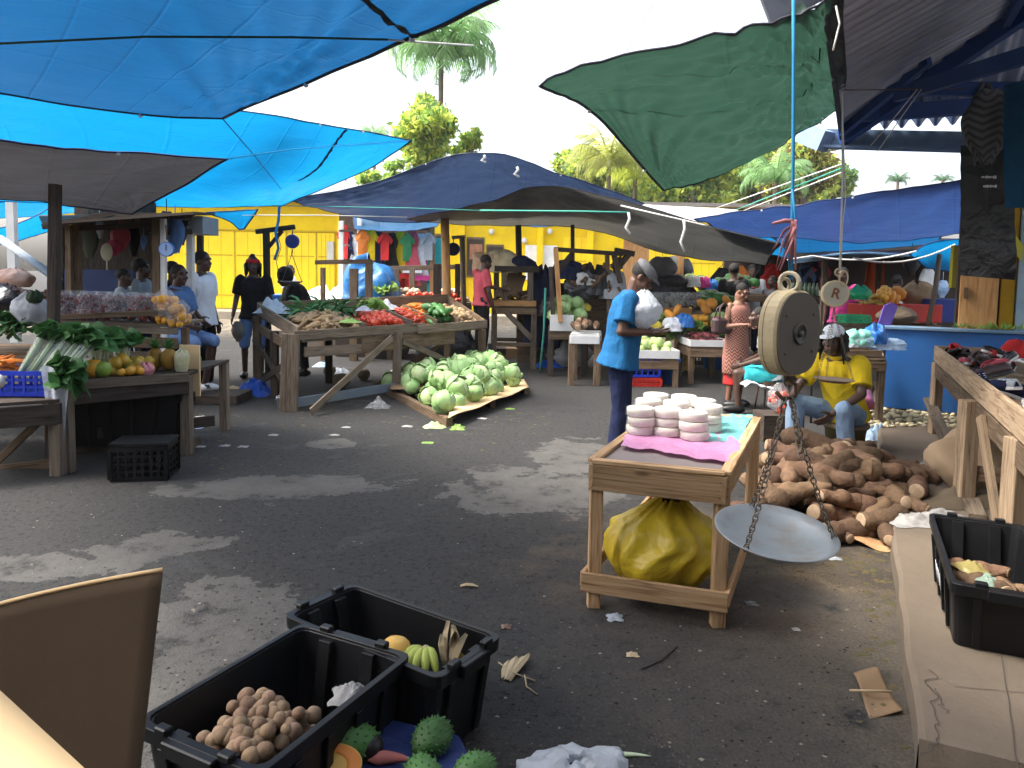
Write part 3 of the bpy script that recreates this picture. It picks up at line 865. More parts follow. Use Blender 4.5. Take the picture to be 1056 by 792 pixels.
tarp('bright cyan tarp lit from above, behind the dark grey awning', [[(-150, 86, 7.6), (0, 92, 8.0), (250, 116, 8.6), (340, 130, 8.8), (424, 145, 9.2)],
      [(-150, 150, 9.0), (40, 150, 9.3), (210, 172, 9.8), (298, 186, 9.6), (372, 178, 10.2)],
      [(-150, 205, 10.2), (0, 208, 10.6), (130, 212, 11), (210, 214, 11.3), (290, 213, 11.6)]], T_CYAN, HEM_BLUE, seed=4, pinamp=.1, eyelets=((.72, 0), (.85, 0), (1, .3), (1, .6)), seam=((.80, 0, .78, .5, .018),))
tarp('dark grey awning sagging over the fruit stall on the left', [[(-150, 132, 5.2), (0, 144, 5.5), (110, 156, 5.85), (234, 164, 6.3)],
      [(-150, 182, 6.2), (0, 180, 6.5), (90, 190, 7.0), (188, 193, 6.9)], [(-150, 212, 7.3), (0, 206, 7.5), (80, 213, 7.7), (136, 220, 7.7)]], T_GREY, HEM_BLUE, seed=6, pinamp=.06, eyelets=((.7, 0),))
tarp('small cyan tarp beyond the grey awning, a narrow bright strip', [[(-60, 208, 13), (60, 209, 13), (122, 213, 13)], [(-60, 227, 14.5), (20, 224, 14.5), (75, 219, 14.5)]], T_CYAN, HEM_BLUE, 24, 12, seed=8)
tarp('slanting blue tarp low at the far left edge by the white pole', [[(-60, 232, 11.5), (0, 236, 11.6), (56, 212, 12)], [(-60, 268, 12.5), (10, 250, 12.5), (54, 238, 12.5)]], T_CYAN, HEM_BLUE, 24, 12, seed=9)
tarp('triangular cyan flap hanging against the yellow building', [[(212, 219, 12), (266, 216, 12)], [(236, 228, 12.1), (262, 222, 12.1)], [(247, 237, 12.2), (252, 236, 12.2)]], T_CYAN, HEM_BLUE, 16, 10, seed=10, wr=.01)
tarp('navy blue tarp peaked in the middle of the yard', [[(298, 206, 13.2), (400, 184, 11.8), (497, 157, 10.8), (578, 181, 11.3), (664, 210, 12.2)],
      [(312, 211, 13.3), (408, 206, 12.5), (495, 189, 12.2), (572, 197, 12.3), (650, 213, 12.8)], [(335, 217, 13.6), (402, 229, 13.4), (488, 222, 13.6), (565, 212, 13.4), (640, 216, 13.2)]], T_NAVY, HEM_BLUE, seed=12, wr=.05, pins=((.5, 0), (0, 0), (1, 0)), pinamp=.16, eyelets=((.35, 0), (.75, 0)))
tarp('charcoal tarp drooping from the green line beside the navy one', [[(420, 226, 12), (500, 208, 11.7), (567, 191, 11.3), (660, 212, 11.2), (806, 252, 10.6)],
      [(430, 228, 13.5), (510, 225, 13.5), (590, 225, 13.4), (690, 240, 13), (795, 263, 12)], [(440, 229, 15), (520, 231, 15), (612, 238, 15), (692, 263, 14.6), (790, 274, 13)]], T_CHAR, HEM_DARK, seed=14, wr=.05, pins=((.45, 0), (1, 0)), pinamp=.1)
tarp('sunlit white awning behind the charcoal tarp', [[(628, 209, 17), (690, 212, 17), (760, 216, 17)], [(640, 222, 14.4), (710, 228, 14.2), (790, 239, 13.8)]], T_WHITE, None, 30, 16, seed=15)
tarp('royal blue tarp stretched across the right of the yard under the roof gutter', [[(716, 226, 9.8), (800, 214, 9.3), (900, 199, 8.8), (1004, 184, 8.3)],
      [(735, 233, 11), (820, 235, 10.6), (905, 226, 10.2), (1004, 221, 9.8)], [(752, 243, 12.2), (830, 247, 12), (905, 249, 11.7), (1004, 238, 11.2)]], T_ROYAL, HEM_BLUE, seed=17, wr=.05, eyelets=((.28, 0), (.6, 0)), seam=((0, .55, 1, .5, .015),))
tarp('bright blue tarp in the shade under the royal blue one', [[(800, 243, 12.6), (880, 247, 12.5), (975, 238, 12.4)], [(800, 262, 14.5), (880, 258, 14.5), (965, 252, 14.5)]], T_BLUE, HEM_BLUE, 24, 12, seed=18)
tarp('small turquoise tarp corner showing below the charcoal tarp', [[(776, 236, 12.4), (800, 248, 12.4), (815, 262, 12.6)], [(795, 262, 13), (810, 266, 13), (832, 268, 13)]], T_CYAN, HEM_BLUE, 14, 8, seed=19, wr=.01)
tarp('pale blue sheet strung low on white cords at right', [[(812, 268, 12.5), (880, 259, 12.4), (945, 262, 12.3)], [(818, 272, 13.4), (880, 266, 13.4), (945, 266, 13.3)]], tarpmat('pale_blue_tarp', (.35, .55, .7), (.45, .7, .85), .5), HEM_BLUE, 20, 8, seed=20, wr=.01)
tarp('light blue tarp hanging at the far right behind the orange column', [[(938, 262, 12.2), (960, 250, 12.2), (995, 246, 12)], [(955, 276, 12.6), (975, 279, 12.6), (995, 282, 12.6)]], T_CYAN, HEM_BLUE, 16, 8, seed=21, wr=.02)
tarp('turquoise awning strip over the clothes stall', [[(364, 222, 17.4), (410, 224, 17.2), (455, 227, 17)], [(366, 236, 16.8), (408, 239, 16.6), (450, 234, 16.4)]], T_CYAN, HEM_BLUE, 24, 8, seed=22, wr=.03)
tarp('thin turquoise awning strip under the charcoal tarp', [[(497, 227, 17), (540, 228, 17), (586, 230, 17)], [(505, 230, 16), (545, 234, 16), (583, 233, 16)]], T_CYAN, HEM_BLUE, 20, 6, seed=23, wr=.02)
gt, gg = tarp('dark green tarp tied to the roof edge and flying out over the yard', [[(557, 89, 4.5), (625, 61, 4.6), (727, 44, 4.5), (800, 21, 4.4), (870, -12, 4.3)],
      [(608, 116, 5.3), (662, 112, 5.4), (735, 104, 5.7), (800, 88, 5.9), (869, 52, 5.9)], [(685, 197, 7), (714, 191, 7.2), (748, 180, 7.4), (802, 151, 7.9), (869, 110, 8.3)]], T_GREEN, HEM_DARK, 80, 60, seed=25, wr=.04, pins=((1, 0), (1, 1), (1, .5), (0, 1)), pinamp=.22, eyelets=((0, .5), (0, .85)), fold=14,
      seam=((0.02, .5, 1, .62, .009), (.35, .2, 1, .4, .006)))
# ================================================================ MARKET SHELTER ON THE RIGHT
RO_T = mat('corrugated_zinc', (.50, .58, .76), (.38, .44, .60), rough=.32, metal=.75, scale=1.2, dirt=.4, dcol=(.2, .18, .18), dscale=3)
B_PAINT = mat('blue_beam_paint', (.015, .05, .20), (.02, .07, .26), rough=.6, scale=4, dirt=.3, dcol=(.015, .02, .03))
B_FASC = mat('blue_fascia_paint', (.10, .16, .26), (.08, .13, .22), rough=.6, scale=4, dirt=.4, dcol=(.03, .04, .06))
E0 = D(868, 132, 9.0)
sh = thing('market_shelter', 'open market shelter at right with corrugated hip roof on blue rafters', 'shelter', (E0.x, E0.y, 0))
SL = .5
def corr(b, fn, s0, s1, lim):
 n = int((s1 - s0) / .026); vs = []
 for i in range(n + 1):
  s = s0 + (s1 - s0) * i / n
  dz = .05 * math.sin(s / .17 * 2 * math.pi)
  vs += [fn(s, 0) + V((0, 0, dz)), fn(s, min(s, lim)) + V((0, 0, dz))]
 b.add(vs, [(2 * i, 2 * i + 2, 2 * i + 3, 2 * i + 1) for i in range(n)], smooth=True)
b = MB(); corr(b, lambda s, t: E0 - KU * s + KV * t + V((0, 0, SL * t)), .0, 9.5, 3.6); o = build(b, 'roof_sheet', RO_T, sh)
b = MB(); corr(b, lambda s, t: E0 + KV * s - KU * t + V((0, 0, SL * t)), .0, 7.5, 3.6); build(b, 'roof_sheet', RO_T, sh)
hip = (KV - KU + V((0, 0, SL)))
b = MB(); b.beam(E0 - V((0, 0, .12)), E0 + hip * 3.6 - V((0, 0, .12)), .09, .18); build(b, 'hip_rafter', B_PAINT, sh)
b = MB(); b.beam(E0 + KV * .2 - KU * .42 + V((0, 0, .06)), E0 + KV * 7 - KU * .42 + V((0, 0, .06)), .10, .16); build(b, 'wall_plate', B_PAINT, sh)
for s in (1.4, 2.4):
 b = MB(); b.beam(E0 + KV * s - KU * s + V((0, 0, SL * s - .09)), E0 + KV * 7.4 - KU * s + V((0, 0, SL * s - .09)), .06, .12); build(b, 'purlin', B_PAINT, sh)
 b = MB(); b.beam(E0 + KV * s - KU * s + V((0, 0, SL * s - .09)), E0 + KV * s - KU * 9.4 + V((0, 0, SL * s - .09)), .06, .12); build(b, 'purlin', B_PAINT, sh)
b = MB(); b.beam(D(925, 98, 7.6), D(1075, 52, 5.6), .07, .13); build(b, 'brace', B_PAINT, sh)
b = MB(); b.beam(D(868, 136, 8.6), D(958, 62, 7.4), .06, .10); build(b, 'brace', B_PAINT, sh)
b = MB(); b.beam(D(940, 92, 7.3), D(1075, 92, 6.7), .07, .12); build(b, 'tie_beam', B_PAINT, sh)
f0, f1 = D(844, 141, 9.15), D(1075, 146, 8.2)
b = MB(); b.beam(f0 - V((0, 0, .02)), f1 - V((0, 0, .02)), .05, .22); b.beam(f0 - V((0, .06, .13)), f1 - V((0, .06, .13)), .16, .03); build(b, 'fascia', B_FASC, sh)
b = MB(); b.beam(D(826, 136, 9.3), D(852, 146, 9.0), .2, .24); build(b, 'gutter_end', mat('pale_blue_paint', (.25, .36, .55), rough=.6), sh)
b = MB(); b.beam(E0 - KU * .05 - V((0, 0, .05)), E0 - KU * 9.4 - V((0, 0, .05)), .035, .18); build(b, 'eave_board', HEM_DARK, sh)
b = MB(); vs = [D(781, -14, 4.4), D(795, 23, 4.4), D(822, 14, 4.45), D(874, -14, 4.5)]
b.add(vs + [p + V((0, .03, 0)) for p in vs], [(0, 1, 2, 3), (7, 6, 5, 4), (0, 4, 5, 1), (1, 5, 6, 2), (2, 6, 7, 3), (3, 7, 4, 0)]); build(b, 'gutter', mat('grey_gutter', (.14, .15, .18), rough=.5, metal=.3), sh)
WB = K(6.95, 0, 0)
colp = D(1009, 300, 8.62)
def column(name, px0, px1, Y, z0, z1, mt, dep=.12):
 a, c = D(px0, 300, Y), D(px1, 300, Y - .42 * (D(px1, 300, Y).x - D(px0, 300, Y).x))
 q = MB(); m_ = (a + c) / 2
 q.box((m_.x, m_.y, (z0 + z1) / 2), ((c - a).length, dep, z1 - z0), Matrix.Rotation(-A25, 3, 'Z'))
 return build(q, name, mt, sh, bevel=.004)
cpl = column('column_panel', 989.5, 1029, 8.5, 1.08, 3.3, W_PLY)
q = MB(); q.box(D(996, 302, 8.38) , (.035, .05, .12), Matrix.Rotation(-A25, 3, 'Z')); build(q, 'latch', RUST, cpl)
column('column_panel', 1031, 1046, 8.46, 1.08, 3.3, mat('ochre_paint', (.58, .34, .01), (.5, .28, .01), rough=.7, scale=2, dirt=.4, dcol=(.3, .17, .02)))
column('column', 1047, 1066, 8.40, 1.08, 3.3, mat('pale_blue_column', (.28, .45, .58), (.38, .45, .5), rough=.7, scale=3, dirt=.4), .2)
column('timber_edge', 986, 989, 8.55, 1.08, 3.2, W_DARK)
column('timber_edge', 1029.3, 1031, 8.48, 1.08, 3.3, W_DARK)
q = MB(); q.beam(D(1038, 240, 8.3), D(1057, 266, 8.3), .12, .02, (0, 1, 0)); build(q, 'yellow_slat', mat('lime_yellow_paint', (.5, .45, .03), rough=.6), sh)
q = MB(); q.box(D(983.5, 275, 8.8), (.06, .06, .5)); build(q, 'bracket', mat('olive_paint', (.28, .25, .02), rough=.6), sh)
BL_W = mat('blue_wall_paint', (.015, .085, .27), (.02, .11, .33), rough=.55, scale=1.5, dirt=.35, dcol=(.02, .04, .09), dscale=1.6, bump=.15, bscale=25)
lw = thing('low_wall', 'low blue painted wall at the edge of the raised walk', 'wall', K(6.95, .1))
b = MB(); c = K(6.95 + .1, .08 + 4, (KZ + 1.06) / 2 + .03); b.box(c, (8, .2, .94), Matrix.Rotation(-A25, 3, 'Z')); build(b, 'wall_body', BL_W, lw)
b = MB(); c = K(6.95 + .1, .06 + 4, 1.085); b.box(c, (8.04, .26, .035), Matrix.Rotation(-A25, 3, 'Z')); build(b, 'coping', mat('worn_blue_coping', (.06, .16, .30), (.16, .22, .28), rough=.8, scale=6), lw, bevel=.006)
def sprig(label, c, n, L, mt, seed, spread=.25, group=None):
 r = random.Random(seed); b = MB()
 for i in range(n):
  a = r.uniform(0, 6.28); d = V((math.cos(a) * r.uniform(.3, 1), math.sin(a) * r.uniform(.3, 1), r.uniform(.1, .7))).normalized()
  p = c + V((r.uniform(-spread, spread), r.uniform(-spread, spread) * .3, .005))
  e = p + d * L * r.uniform(.5, 1)
  s = d.cross(V((0, 0, 1))).normalized() * L * .10
  b.add([p, p.lerp(e, .5) + s, e, p.lerp(e, .5) - s], [(0, 1, 2, 3)])
 return tag(build(b, 'herb_bunch', mt), label, 'herbs', group)
sprig('thin green herbs strewn on the blue wall beside the ochre panel', K(7.05, 1.2, 1.105), 60, .14, L_G, 5)
sprig('small dark herb sprig on the blue wall below the orange panel', K(7.05, .85, 1.105), 26, .12, L_D, 6, .1)
hb = thing('patterned_bag', 'grey zigzag patterned cloth bag hanging from the shelter beam', 'bag', D(1018, 165, 6.9))
PATT = mat('zigzag_cloth', (.10, .095, .09), (.045, .042, .04), rough=.9, scale=20)
def zigzag(m, c1, c2, sc, coord='UV'):
 nt = m.node_tree; N, Lk = nt.nodes, nt.links.new
 tc = N.new('ShaderNodeTexCoord'); sx = N.new('ShaderNodeSeparateXYZ'); Lk(tc.outputs[coord], sx.inputs[0])
 def mth(op, a, c):
  x = N.new('ShaderNodeMath'); x.operation = op
  for i, q in enumerate((a, c)):
   if isinstance(q, (int, float)): x.inputs[i].default_value = q
   else: Lk(q, x.inputs[i])
  return x.outputs[0]
 t = mth('PINGPONG', mth('MULTIPLY', sx.outputs[0], sc), 1.)
 w_ = mth('FRACT', mth('ADD', mth('MULTIPLY', sx.outputs[1], sc * 1.1), t), 0)
 g_ = mth('GREATER_THAN', w_, .55)
 mx = N.new('ShaderNodeMix'); mx.data_type = 'RGBA'; Lk(g_, mx.inputs['Factor'])
 mx.inputs['A'].default_value = (*c1, 1); mx.inputs['B'].default_value = (*c2, 1)
 Lk(mx.outputs['Result'], N['Principled BSDF'].inputs['Base Color'])
zigzag(PATT, (.085, .083, .085), (.04, .038, .04), 9)
def bagsurf(c, wd, ht, dp, seed, taper=.55):
 def f(u, v):
  a = u * 2 * math.pi
  k = math.sin(min(1, .12 + v * 1.0) * math.pi * .9) ** .6 * (1 - taper * (v - .35) ** 2)
  q = V((math.cos(a) * wd / 2 * k, math.sin(a) * dp / 2 * k, ht * (.5 - v)))
  return c + q * (1 + .14 * noise.noise(V((math.cos(a) * 2, math.sin(a) * 2, v * 3 + seed))))
 return f
b = MB(); b.grid(bagsurf(D(1018, 132, 6.9),   .46, .66, .26, 3), 40, 24, su=1, sv=1); build(b, 'bag_body', PATT, hb)
b = MB()
for dx in (-.12, .1):
 b.tube(sag(D(1018, 108, 6.9) + V((dx, 0, 0)), D(1016, 86, 6.9) + V((dx * .2, 0, 0)), .0, 5), .022, 6)
build(b, 'strap', PATT, hb)
b = MB()
p00, p10, p01, p11 = D(990.5, 150, 7.3), D(1048, 150, 7.0), D(990.5, 284, 7.3), D(1047, 289, 7.0)
def sheetf(u, v):
 p = bil((p00, p10, p11, p01), u, v)
 return p + V((0, .03 * noise.noise(V((u * 2, v * 3, 1))) + .004 * math.sin(v * 46 + 2 * noise.noise(V((u * 3, v * 2, 0)))), 0))
b.grid(sheetf, 24, 50)
def lettering_marks():
 """pale worn printing on the black sheet, as unreadable as in the photograph"""
 q = MB(); r = random.Random(4)
 for (px, py, n, w_) in ((1012, 181, 9, 1.3), (1014, 190.5, 8, 1.4)):
  for i in range(n):
   a = D(px + i * 1.75, py, 6.98); c2 = D(px + i * 1.75 + w_, py + 3.2, 6.98)
   q.box((a + c2) / 2, (abs(c2.x - a.x) * r.uniform(.4, .9), .004, abs(c2.z - a.z) * r.uniform(.5, 1)))
 return q
bs = build(b, 'plastic_sheet', BAG_BLK); tag(bs, 'black plastic sheeting hanging below the patterned bag', 'plastic sheet')
build(lettering_marks(), 'printed_marks', mat('worn_print', (.6, .6, .6), rough=.6), bs)
b = MB(); b.grid(lambda u, v: bil((D(1036, 86, 6.6), D(1090, 80, 6.4), D(1090, 220, 6.4), D(1042, 214, 6.6)), u, v) + V((0, .07 * math.sin(u * 14 + v * 2), 0)), 30, 20)
tag(build(b, 'hanging_cloth', cloth('teal_cotton', (.01, .07, .15))), 'dark teal cloth hanging at the right edge by the black sheeting', 'cloth')
# ================================================================ ROPES
def rope(label, pts, r, mt, group=None, s=None, n=5):
 if s is not None: pts = sag(pts[0], pts[-1], s, 14)
 b = MB(); b.tube(pts, r, n)
 return tag(build(b, 'rope', mt), label, 'rope', group)
rope('dark thin rope running beneath the big blue tarp', [D(-20, 46, 3.6), D(150, 38, 3.65), D(300, 38.5, 3.7), D(400, 41, 3.75)], .006, mat('olive_rope', (.06, .08, .03), rough=.9))
rope('pale rope end leading from the big blue tarp toward the tall palm', [D(400, 41, 3.75), D(440, 44, 4.2), D(488, 47, 5)], .006, ROPE_W)
rope('thin cord between the cyan tarp and the corner of the grey awning', [D(233, 164, 6.3), D(300, 154, 8), D(424, 145, 9.2)], .006, ROPE_B)
rope('thin cord from the tied corner of the big blue tarp down to the cyan tarp', [D(230, 123, 6), D(262, 160, 8), D(290, 195, 9.4)], .005, HEM_BLUE)
rope('pale cord stretched from the navy tarp across to the yellow building', [D(250, 222, 12), D(330, 222, 12.5), D(420, 224, 12.2)], .008, ROPE_W)
rope('thin blue green line along the foot of the navy tarp', [D(280, 212, 11), D(420, 214.5, 10.8), D(520, 218, 10.6)], .006, ROPE_G)
rope('bright green line holding the edge of the charcoal tarp', [D(495, 217, 10.6), D(600, 218, 10.5), D(648, 219, 10.5)], .012, ROPE_G)
rope('white cord along the drooping edge of the charcoal tarp', [D(640, 212, 10.8), D(700, 226, 10.6), D(800, 250, 10.3)], .012, ROPE_W)
for k, (px, py, L, lab) in enumerate(((648, 219, .3, 'white rope end dangling from the middle of the charcoal tarp'), (705, 226, .45, 'longer white rope end dangling from the right of the charcoal tarp'), (533, 172, .14, 'white knotted rope on the navy tarp right of its peak'), (499, 160, .10, 'white loop of rope on the peak of the navy tarp'))):
 p = D(px, py, 10.4)
 rope(lab, [p, p + V((.02, 0, -L * .3)), p + V((-.03, 0, -L * .7)), p + V((.03, 0, -L))], .02, ROPE_W)
 if k == 2: pass
rope('white cord hanging in a curve under the pale blue sheet', [D(812, 268, 12.2)] + sag(D(838, 264, 12.2), D(945, 259, 12), .1, 8), .016, ROPE_W)
rope('second white cord sagging below the pale blue sheet', sag(D(880, 266, 11.8), D(985, 252, 11.6), .16, 8), .014, ROPE_W)
for (a, c, lab) in (((735, 216, 20), (872, 168, 9.5), 'pale guy rope rising to the roof corner, upper of three'), ((745, 222, 20), (872, 172, 9.5), 'turquoise guy rope rising to the roof corner, middle of three'), ((760, 220, 20), (868, 178, 9.5), 'pale guy rope rising to the roof corner, lowest of three')):
 rope(lab, [D(*a), D(*c)], .011, ROPE_G if 'turq' in lab else ROPE_W)
rope('thin wire running from the green tarp up into the white sky', [D(643, 58, 4.7), D(688, -20, 4)], .0022, ROPE_W)
rope('knotted white cord dangling on the green tarp by the roof edge', [D(862, 6, 4.1), D(866, 24, 4.1), D(862, 40, 4.1), D(859, 52, 4.1)], .006, ROPE_W)
rope('thin wire strung across under the shelter roof', [D(872, 93, 7.2), D(950, 92, 7.1), D(1000, 91, 7)], .005, RUST)
for (pts, lab) in (([(898, 150, 7), (925, 118, 7), (946, 92, 7)], 'thin cord hanging diagonally inside the shelter roof, left of two'), ([(905, 156, 7), (930, 120, 7), (950, 92, 7)], 'thin cord hanging diagonally inside the shelter roof, right of two')):
 rope(lab, [D(*p) for p in pts], .005, ROPE_W)
# ================================================================ PEOPLE
def bake(mb, vox, smooth=4, fold=0., fscale=.09, seed=0, name='b'):
 me = mb.mesh('tmp'); ob = bpy.data.objects.new('tmp', me); C.objects.link(ob)
 m = ob.modifiers.new('r', 'REMESH'); m.mode = 'VOXEL'; m.voxel_size = vox; m.use_smooth_shade = True
 if smooth:
  q = ob.modifiers.new('s', 'SMOOTH'); q.iterations = smooth; q.factor = .5
 dg = bpy.context.evaluated_depsgraph_get()
 me2 = bpy.data.meshes.new_from_object(ob.evaluated_get(dg))
 bpy.data.objects.remove(ob); bpy.data.meshes.remove(me)
 vs = [v.co.copy() for v in me2.vertices]
 if fold:
  off = V((seed * 3.7, seed * 1.3, seed * 5.1)); ns = [v.normal.copy() for v in me2.vertices]
  for i, (p, n) in enumerate(zip(vs, ns)):
   k = noise.noise(V((p.x / fscale, p.y / fscale, p.z / fscale * .45)) + off)
   vs[i] = p + n * fold * (1 - abs(k) * 3.0)
 out = MB()
 out.v = [tuple(p) for p in vs]
 out.f = [tuple(p.vertices) for p in me2.polygons]
 k = len(out.f); out.uv = [None] * k; out.sm = [True] * k; out.mi = [0] * k
 bpy.data.meshes.remove(me2)
 return out
def etube(b, rings, x, n=20, cap=True, uvs=(1, 1)):
 """loft of ellipses: rings = [(centre, rx, ry)], x = side axis"""
 m = len(rings); vs = []; x = V(x).normalized()
 for i, (c, rx, ry) in enumerate(rings):
  t = V(rings[min(i + 1, m - 1)][0]) - V(rings[max(i - 1, 0)][0]); t.normalize()
  xx = (x - t * x.dot(t)).normalized(); yy = t.cross(xx)
  for k in range(n):
   a = 2 * math.pi * k / n
   vs.append(V(c) + xx * math.cos(a) * rx + yy * math.sin(a) * ry)
 fs, uv = [], []
 for i in range(m - 1):
  for k in range(n):
   k2 = (k + 1) % n
   fs.append((i * n + k, i * n + k2, (i + 1) * n + k2, (i + 1) * n + k))
   uv.append([(k / n * uvs[0], i / m * uvs[1]), ((k + 1) / n * uvs[0], i / m * uvs[1]), ((k + 1) / n * uvs[0], (i + 1) / m * uvs[1]), (k / n * uvs[0], (i + 1) / m * uvs[1])])
 if cap:
  fs += [tuple(range(n - 1, -1, -1)), tuple((m - 1) * n + k for k in range(n))]
  uv += [[(0, 0)] * n] * 2
 b.add(vs, fs, uv, smooth=True)
STAND = dict(pelvis=(0, 0, .95), waist=(0, .005, 1.09), chest=(0, .005, 1.29), neck=(0, -.01, 1.47), head=(0, .015, 1.625),
             shR=(.178, -.01, 1.425), elR=(.225, -.03, 1.13), wrR=(.235, .04, .88), hiR=(.088, 0, .92), knR=(.098, .025, .50), anR=(.10, -.02, .085),
             shL=(-.178, -.01, 1.425), elL=(-.225, -.03, 1.13), wrL=(-.235, .04, .88), hiL=(-.088, 0, .92), knL=(-.098, .025, .50), anL=(-.10, -.02, .085))
SIT = dict(pelvis=(0, 0, .50), waist=(0, .03, .64), chest=(0, .08, .85), neck=(0, .13, 1.03), head=(0, .20, 1.18),
           shR=(.178, .10, .98), elR=(.22, .16, .70), wrR=(.15, .40, .58), hiR=(.09, .03, .48), knR=(.15, .45, .50), anR=(.15, .42, .085),
           shL=(-.178, .10, .98), elL=(-.22, .16, .70), wrL=(-.15, .40, .58), hiL=(-.09, .03, .48), knL=(-.15, .45, .50), anL=(-.15, .42, .085))
def person(label, pos, yaw, H=1.75, base=STAND, J=None, skin=SK2, top=None, bottom=None, shoes=SHOE_B, hair='short', pitch=0, turn=0,
           vox=.013, fat=1.0, toes=None, curl=.6, group=None, palm=None, extra=None, face=True):
 j = dict(base); j.update(J or {})
 s = H / 1.75
 Mw = Matrix.Translation(V(pos)) @ Matrix.Rotation(R(yaw), 4, 'Z') @ Matrix.Scale(s, 4)
 W = {k: Mw @ V(p) for k, p in j.items()}
 t = thing('person', label, 'person', pos, group)
 rot = Matrix.Rotation(R(yaw), 3, 'Z')
 X = (W['shR'] - W['shL']).normalized()
 hx = (W['hiR'] - W['hiL']).normalized()
 fat *= 1
 HM = Matrix.Translation(W['head']) @ Matrix.Rotation(R(yaw + turn), 4, 'Z') @ Matrix.Rotation(R(pitch), 4, 'X') @ Matrix.Scale(s, 4)
 def h(x, y, z): return HM @ V((x, y, z))
 hr = HM.to_3x3()
 b = MB()
 up = (W['neck'] - W['chest']).normalized(); dn = (W['pelvis'] - W['waist']).normalized()
 N_, Ch, Wa, Pe = W['neck'], W['chest'], W['waist'], W['pelvis']
 def torso(infl, lo=None, hemr=None):
  g = infl
  rr = [(N_ + up * .02 * s, .058 + g, .056 + g), (N_.lerp(Ch, .25), .135 + g, .088 + g), (N_.lerp(Ch, .55), .165 * fat + g, .108 * fat + g),
              (Ch, .160 * fat + g, .118 * fat + g), (Wa, .138 * fat + g, .108 * fat + g), (Pe, .158 * fat + g, .118 * fat + g)]
  rr = [(c, a * s, d * s) for c, a, d in rr]
  if lo is None:
   rr.append((Pe + dn * .09 * s, (.13 + g) * s * fat, (.10 + g) * s * fat))
  else:
   rr.append((Pe + dn * lo * s, (hemr or .205) * s * fat, (hemr or .205) * .74 * s * fat))
  return rr
 etube(b, torso(0), X)
 for q in 'RL':
  b.blob(W['sh' + q], ((.062 if top and top.get('sleeve', .6) else .050) * s,) * 3, seg=12, rings=8)
  b.cap(W['sh' + q], W['el' + q], .05 * s, .04 * s); b.cap(W['el' + q], W['wr' + q], .041 * s, .027 * s)
  b.cap(W['hi' + q], W['kn' + q], .082 * s * fat, .056 * s); b.cap(W['kn' + q], W['an' + q], .054 * s, .037 * s)
  kn, an = W['kn' + q], W['an' + q]
  b.blob(kn.lerp(an, .3) - rot @ V((0, .018, 0)) * s, (.05 * s, .05 * s, .11 * s), seg=10, rings=7)
  fd = rot @ V(((.12 if q == 'R' else -.12), 1, 0)).normalized() if toes is None else rot @ V(toes).normalized()
  b.cap(an - fd * .04 * s - V((0, 0, .035 * s)), an + fd * .14 * s - V((0, 0, .05 * s)), .04 * s, .028 * s)
  d = (W['wr' + q] - W['el' + q]).normalized()
  pn = rot @ V(palm[q] if palm and q in palm else ((-1, 0, 0) if q == 'R' else (1, 0, 0)))
  pn = (pn - d * pn.dot(d)).normalized(); sd_ = d.cross(pn) * (1 if q == 'R' else -1)
  w0 = W['wr' + q]; pc = w0 + d * .05 * s
  ax = Matrix((sd_, pn, d)).transposed()
  b.blob(pc, (.04 * s, .017 * s, .052 * s), ax, seg=10, rings=7)
  for i, L in enumerate((.066, .078, .074, .058)):
   r0 = w0 + d * .09 * s + sd_ * (.029 - .0195 * i) * s
   k1 = r0 + (d + pn * curl * .5).normalized() * L * .55 * s
   k2 = k1 + (d * (1 - curl * .6) + pn * curl).normalized() * L * .55 * s
   b.cap(r0, k1, .0098 * s, .0088 * s, 7); b.cap(k1, k2, .0088 * s, .0075 * s, 7)
  r0 = w0 + d * .025 * s + sd_ * .033 * s; k1 = r0 + (sd_ * .75 + d * .6 + pn * .25).normalized() * .045 * s; k2 = k1 + (d + pn * .5 + sd_ * .2).normalized() * .034 * s
  b.cap(r0, k1, .0135 * s, .011 * s, 7); b.cap(k1, k2, .011 * s, .009 * s, 7)
 b.cap(N_ - up * .03 * s, W['head'] + hr @ V((0, -.02, -.06)), .06 * s, .056 * s)
 b.blob(h(0, -.012, .03), (.074 * s, .094 * s, .09 * s), hr, 18, 12)
 b.blob(h(0, .024, -.045), (.057 * s, .068 * s, .074 * s), hr, 16, 10)
 b.blob(h(0, .066, -.098), (.027 * s,) * 3, seg=10, rings=6)
 b.cap(h(0, .086, .012), h(0, .110, -.026), .010 * s, .016 * s, 8)
 for sx in (-1, 1):
  b.blob(h(.015 * sx, .098, -.032), (.011 * s,) * 3, seg=8, rings=5)
  b.blob(h(.044 * sx, .058, -.028), (.027 * s,) * 3, seg=10, rings=6)
  b.blob(h(.077 * sx, -.005, -.005), (.011 * s, .02 * s, .033 * s), hr, 8, 6)
 b.cap(h(-.042, .074, .034), h(.042, .074, .034), .017 * s, .017 * s, 8)
 b.cap(h(-.02, .088, -.066), h(.02, .088, -.066), .0125 * s, .0125 * s, 8)
 bb = bake(b, vox, 2 if vox < .01 else 3)
 bo = build(bb, 'body', [skin, EYE_W, HAIR, LIP], t)
 if face:
  me = bo.data; L0 = worldloc(t)
  e = [h(sx * .031, .086, .010) for sx in (-1, 1)]; pu = [h(sx * .031, .092, .010) for sx in (-1, 1)]
  lp = [h(x, .098, -.066) for x in (-.016, 0, .016)]; br = [h(sx * x, .088, .036) for sx in (-1, 1) for x in (.02, .034, .046)]
  hd = W['head']
  for p in me.polygons:
   c = p.center + L0
   if (c - hd).length > .16 * s: continue
   if min((c - q).length for q in pu) < .0085 * s and vox < .012: p.material_index = 2
   elif vox < .009 and min((c - q).length for q in e) < .0125 * s: p.material_index = 1
   elif min((c - q).length for q in lp) < .013 * s: p.material_index = 3
   elif min((c - q).length for q in br) < .0095 * s: p.material_index = 2
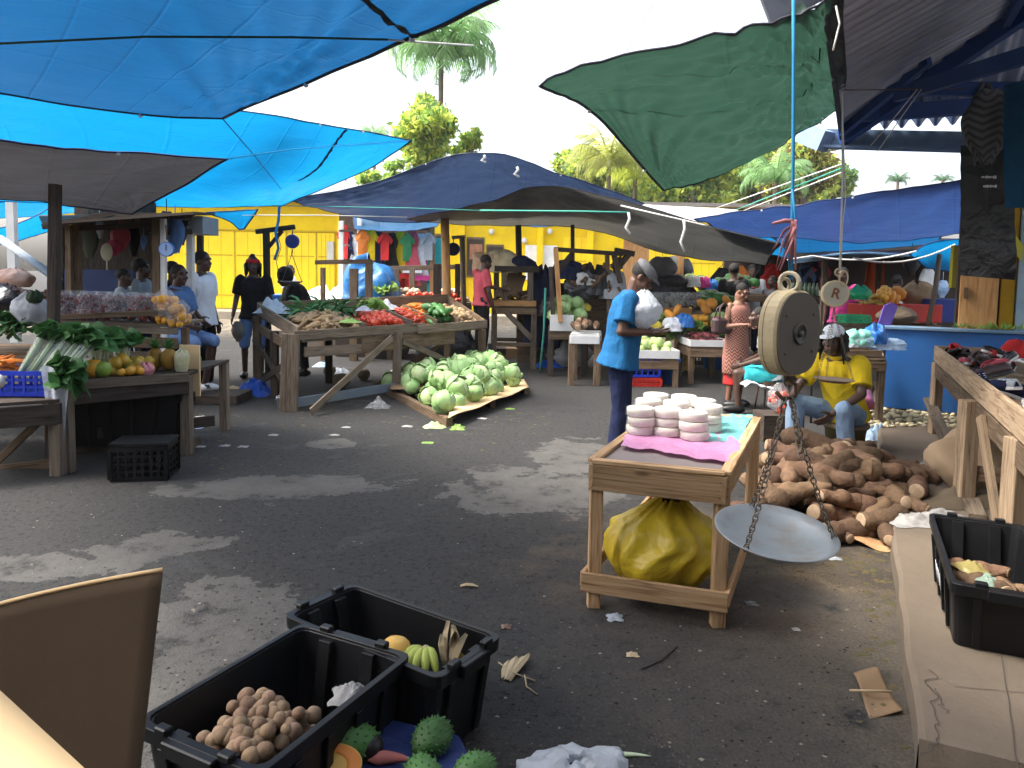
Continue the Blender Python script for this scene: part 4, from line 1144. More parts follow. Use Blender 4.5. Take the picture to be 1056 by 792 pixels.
 seed = abs(hash(label)) % 97 if False else sum(map(ord, label)) % 97
 if top:
  b = MB()
  rr = torso(.016 + top.get('loose', 0), top.get('lo', .07), top.get('hemr'))
  rr[0] = (N_ + up * top.get('neck', -.012) * s, .072 * s, .07 * s)
  if top.get('dress'):
   for zz, r_ in top['dress']:
    rr.append((V((Pe.x, Pe.y, pos[2] + zz)), r_, r_ * .85))
  etube(b, rr, X, 22, uvs=(2.2, 2.4))
  sl = top.get('sleeve', .6); g = .018 + top.get('loose', 0)
  if sl:
   for q in 'RL':
    b.blob(W['sh' + q], ((.058 + g * .7) * s,) * 3, seg=14, rings=8)
    e = W['sh' + q].lerp(W['el' + q], min(1, sl))
    b.tube([W['sh' + q], e], [(.053 + g) * s, (.046 + g + (.010 if sl < 1 else 0)) * s], 14)
    if sl > 1:
     b.cap(e, e, (.048 + g) * s, (.048 + g) * s); b.tube([e, W['el' + q].lerp(W['wr' + q], sl - 1)], [(.046 + g) * s, (.034 + g) * s], 12)
  if not top.get('raw'):
   b = bake(b, max(vox, .009), 3, fold=.006, seed=seed)
  build(b, top.get('name', 'shirt'), top['m'], t)
  if top.get('collar'):
   b = MB(); b.lathe([(.066 * s, -.02 * s), (.076 * s, .012 * s), (.070 * s, .03 * s), (.064 * s, .012 * s)], 16, Matrix.Translation(N_) @ up.to_track_quat('Z', 'Y').to_matrix().to_4x4())
   build(b, 'collar', top['m'], t)
 if bottom:
  b = MB(); g = .014
  etube(b, [(Wa.lerp(Pe, .45), (.146 + g) * s * fat, (.11 + g) * s * fat), (Pe, (.160 + g) * s * fat, (.118 + g) * s * fat), (Pe + dn * .10 * s, (.14 + g) * s * fat, (.105 + g) * s * fat)], hx, 20)
  cut = bottom.get('cut', 1.9)
  for q in 'RL':
   hi, kn, an = W['hi' + q], W['kn' + q], W['an' + q]
   if cut <= 1:
    e = hi.lerp(kn, cut); b.tube([hi, e], [(.088 + g) * s * fat, (.078 + g) * s], 14)
   else:
    b.tube([hi, kn], [(.086 + g) * s * fat, (.062 + g) * s], 14); b.cap(kn, kn, (.062 + g) * s, (.062 + g) * s)
    b.tube([kn, kn.lerp(an, cut - 1)], [(.062 + g) * s, (.052 + g) * s], 14)
   b.cap(hi, hi, (.086 + g) * s * fat, (.086 + g) * s * fat)
  b = bake(b, max(vox, .009), 3, fold=.006, seed=seed + 3)
  build(b, bottom.get('name', 'trousers'), bottom['m'], t)
 if shoes:
  for q in 'RL':
   an = W['an' + q]
   fd = rot @ V(((.12 if q == 'R' else -.12), 1, 0)).normalized() if toes is None else rot @ V(toes).normalized()
   sdv = V((fd.y, -fd.x, 0))
   ax = Matrix((sdv, fd, V((0, 0, 1)))).transposed()
   b = MB(); b.blob(an + fd * .055 * s - V((0, 0, .035 * s)), (.052 * s, .148 * s, .05 * s), ax, 14, 8, fn=lambda p, q_: V((q_.x, q_.y, max(q_.z, -.048 * s) * (1.25 if p.y < -.2 else 1))))
   so_ = build(b, 'shoe', shoes, t)
   if shoes is SHOE_W:
    st = MB()
    for k in range(3):
     c_ = an + fd * (.045 + .022 * k) * s + V((0, 0, -.02 * s))
     for sgn in (-1, 1):
      st.box(c_ + sdv * .049 * s * sgn, (.012 * s, .010 * s, .05 * s), ax @ Matrix.Rotation(.5, 3, 'X'))
    build(st, 'stripe', SHOE_B, so_)
 if hair == 'short':
  b = MB(); b.blob(h(0, -.022, .042), (.081 * s, .096 * s, .088 * s), hr, 18, 12, amp=.02, fr=9); build(b, 'hair', HAIR, t)
 elif hair == 'full':
  b = MB(); b.blob(h(0, -.035, .05), (.10 * s, .105 * s, .10 * s), hr, 20, 14, amp=.06, fr=8, seed=3); build(b, 'hair', HAIR, t)
 elif hair == 'dreads':
  b = MB(); b.blob(h(0, -.022, .042), (.081 * s, .096 * s, .088 * s), hr, 16, 10, amp=.03, fr=9)
  r = random.Random(seed)
  for i in range(26):
   a = R(150 + 240 * i / 25 + r.uniform(-6, 6)) + math.pi / 2
   a = math.pi * (.15 - 1.3 * i / 25)
   L = r.uniform(.13, .24)
   p0 = h(math.cos(a) * .075, math.sin(a) * .08 - .02, .045 + r.uniform(-.02, .03)); o_ = hr @ V((math.cos(a), math.sin(a), 0)) * s
   b.tube([p0, p0 + o_ * .035 - V((0, 0, L * .3 * s)), p0 + o_ * .03 - V((0, 0, L * .7 * s)), p0 + o_ * r.uniform(.01, .05) - V((0, 0, L * s))], [.013 * s, .014 * s, .012 * s, .006 * s], 6)
  build(b, 'hair', HAIR, t)
 elif hair == 'bun':
  b = MB(); b.blob(h(0, -.025, .045), (.081 * s, .097 * s, .09 * s), hr, 18, 12, amp=.02, fr=9); b.blob(h(0, -.12, .06), (.045 * s,) * 3, seg=10, rings=8, amp=.04); build(b, 'hair', HAIR, t)
 if extra: extra(t, h, hr, s, W, rot)
 return t
def flatcap(m):
 def f(t, h, hr, s, W, rot):
  b = MB(); b.blob(h(0, .0, .075), (.092 * s, .118 * s, .05 * s), hr @ Matrix.Rotation(R(-14), 3, 'X'), 20, 10)
  o = build(b, 'cap', m, t)
  q = MB(); q.blob(h(0, .105, .050), (.068 * s, .055 * s, .011 * s), hr @ Matrix.Rotation(R(-14), 3, 'X'), 16, 6); build(q, 'brim', m, o)
 return f
def peakcap(m, band=None, side=0):
 def f(t, h, hr, s, W, rot):
  b = MB(); b.blob(h(0, -.008, .062), (.086 * s, .105 * s, .074 * s), hr, 20, 10, fn=lambda p, q: V((q.x, q.y, max(q.z, -.03 * s))))
  o = build(b, 'cap', m, t)
  q = MB(); q.blob(h(0, .125, .045), (.066 * s, .062 * s, .008 * s), hr @ Matrix.Rotation(R(-10), 3, 'X'), 16, 6); build(q, 'brim', m, o)
  if band:
   k = MB()
   for i in range(5):
    a = R(side + 30 * (i - 2) * .55)
    k.box(h(math.sin(a) * .088, math.cos(a) * .103 - .008, .068), (.012 * s, .008 * s, .03 * s), hr @ Matrix.Rotation(-a, 3, 'Z') @ Matrix.Rotation(R(12 * (-1) ** i), 3, 'Y'))
   build(k, 'lettering', band, o)
 return f
def headband(m):
 def f(t, h, hr, s, W, rot):
  b = MB()
  M = Matrix.Translation(h(0, -.014, .052)) @ hr.to_4x4().normalized()
  b.lathe([(.084 * s, -.028 * s), (.093 * s, -.024 * s), (.095 * s, .02 * s), (.084 * s, .036 * s)], 20, M @ Matrix.Diagonal((1, 1.13, 1, 1)))
  build(b, 'headband', m, t)
  q = MB(); r = random.Random(2)
  for i in range(9):
   a = r.uniform(0, 6.28); p = h(math.cos(a) * .05, math.sin(a) * .05 - .02, .11)
   q.tube([p, p + V((math.cos(a) * .04, math.sin(a) * .04, .05)), p + V((math.cos(a) * .08, math.sin(a) * .08, .02))], [.012, .011, .006], 6)
  build(q, 'hair_tuft', HAIR, t)
 return f
# --- the man with the bag of goods by the small pine table
p = G(636, 478)
person('man in bright blue t-shirt and grey flat cap standing behind the small pine table', p, -97, 1.77, J=dict(
 waist=(0, .025, 1.09), chest=(0, .05, 1.29), neck=(0, .085, 1.455), head=(0, .165, 1.595), shR=(.17, .06, 1.415), shL=(-.17, .06, 1.415),
 elR=(.235, .0, 1.15), wrR=(.15, .24, 1.145), elL=(-.235, .03, 1.15), wrL=(-.10, .26, 1.15)), skin=SK1, top=dict(m=CL_BLUE, sleeve=.72, lo=.11, hemr=.222, loose=.010), bottom=dict(m=CL_NAVY), hair='short',
 pitch=-38, turn=-10, vox=.0062, fat=1.11, palm=dict(R=(0, 0, 1), L=(0, 0, 1)), curl=.35, extra=flatcap(CL_GREY))
bagc = D(664, 319, 6.16)
b = MB(); b.grid(lambda u, v: (lambda a, k: bagc + V((math.cos(a) * .15 * k, math.sin(a) * .12 * k, .160 * (1 - 2 * v))) * (1 + .13 * noise.noise(V((math.cos(a) * 2.3, math.sin(a) * 2.3, v * 5))) + .06 * (.3 - abs(noise.noise(V((math.cos(a) * 6, math.sin(a) * 6, v * 7)))))))(u * 6.2832, max(.03, math.sin(math.pi * (.04 + .93 * v)) ** .6 * (1 if v > .4 else .55 + 1.1 * v))), 36, 30)
tag(build(b, 'carrier_bag', BAG_W), 'full white plastic bag held in the arms of the man in blue', 'plastic bag')
# --- woman in the patterned dress
DRESS = mat('patterned_dress', (.35, .08, .05)); zigzag(DRESS, (.20, .035, .03), (.40, .25, .18), 13)
def womanx(t, h, hr, s, W, rot):
 q = MB()
 for sx in (-1, 1):
  M = Matrix.Translation(h(.031 * sx, .098, .008)) @ hr.to_4x4() @ Matrix.Rotation(R(90), 4, 'X')
  pts = [M @ V((math.cos(a) * .022, math.sin(a) * .018, 0)) for a in [k * math.pi / 6 for k in range(13)]]
  q.tube(pts, .0022, 5)
 q.tube([h(.05, .095, .01), h(.078, .0, .012)], .0022, 5); q.tube([h(-.05, .095, .01), h(-.078, .0, .012)], .0022, 5)
 build(q, 'glasses', SHOE_B, t)
 q = MB(); etube(q, [(V((W['pelvis'].x, W['pelvis'].y, z)), r, r * .85) for z, r in ((.48, .135), (.30, .15), (.285, .15))], (1, 0, 0)); build(q, 'underskirt', CL_RED, t)
p = G(757, 419)
wman = person('woman in a red and cream patterned sleeveless dress looking down, glasses on', p, -152, 1.58, J=dict(
 head=(0, .06, 1.615), neck=(0, .015, 1.47), elR=(.245, .02, 1.13), wrR=(.13, .22, 1.17), elL=(-.23, .03, 1.13), wrL=(-.05, .25, 1.15), shR=(.148, 0, 1.42), shL=(-.148, 0, 1.42)), skin=SK3,
 top=dict(m=DRESS, sleeve=0, lo=.10, hemr=.185, name='dress', neck=-.03, dress=((.62, .185), (.44, .18), (.43, .175)), raw=True), hair='bun', pitch=-28, turn=12, vox=.008, fat=1.06, shoes=SHOE_B, palm=dict(R=(0, -.2, -1), L=(0, -.2, -1)), extra=womanx)
hbp = D(746, 336, 9.25)
t = thing('handbag', 'dark brown leather handbag hanging from the elbow of the woman in the dress', 'handbag', hbp - V((0, 0, .14)))
b = MB(Matrix.Translation(hbp) @ rotz(R(28))); b.box((0, 0, 0), (.34, .12, .20)); build(b, 'bag_body', LEATHER, t, bevel=.03)
b = MB(Matrix.Translation(hbp) @ rotz(R(28)))
for y in (-.045, .045): b.tube([(-.11, y, .09), (-.09, y * .5, .22), (0, 0, .29), (.09, y * .5, .22), (.11, y, .09)], .010, 6)
build(b, 'strap', LEATHER, t)
# --- the yam seller
p = D(872, 440, 6.75); p.z = 0
person('yam seller in a yellow polo shirt, pale jeans and white cap sitting on a bucket', p, 128, 1.80, SIT, J=dict(
 pelvis=(0, 0, .40), waist=(0, .05, .53), chest=(0, .13, .74), neck=(0, .20, .91), head=(0, .29, 1.06), shR=(.185, .17, .86), shL=(-.185, .17, .86),
 elR=(.27, .36, .62), wrR=(.20, .56, .55), elL=(-.27, .28, .62), wrL=(-.14, .50, .45), hiR=(.09, .03, .38), hiL=(-.09, .03, .38), knR=(.24, .44, .49), anR=(.24, .44, .085), knL=(-.20, .43, .49), anL=(-.22, .36, .085)),
 skin=SK2, top=dict(m=CL_YEL, sleeve=.75, lo=.05, loose=.012, collar=True), bottom=dict(m=CL_JEAN), hair='dreads', pitch=-6, turn=4, vox=.0075, fat=1.05, shoes=SHOE_B, extra=peakcap(CL_WHITE, SHOE_B, 60))
def bucket(label, c, r0, r1, h_, mt, handle=True, group=None, lid=None):
 t = thing('bucket', label, 'bucket', c, group)
 M = Matrix.Translation(V(c))
 b = MB(); b.lathe([(0, .002), (r0, .002), (r0 + (r1 - r0) * .9, h_ * .9), (r1 + .012, h_ * .9), (r1 + .012, h_), (r1 - .004, h_), (r1 - .008, h_ * .9), (r0 - .004, .012), (0, .012)], 28, M); build(b, 'bucket_body', mt, t)
 if handle:
  b = MB(); b.tube([M @ V((math.cos(a) * (r1 + .014), math.sin(a) * .05 + (r1 * .2), h_ * .88 - math.sin(a) * r1 * .8)) for a in [k * math.pi / 12 for k in range(13)]], .004, 5); build(b, 'handle', MET, t)
 if lid:
  b = MB(); b.lathe([(0, h_ + .012), (r1, h_ + .012), (r1 + .02, h_ + .006), (r1 + .02, h_ - .02)], 24, M); build(b, 'lid', lid, t)
 return t
bucket('olive paint bucket used as a seat by the yam seller', (p.x, p.y, 0), .15, .185, .30, mat('olive_plastic', (.16, .13, .035), rough=.5), False, lid=mat('brown_lid', (.14, .09, .05), rough=.6))
# --- seated customer half hidden behind the scale
p = D(797, 420, 8.9); p.z = 0
person('seated customer in turquoise shorts with a white towel, half hidden behind the big scale', p, 75, 1.7, SIT, J=dict(head=(0, .22, 1.20), wrR=(.1, .36, .62), wrL=(-.1, .40, .60)), skin=SK2,
       top=dict(m=CL_LGREY, sleeve=.7), bottom=dict(m=CL_TURQ, cut=.8, name='shorts'), vox=.012)
b = MB(); c = D(781, 393, 8.7)
b.grid(lambda u, v: c + V(((u - .5) * .34, (v - .5) * .22, .05 * math.cos(u * 5) * 1 + .03 * noise.noise(V((u * 5, v * 5, 2))) - .10 * (abs(u - .5) * 2) ** 2)), 18, 12)
tag(build(b, 'towel', CL_WHITE, solid=.008), 'white towel over the lap of the seated customer in turquoise shorts', 'towel')
t = thing('stool', 'low metal stool under the seated customer in turquoise shorts', 'stool', p)
b = MB(); b.box((p.x, p.y, .385), (.36, .34, .03)); build(b, 'seat', RUST, t)
for a, c_ in ((-1, -1), (1, -1), (-1, 1), (1, 1)):
 b = MB(); b.tube([(p.x + a * .14, p.y + c_ * .13, .37), (p.x + a * .17, p.y + c_ * .16, 0)], .014, 6); build(b, 'leg', RUST, t)
# --- the young man with the red headband
p = G(262, 390)
def bootx(t, h, hr, s, W, rot): headband(CL_RED)(t, h, hr, s, W, rot)
person('man in black t-shirt and denim shorts with a red headband, standing beside the scale post', p, -168, 1.83, J=dict(elR=(.235, -.02, 1.14), wrR=(.27, .08, .90), anR=(.13, -.05, .085), knR=(.12, .03, .5)), skin=SK2,
       top=dict(m=CL_BLACK, sleeve=.75, lo=.08, hemr=.21, loose=.004), bottom=dict(m=CL_JEAN2, cut=1.08, name='shorts'), hair='dreads', vox=.011, turn=10, extra=bootx)
c = D(246, 342, 11.0); b = MB(); b.grid(bagsurf(c, .22, .30, .14, 5), 20, 14)
tag(build(b, 'cloth_bag', mat('grey_brown_cloth', (.2, .17, .14), rough=.9)), 'small grey brown bag in the hand of the man with the headband', 'bag')
# --- the three by the fruit stall
p = D(209, 330, 9.7); p.z = 0
person('man in plain white t-shirt standing in profile beside the fruit stall', p, -102, 1.86, J=dict(elR=(.22, -.08, 1.15), wrR=(.20, .10, .95)), skin=SK2, top=dict(m=CL_WHITE, sleeve=.75, lo=.10, loose=.008, hemr=.215), bottom=dict(m=CL_BLACK), vox=.010, fat=1.03)
p = D(179, 345, 9.2); p.z = 0
person('man in pale blue shirt and jean shorts perched on a bench in striped trainers', p, -108, 1.83, SIT, J=dict(
 pelvis=(0, 0, .80), waist=(0, .0, .94), chest=(0, .02, 1.15), neck=(0, .05, 1.32), head=(0, .10, 1.475), shR=(.178, .03, 1.27), shL=(-.178, .03, 1.27), elR=(.24, .08, .98), wrR=(.14, .32, .90), elL=(-.24, .06, 1.0), wrL=(-.1, .26, .88),
 hiR=(.10, .03, .78), hiL=(-.10, .03, .78), knR=(.15, .44, .70), knL=(-.13, .47, .71), anR=(.16, .42, .22), anL=(-.12, .34, .18)), skin=SK2,
 top=dict(m=CL_SHIRT, sleeve=.8, lo=.06, loose=.016, collar=True), bottom=dict(m=CL_JEAN2, cut=1.1, name='shorts'), shoes=SHOE_W, vox=.010, turn=-8)
bench = thing('bench', 'rough dark bench under the man with white striped trainers', 'bench', p)
b = MB(); b.box((p.x - .05, p.y - .02, .70), (.5, .8, .05)); build(b, 'seat', W_DARK, bench)
for a, c_ in ((-1, -1), (1, -1), (-1, 1), (1, 1)):
 b = MB(); b.box((p.x - .05 + a * .2, p.y + c_ * .33, .337), (.06, .06, .675)); build(b, 'leg', W_DARK, bench)
b = MB(); b.box((p.x + .50, p.y - .12, .055), (.85, .55, .11));
tag(build(b, 'footboard', W_DARK, bevel=.006), 'low dark plank step under the white striped trainers', 'step')
p = D(178, 290, 10.6); p.z = 0
person('woman with long dark hair seen between the two men at the fruit stall', p, -120, 1.72, skin=SK2, top=dict(m=CL_BLACK, sleeve=.6), bottom=dict(m=CL_NAVY), hair='full', vox=.014)
p = D(127, 300, 9.5); p.z = 0
person('seated person with cropped hair low behind the bagged goods of the fruit stall', p, -70, 1.62, skin=SK2, top=dict(m=CL_LGREY, sleeve=.6), bottom=dict(m=CL_NAVY), vox=.014)
p = D(146, 300, 9.9); p.z = 0
person('stallholder in a grey top facing right behind the bagged goods', p, -85, 1.74, skin=SK2, top=dict(m=CL_LGREY, sleeve=.6), bottom=dict(m=CL_NAVY), hair='full', vox=.014)
# --- behind the vegetable stand
p = D(312, 318, 11.5); p.z = 0
def hood(t, h, hr, s, W, rot):
 b = MB(); b.blob(h(0, -.04, .03), (.115 * s, .125 * s, .14 * s), hr, 18, 12, amp=.04, fr=5)
 b = bake(b, .014, 2); build(b, 'hood', CL_BLACK, t)
person('person in a black hooded top bending over the goods behind the weighing pan', p, 115, 1.74, J=dict(chest=(0, .09, 1.26), neck=(0, .19, 1.41), head=(0, .28, 1.53), shR=(.2, .15, 1.37), shL=(-.2, .15, 1.37), elR=(.24, .25, 1.1), wrR=(.15, .42, .98), elL=(-.24, .25, 1.1), wrL=(-.1, .45, .98)), skin=SK2,
       top=dict(m=CL_BLACK, sleeve=1.9, lo=.10, loose=.03), bottom=dict(m=CL_BLACK), hair='full', vox=.013, fat=1.12, extra=hood, pitch=-25)
p = D(299, 292, 17); p.z = .0
person('distant person in a white shirt behind the hooded figure', p, -100, 1.78, skin=SK1, top=dict(m=CL_WHITE, sleeve=.7), bottom=dict(m=CL_GREY), vox=.018, face=False)
p = D(496, 330, 12.4); p.z = .22
person('man in a rose t-shirt reaching across the wooden stand', p, -62, 1.76, J=dict(head=(0, .08, 1.6), neck=(0, .04, 1.45), elL=(-.22, .2, 1.2), wrL=(-.12, .46, 1.16), elR=(.24, .02, 1.12), wrR=(.2, .12, .88)), skin=SK2,
       top=dict(m=CL_PINK, sleeve=.75, lo=.07), bottom=dict(m=CL_BLACK), vox=.012, pitch=-18)
b = MB(); c = D(496, 345, 12.45); b.box((c.x, c.y, .11), (.8, .9, .22)); tag(build(b, 'platform', W_DARK), 'low dark platform under the man in the rose t-shirt', 'platform')
# --- deep under the right hand tarps
def far(label, px, py_head, Y, yaw, top, H=None, hair='short', skin=SK2, base=STAND, bottom=CL_NAVY, **k):
 p = D(px, py_head, Y); hz = p.z
 H = H or (hz + .12)
 q = V((p.x, p.y, hz + .13 - H if base is STAND else 0))
 return person(label, q, yaw, H, base, skin=skin, top=dict(m=top, sleeve=.7), bottom=dict(m=bottom), hair=hair, vox=.017, face=False, **k)
far('man in a grey shirt with his back turned, behind the red fruit crates', 925, 291, 12.6, -60, CL_LGREY)
far('woman in a white blouse sitting in the shade far behind the patterned dress', 776, 280, 15.5, 170, CL_WHITE, hair='bun')
far('person in a black t-shirt standing at the back beside the white blouse', 757, 279, 14, -20, CL_BLACK)
far('person with a magenta top hidden behind the smaller hanging scale', 869, 284, 12.2, 150, CL_MAG)
far('person in a dark shirt leaning in the shade right of the white blouse', 797, 291, 14.6, 120, CL_GREY)
# ================================================================ PRODUCE PROTOTYPES (one of each kind, copied in loops)
FARAWAY = V((0, 0, 0))
def single(b, name, mats, label, cat, group, **k):
 o = build(b, name, mats, origin=(0, 0, 0), **k)
 return tag(o, label, cat, group)
M_CABB = mat('cabbage_leaf', (.42, .55, .22), (.55, .66, .36), rough=.45, scale=5, rnd=.14, huev=.015, bump=.3, bscale=18, sss=.0, c3=(.62, .72, .5))
M_CABB2 = mat('outer_cabbage_leaf', (.22, .40, .12), (.42, .58, .27), rough=.5, scale=6, rnd=.15, bump=.4, bscale=14)
def cabbage(seed, label, group):
 r = random.Random(seed)
 t = thing('cabbage', label, 'cabbage', (0, 0, 0), group)
 b = MB(); b.blob((0, 0, .108), (.115, .115, .105), seg=22, rings=14, amp=.025, fr=5, seed=seed); build(b, 'head', M_CABB, t)
 for i in range(5):
  a0 = i * 1.26 + r.uniform(-.3, .3)
  M = Matrix.Translation((0, 0, .105)) @ Matrix.Rotation(a0, 4, 'Z') @ Matrix.Rotation(r.uniform(-.3, .3), 4, 'Y')
  def f(u, v, s_=seed * 9 + i):
   th = R(165 - 118 * v); ph = (u - .5) * R(95) * (.35 + .65 * math.sin(math.pi * min(1, .15 + v * .8)))
   rr = .122 + .016 * v * v + .008 * noise.noise(V((u * 4, v * 4, s_))) + (.03 * max(0, v - .8) * 3 * (.5 + noise.noise(V((u * 5, 1, s_)))))
   return M @ V((rr * math.sin(th) * math.cos(ph), rr * math.sin(th) * math.sin(ph), rr * math.cos(th) * .93))
  q = MB(); q.grid(f, 8, 8); build(q, 'outer_leaf', M_CABB2, t, solid=.003)
 return t
M_CARROT = mat('carrot_skin', (.68, .19, .025), (.75, .26, .05), rough=.5, scale=14, rnd=.15)
def taper(label, name, cat, group, mt, L, r, bend=.05, seed=1, tip=.15, n=9, amp=0., stem=None):
 b = MB(); pts, rs = [], []
 for i in range(n):
  t = i / (n - 1)
  pts.append((L * (t - .5), bend * L * math.sin(t * 3.14), r * .9 + .15 * r * noise.noise(V((t * 3, seed, 0)))))
  rs.append(max(.001, r * (math.sin(min(1, .08 + t * 3) * 1.57)) * (1 - (1 - tip) * t ** 1.6) * (1 + amp * noise.noise(V((t * 5, seed, 3))))) * (1 if i < n - 1 else .25))
 b.tube(pts, rs, 8)
 o = single(b, name, mt, label, cat, group)
 if stem:
  q = MB(); q.tube([V(pts[0]), V(pts[0]) - V((.25 * L * .4, 0, 0))], [r * .3, r * .22], 6); build(q, 'stem', stem, o)
 return o
M_TOM = mat('tomato_skin', (.62, .045, .02), (.70, .10, .03), rough=.25, scale=3, rnd=.15, spec=.6)
M_STEM = mat('green_stem', (.10, .19, .04), rough=.6)
def roundfruit(label, name, cat, group, mt, r, squash=.92, seed=1, stem=True, amp=.02, seg=14):
 b = MB(); b.blob((0, 0, r * squash), (r, r, r * squash), seg=seg, rings=9, amp=amp, fr=3, seed=seed, fn=lambda p, q: q * (1 - .12 * max(0, p.z - .8) * 5))
 o = single(b, name, mt, label, cat, group)
 if stem:
  q = MB(); q.tube([(0, 0, r * squash * 1.75), (.1 * r, 0, r * squash * 2.15)], [r * .12, r * .08], 5); build(q, 'stem', M_STEM, o)
 return o
M_YAM = mat('yam_skin', (.12, .066, .037), (.20, .12, .072), rough=.9, scale=11, rnd=.38, huev=.012, bump=.9, bscale=40, dirt=.85, dcol=(.065, .042, .028), dscale=13, bump2=.3, b2scale=18)
M_YAMCUT = mat('yam_flesh', (.50, .37, .25), (.28, .18, .10), rough=.8, scale=20)
def yam(seed, label, group):
 r = random.Random(seed)
 t = thing('yam', label, 'yam', (0, 0, 0), group)
 L, rad = r.uniform(.30, .48), r.uniform(.046, .066)
 n = 20; pts, rs = [], []
 bz = r.uniform(-.18, .18)
 for i in range(n):
  u = i / (n - 1)
  pts.append(V((L * (u - .5), bz * L * math.sin(u * 3.1) + .02 * noise.noise(V((u * 4, seed, 1))), rad * .85 + .012 * noise.noise(V((u * 4, seed, 7))))))
  k = (.72 + .35 * math.sin(u * 2.6)) * (1 + .28 * noise.noise(V((u * 5.5, seed, 2))))
  if seed % 3 == 0: k *= 1.25 - .75 * u
  k *= 1 if i < n - 2 else (.8 if i == n - 2 else .42)
  rs.append(rad * k)
 b = MB(); b.tube(pts, rs, 15)
 if seed % 4 == 1:   # a knuckle growing out of the side
  m_ = pts[9]; b.cap(m_, m_ + V((.03, .10, .02)), rad * .7, rad * .5, 12)
 off = V((seed, 0, 0))
 b.v = [tuple(V(p) + (V(p) - V((p[0], 0, rad * .85))).normalized() * (.011 * noise.noise(V(p) * 17 + off) + .005 * noise.noise(V(p) * 48 + off))) for p in b.v]
 build(b, 'tuber', M_YAM, t)
 q = MB(); d = (pts[0] - pts[1]).normalized()
 q.tube([pts[0] + d * .001, pts[0] + d * .004], [rs[0] * .93, rs[0] * .8], 15); build(q, 'cut_end', M_YAMCUT, t)
 return t
M_GINGER = mat('ginger_skin', (.27, .175, .085), (.36, .25, .14), rough=.85, scale=12, rnd=.3, bump=.5, bscale=50)
def ginger(seed, label, group, mt=None):
 r = random.Random(seed); b = MB(); p = V((-.06, 0, .022))
 for i in range(4):
  q = p + V((.045, r.uniform(-.03, .03), r.uniform(-.004, .008))); b.cap(p, q, r.uniform(.018, .024), r.uniform(.016, .024), 8)
  if i in (1, 2): b.cap(q, q + V((r.uniform(-.01, .03), r.choice((-1, 1)) * .045, .01)), .017, .013, 8)
  p = q
 return single(b, 'ginger_root', mt or M_GINGER, label, 'ginger', group)
M_CUC = mat('green_squash_skin', (.035, .13, .03), (.07, .21, .05), rough=.4, scale=9, rnd=.25)
M_PEPR = mat('pepper_skin', (.50, .05, .015), (.16, .22, .03), rough=.3, scale=5, rnd=.2, mid=.6, wid=.06)
M_ORANGE = mat('orange_skin', (.80, .36, .03), (.78, .42, .06), rough=.45, scale=20, bump=.2, bscale=90, rnd=.12)
M_MANGO = mat('mango_skin', (.70, .36, .04), (.30, .30, .04), rough=.4, scale=4, rnd=.15, c3=(.6, .2, .04))
M_GREENF = mat('green_fruit_skin', (.14, .24, .03), (.25, .33, .06), rough=.4, scale=5, rnd=.2)
M_SAPO = mat('sapodilla_skin', (.17, .105, .06), (.25, .17, .11), rough=.8, scale=8, rnd=.25, huev=.01, bump=.25, bscale=90, dirt=.3, dcol=(.2, .1, .05))
M_POT = mat('potato_skin', (.30, .20, .10), (.37, .26, .15), rough=.85, scale=9, rnd=.25)
M_ONION = mat('purple_bean_pod', (.16, .03, .04), (.25, .06, .06), rough=.4, scale=8, rnd=.3)
M_PINE = mat('pineapple_skin', (.50, .25, .03), (.20, .12, .02), rough=.6, scale=14, rnd=.15)
M_LEAFP = mat('dark_bunch_leaf', (.04, .13, .03), (.07, .19, .05), rough=.5, scale=8, transl=.25, rnd=.2)
M_LEAFY = mat('lettuce_leaf', (.22, .40, .08), (.35, .52, .14), rough=.5, scale=8, transl=.3, rnd=.2)
M_SCAL = mat('scallion_stalk', (.05, .16, .04), (.09, .22, .07), rough=.45, scale=8, rnd=.2)
M_STALK = mat('pale_stalk', (.50, .60, .36), (.62, .70, .50), rough=.4, scale=8)
M_BAN = mat('banana_skin', (.30, .38, .06), (.45, .48, .10), rough=.45, scale=6)
M_BANY = mat('ripe_banana_skin', (.68, .48, .05), (.6, .44, .08), rough=.45, scale=6, rnd=.15)
M_SOUR = mat('soursop_skin', (.045, .12, .03), (.07, .17, .045), rough=.55, scale=12, rnd=.2, dirt=.3, dcol=(.02, .04, .015), dscale=10)
M_PAPF = mat('papaya_flesh', (.80, .30, .05), (.72, .22, .03), rough=.4, scale=9, sss=.15)
M_PAPS = mat('papaya_rind', (.72, .40, .08), (.6, .38, .09), rough=.5, scale=4)
M_SEED = mat('wet_seed', (.16, .05, .015), (.4, .15, .03), rough=.35, scale=40)
M_HUSK = mat('dry_husk', (.50, .40, .25), (.36, .27, .16), rough=.9, scale=12)
M_PUMP = mat('cut_pumpkin', (.72, .27, .03), (.62, .3, .06), rough=.55, scale=6, rnd=.2)
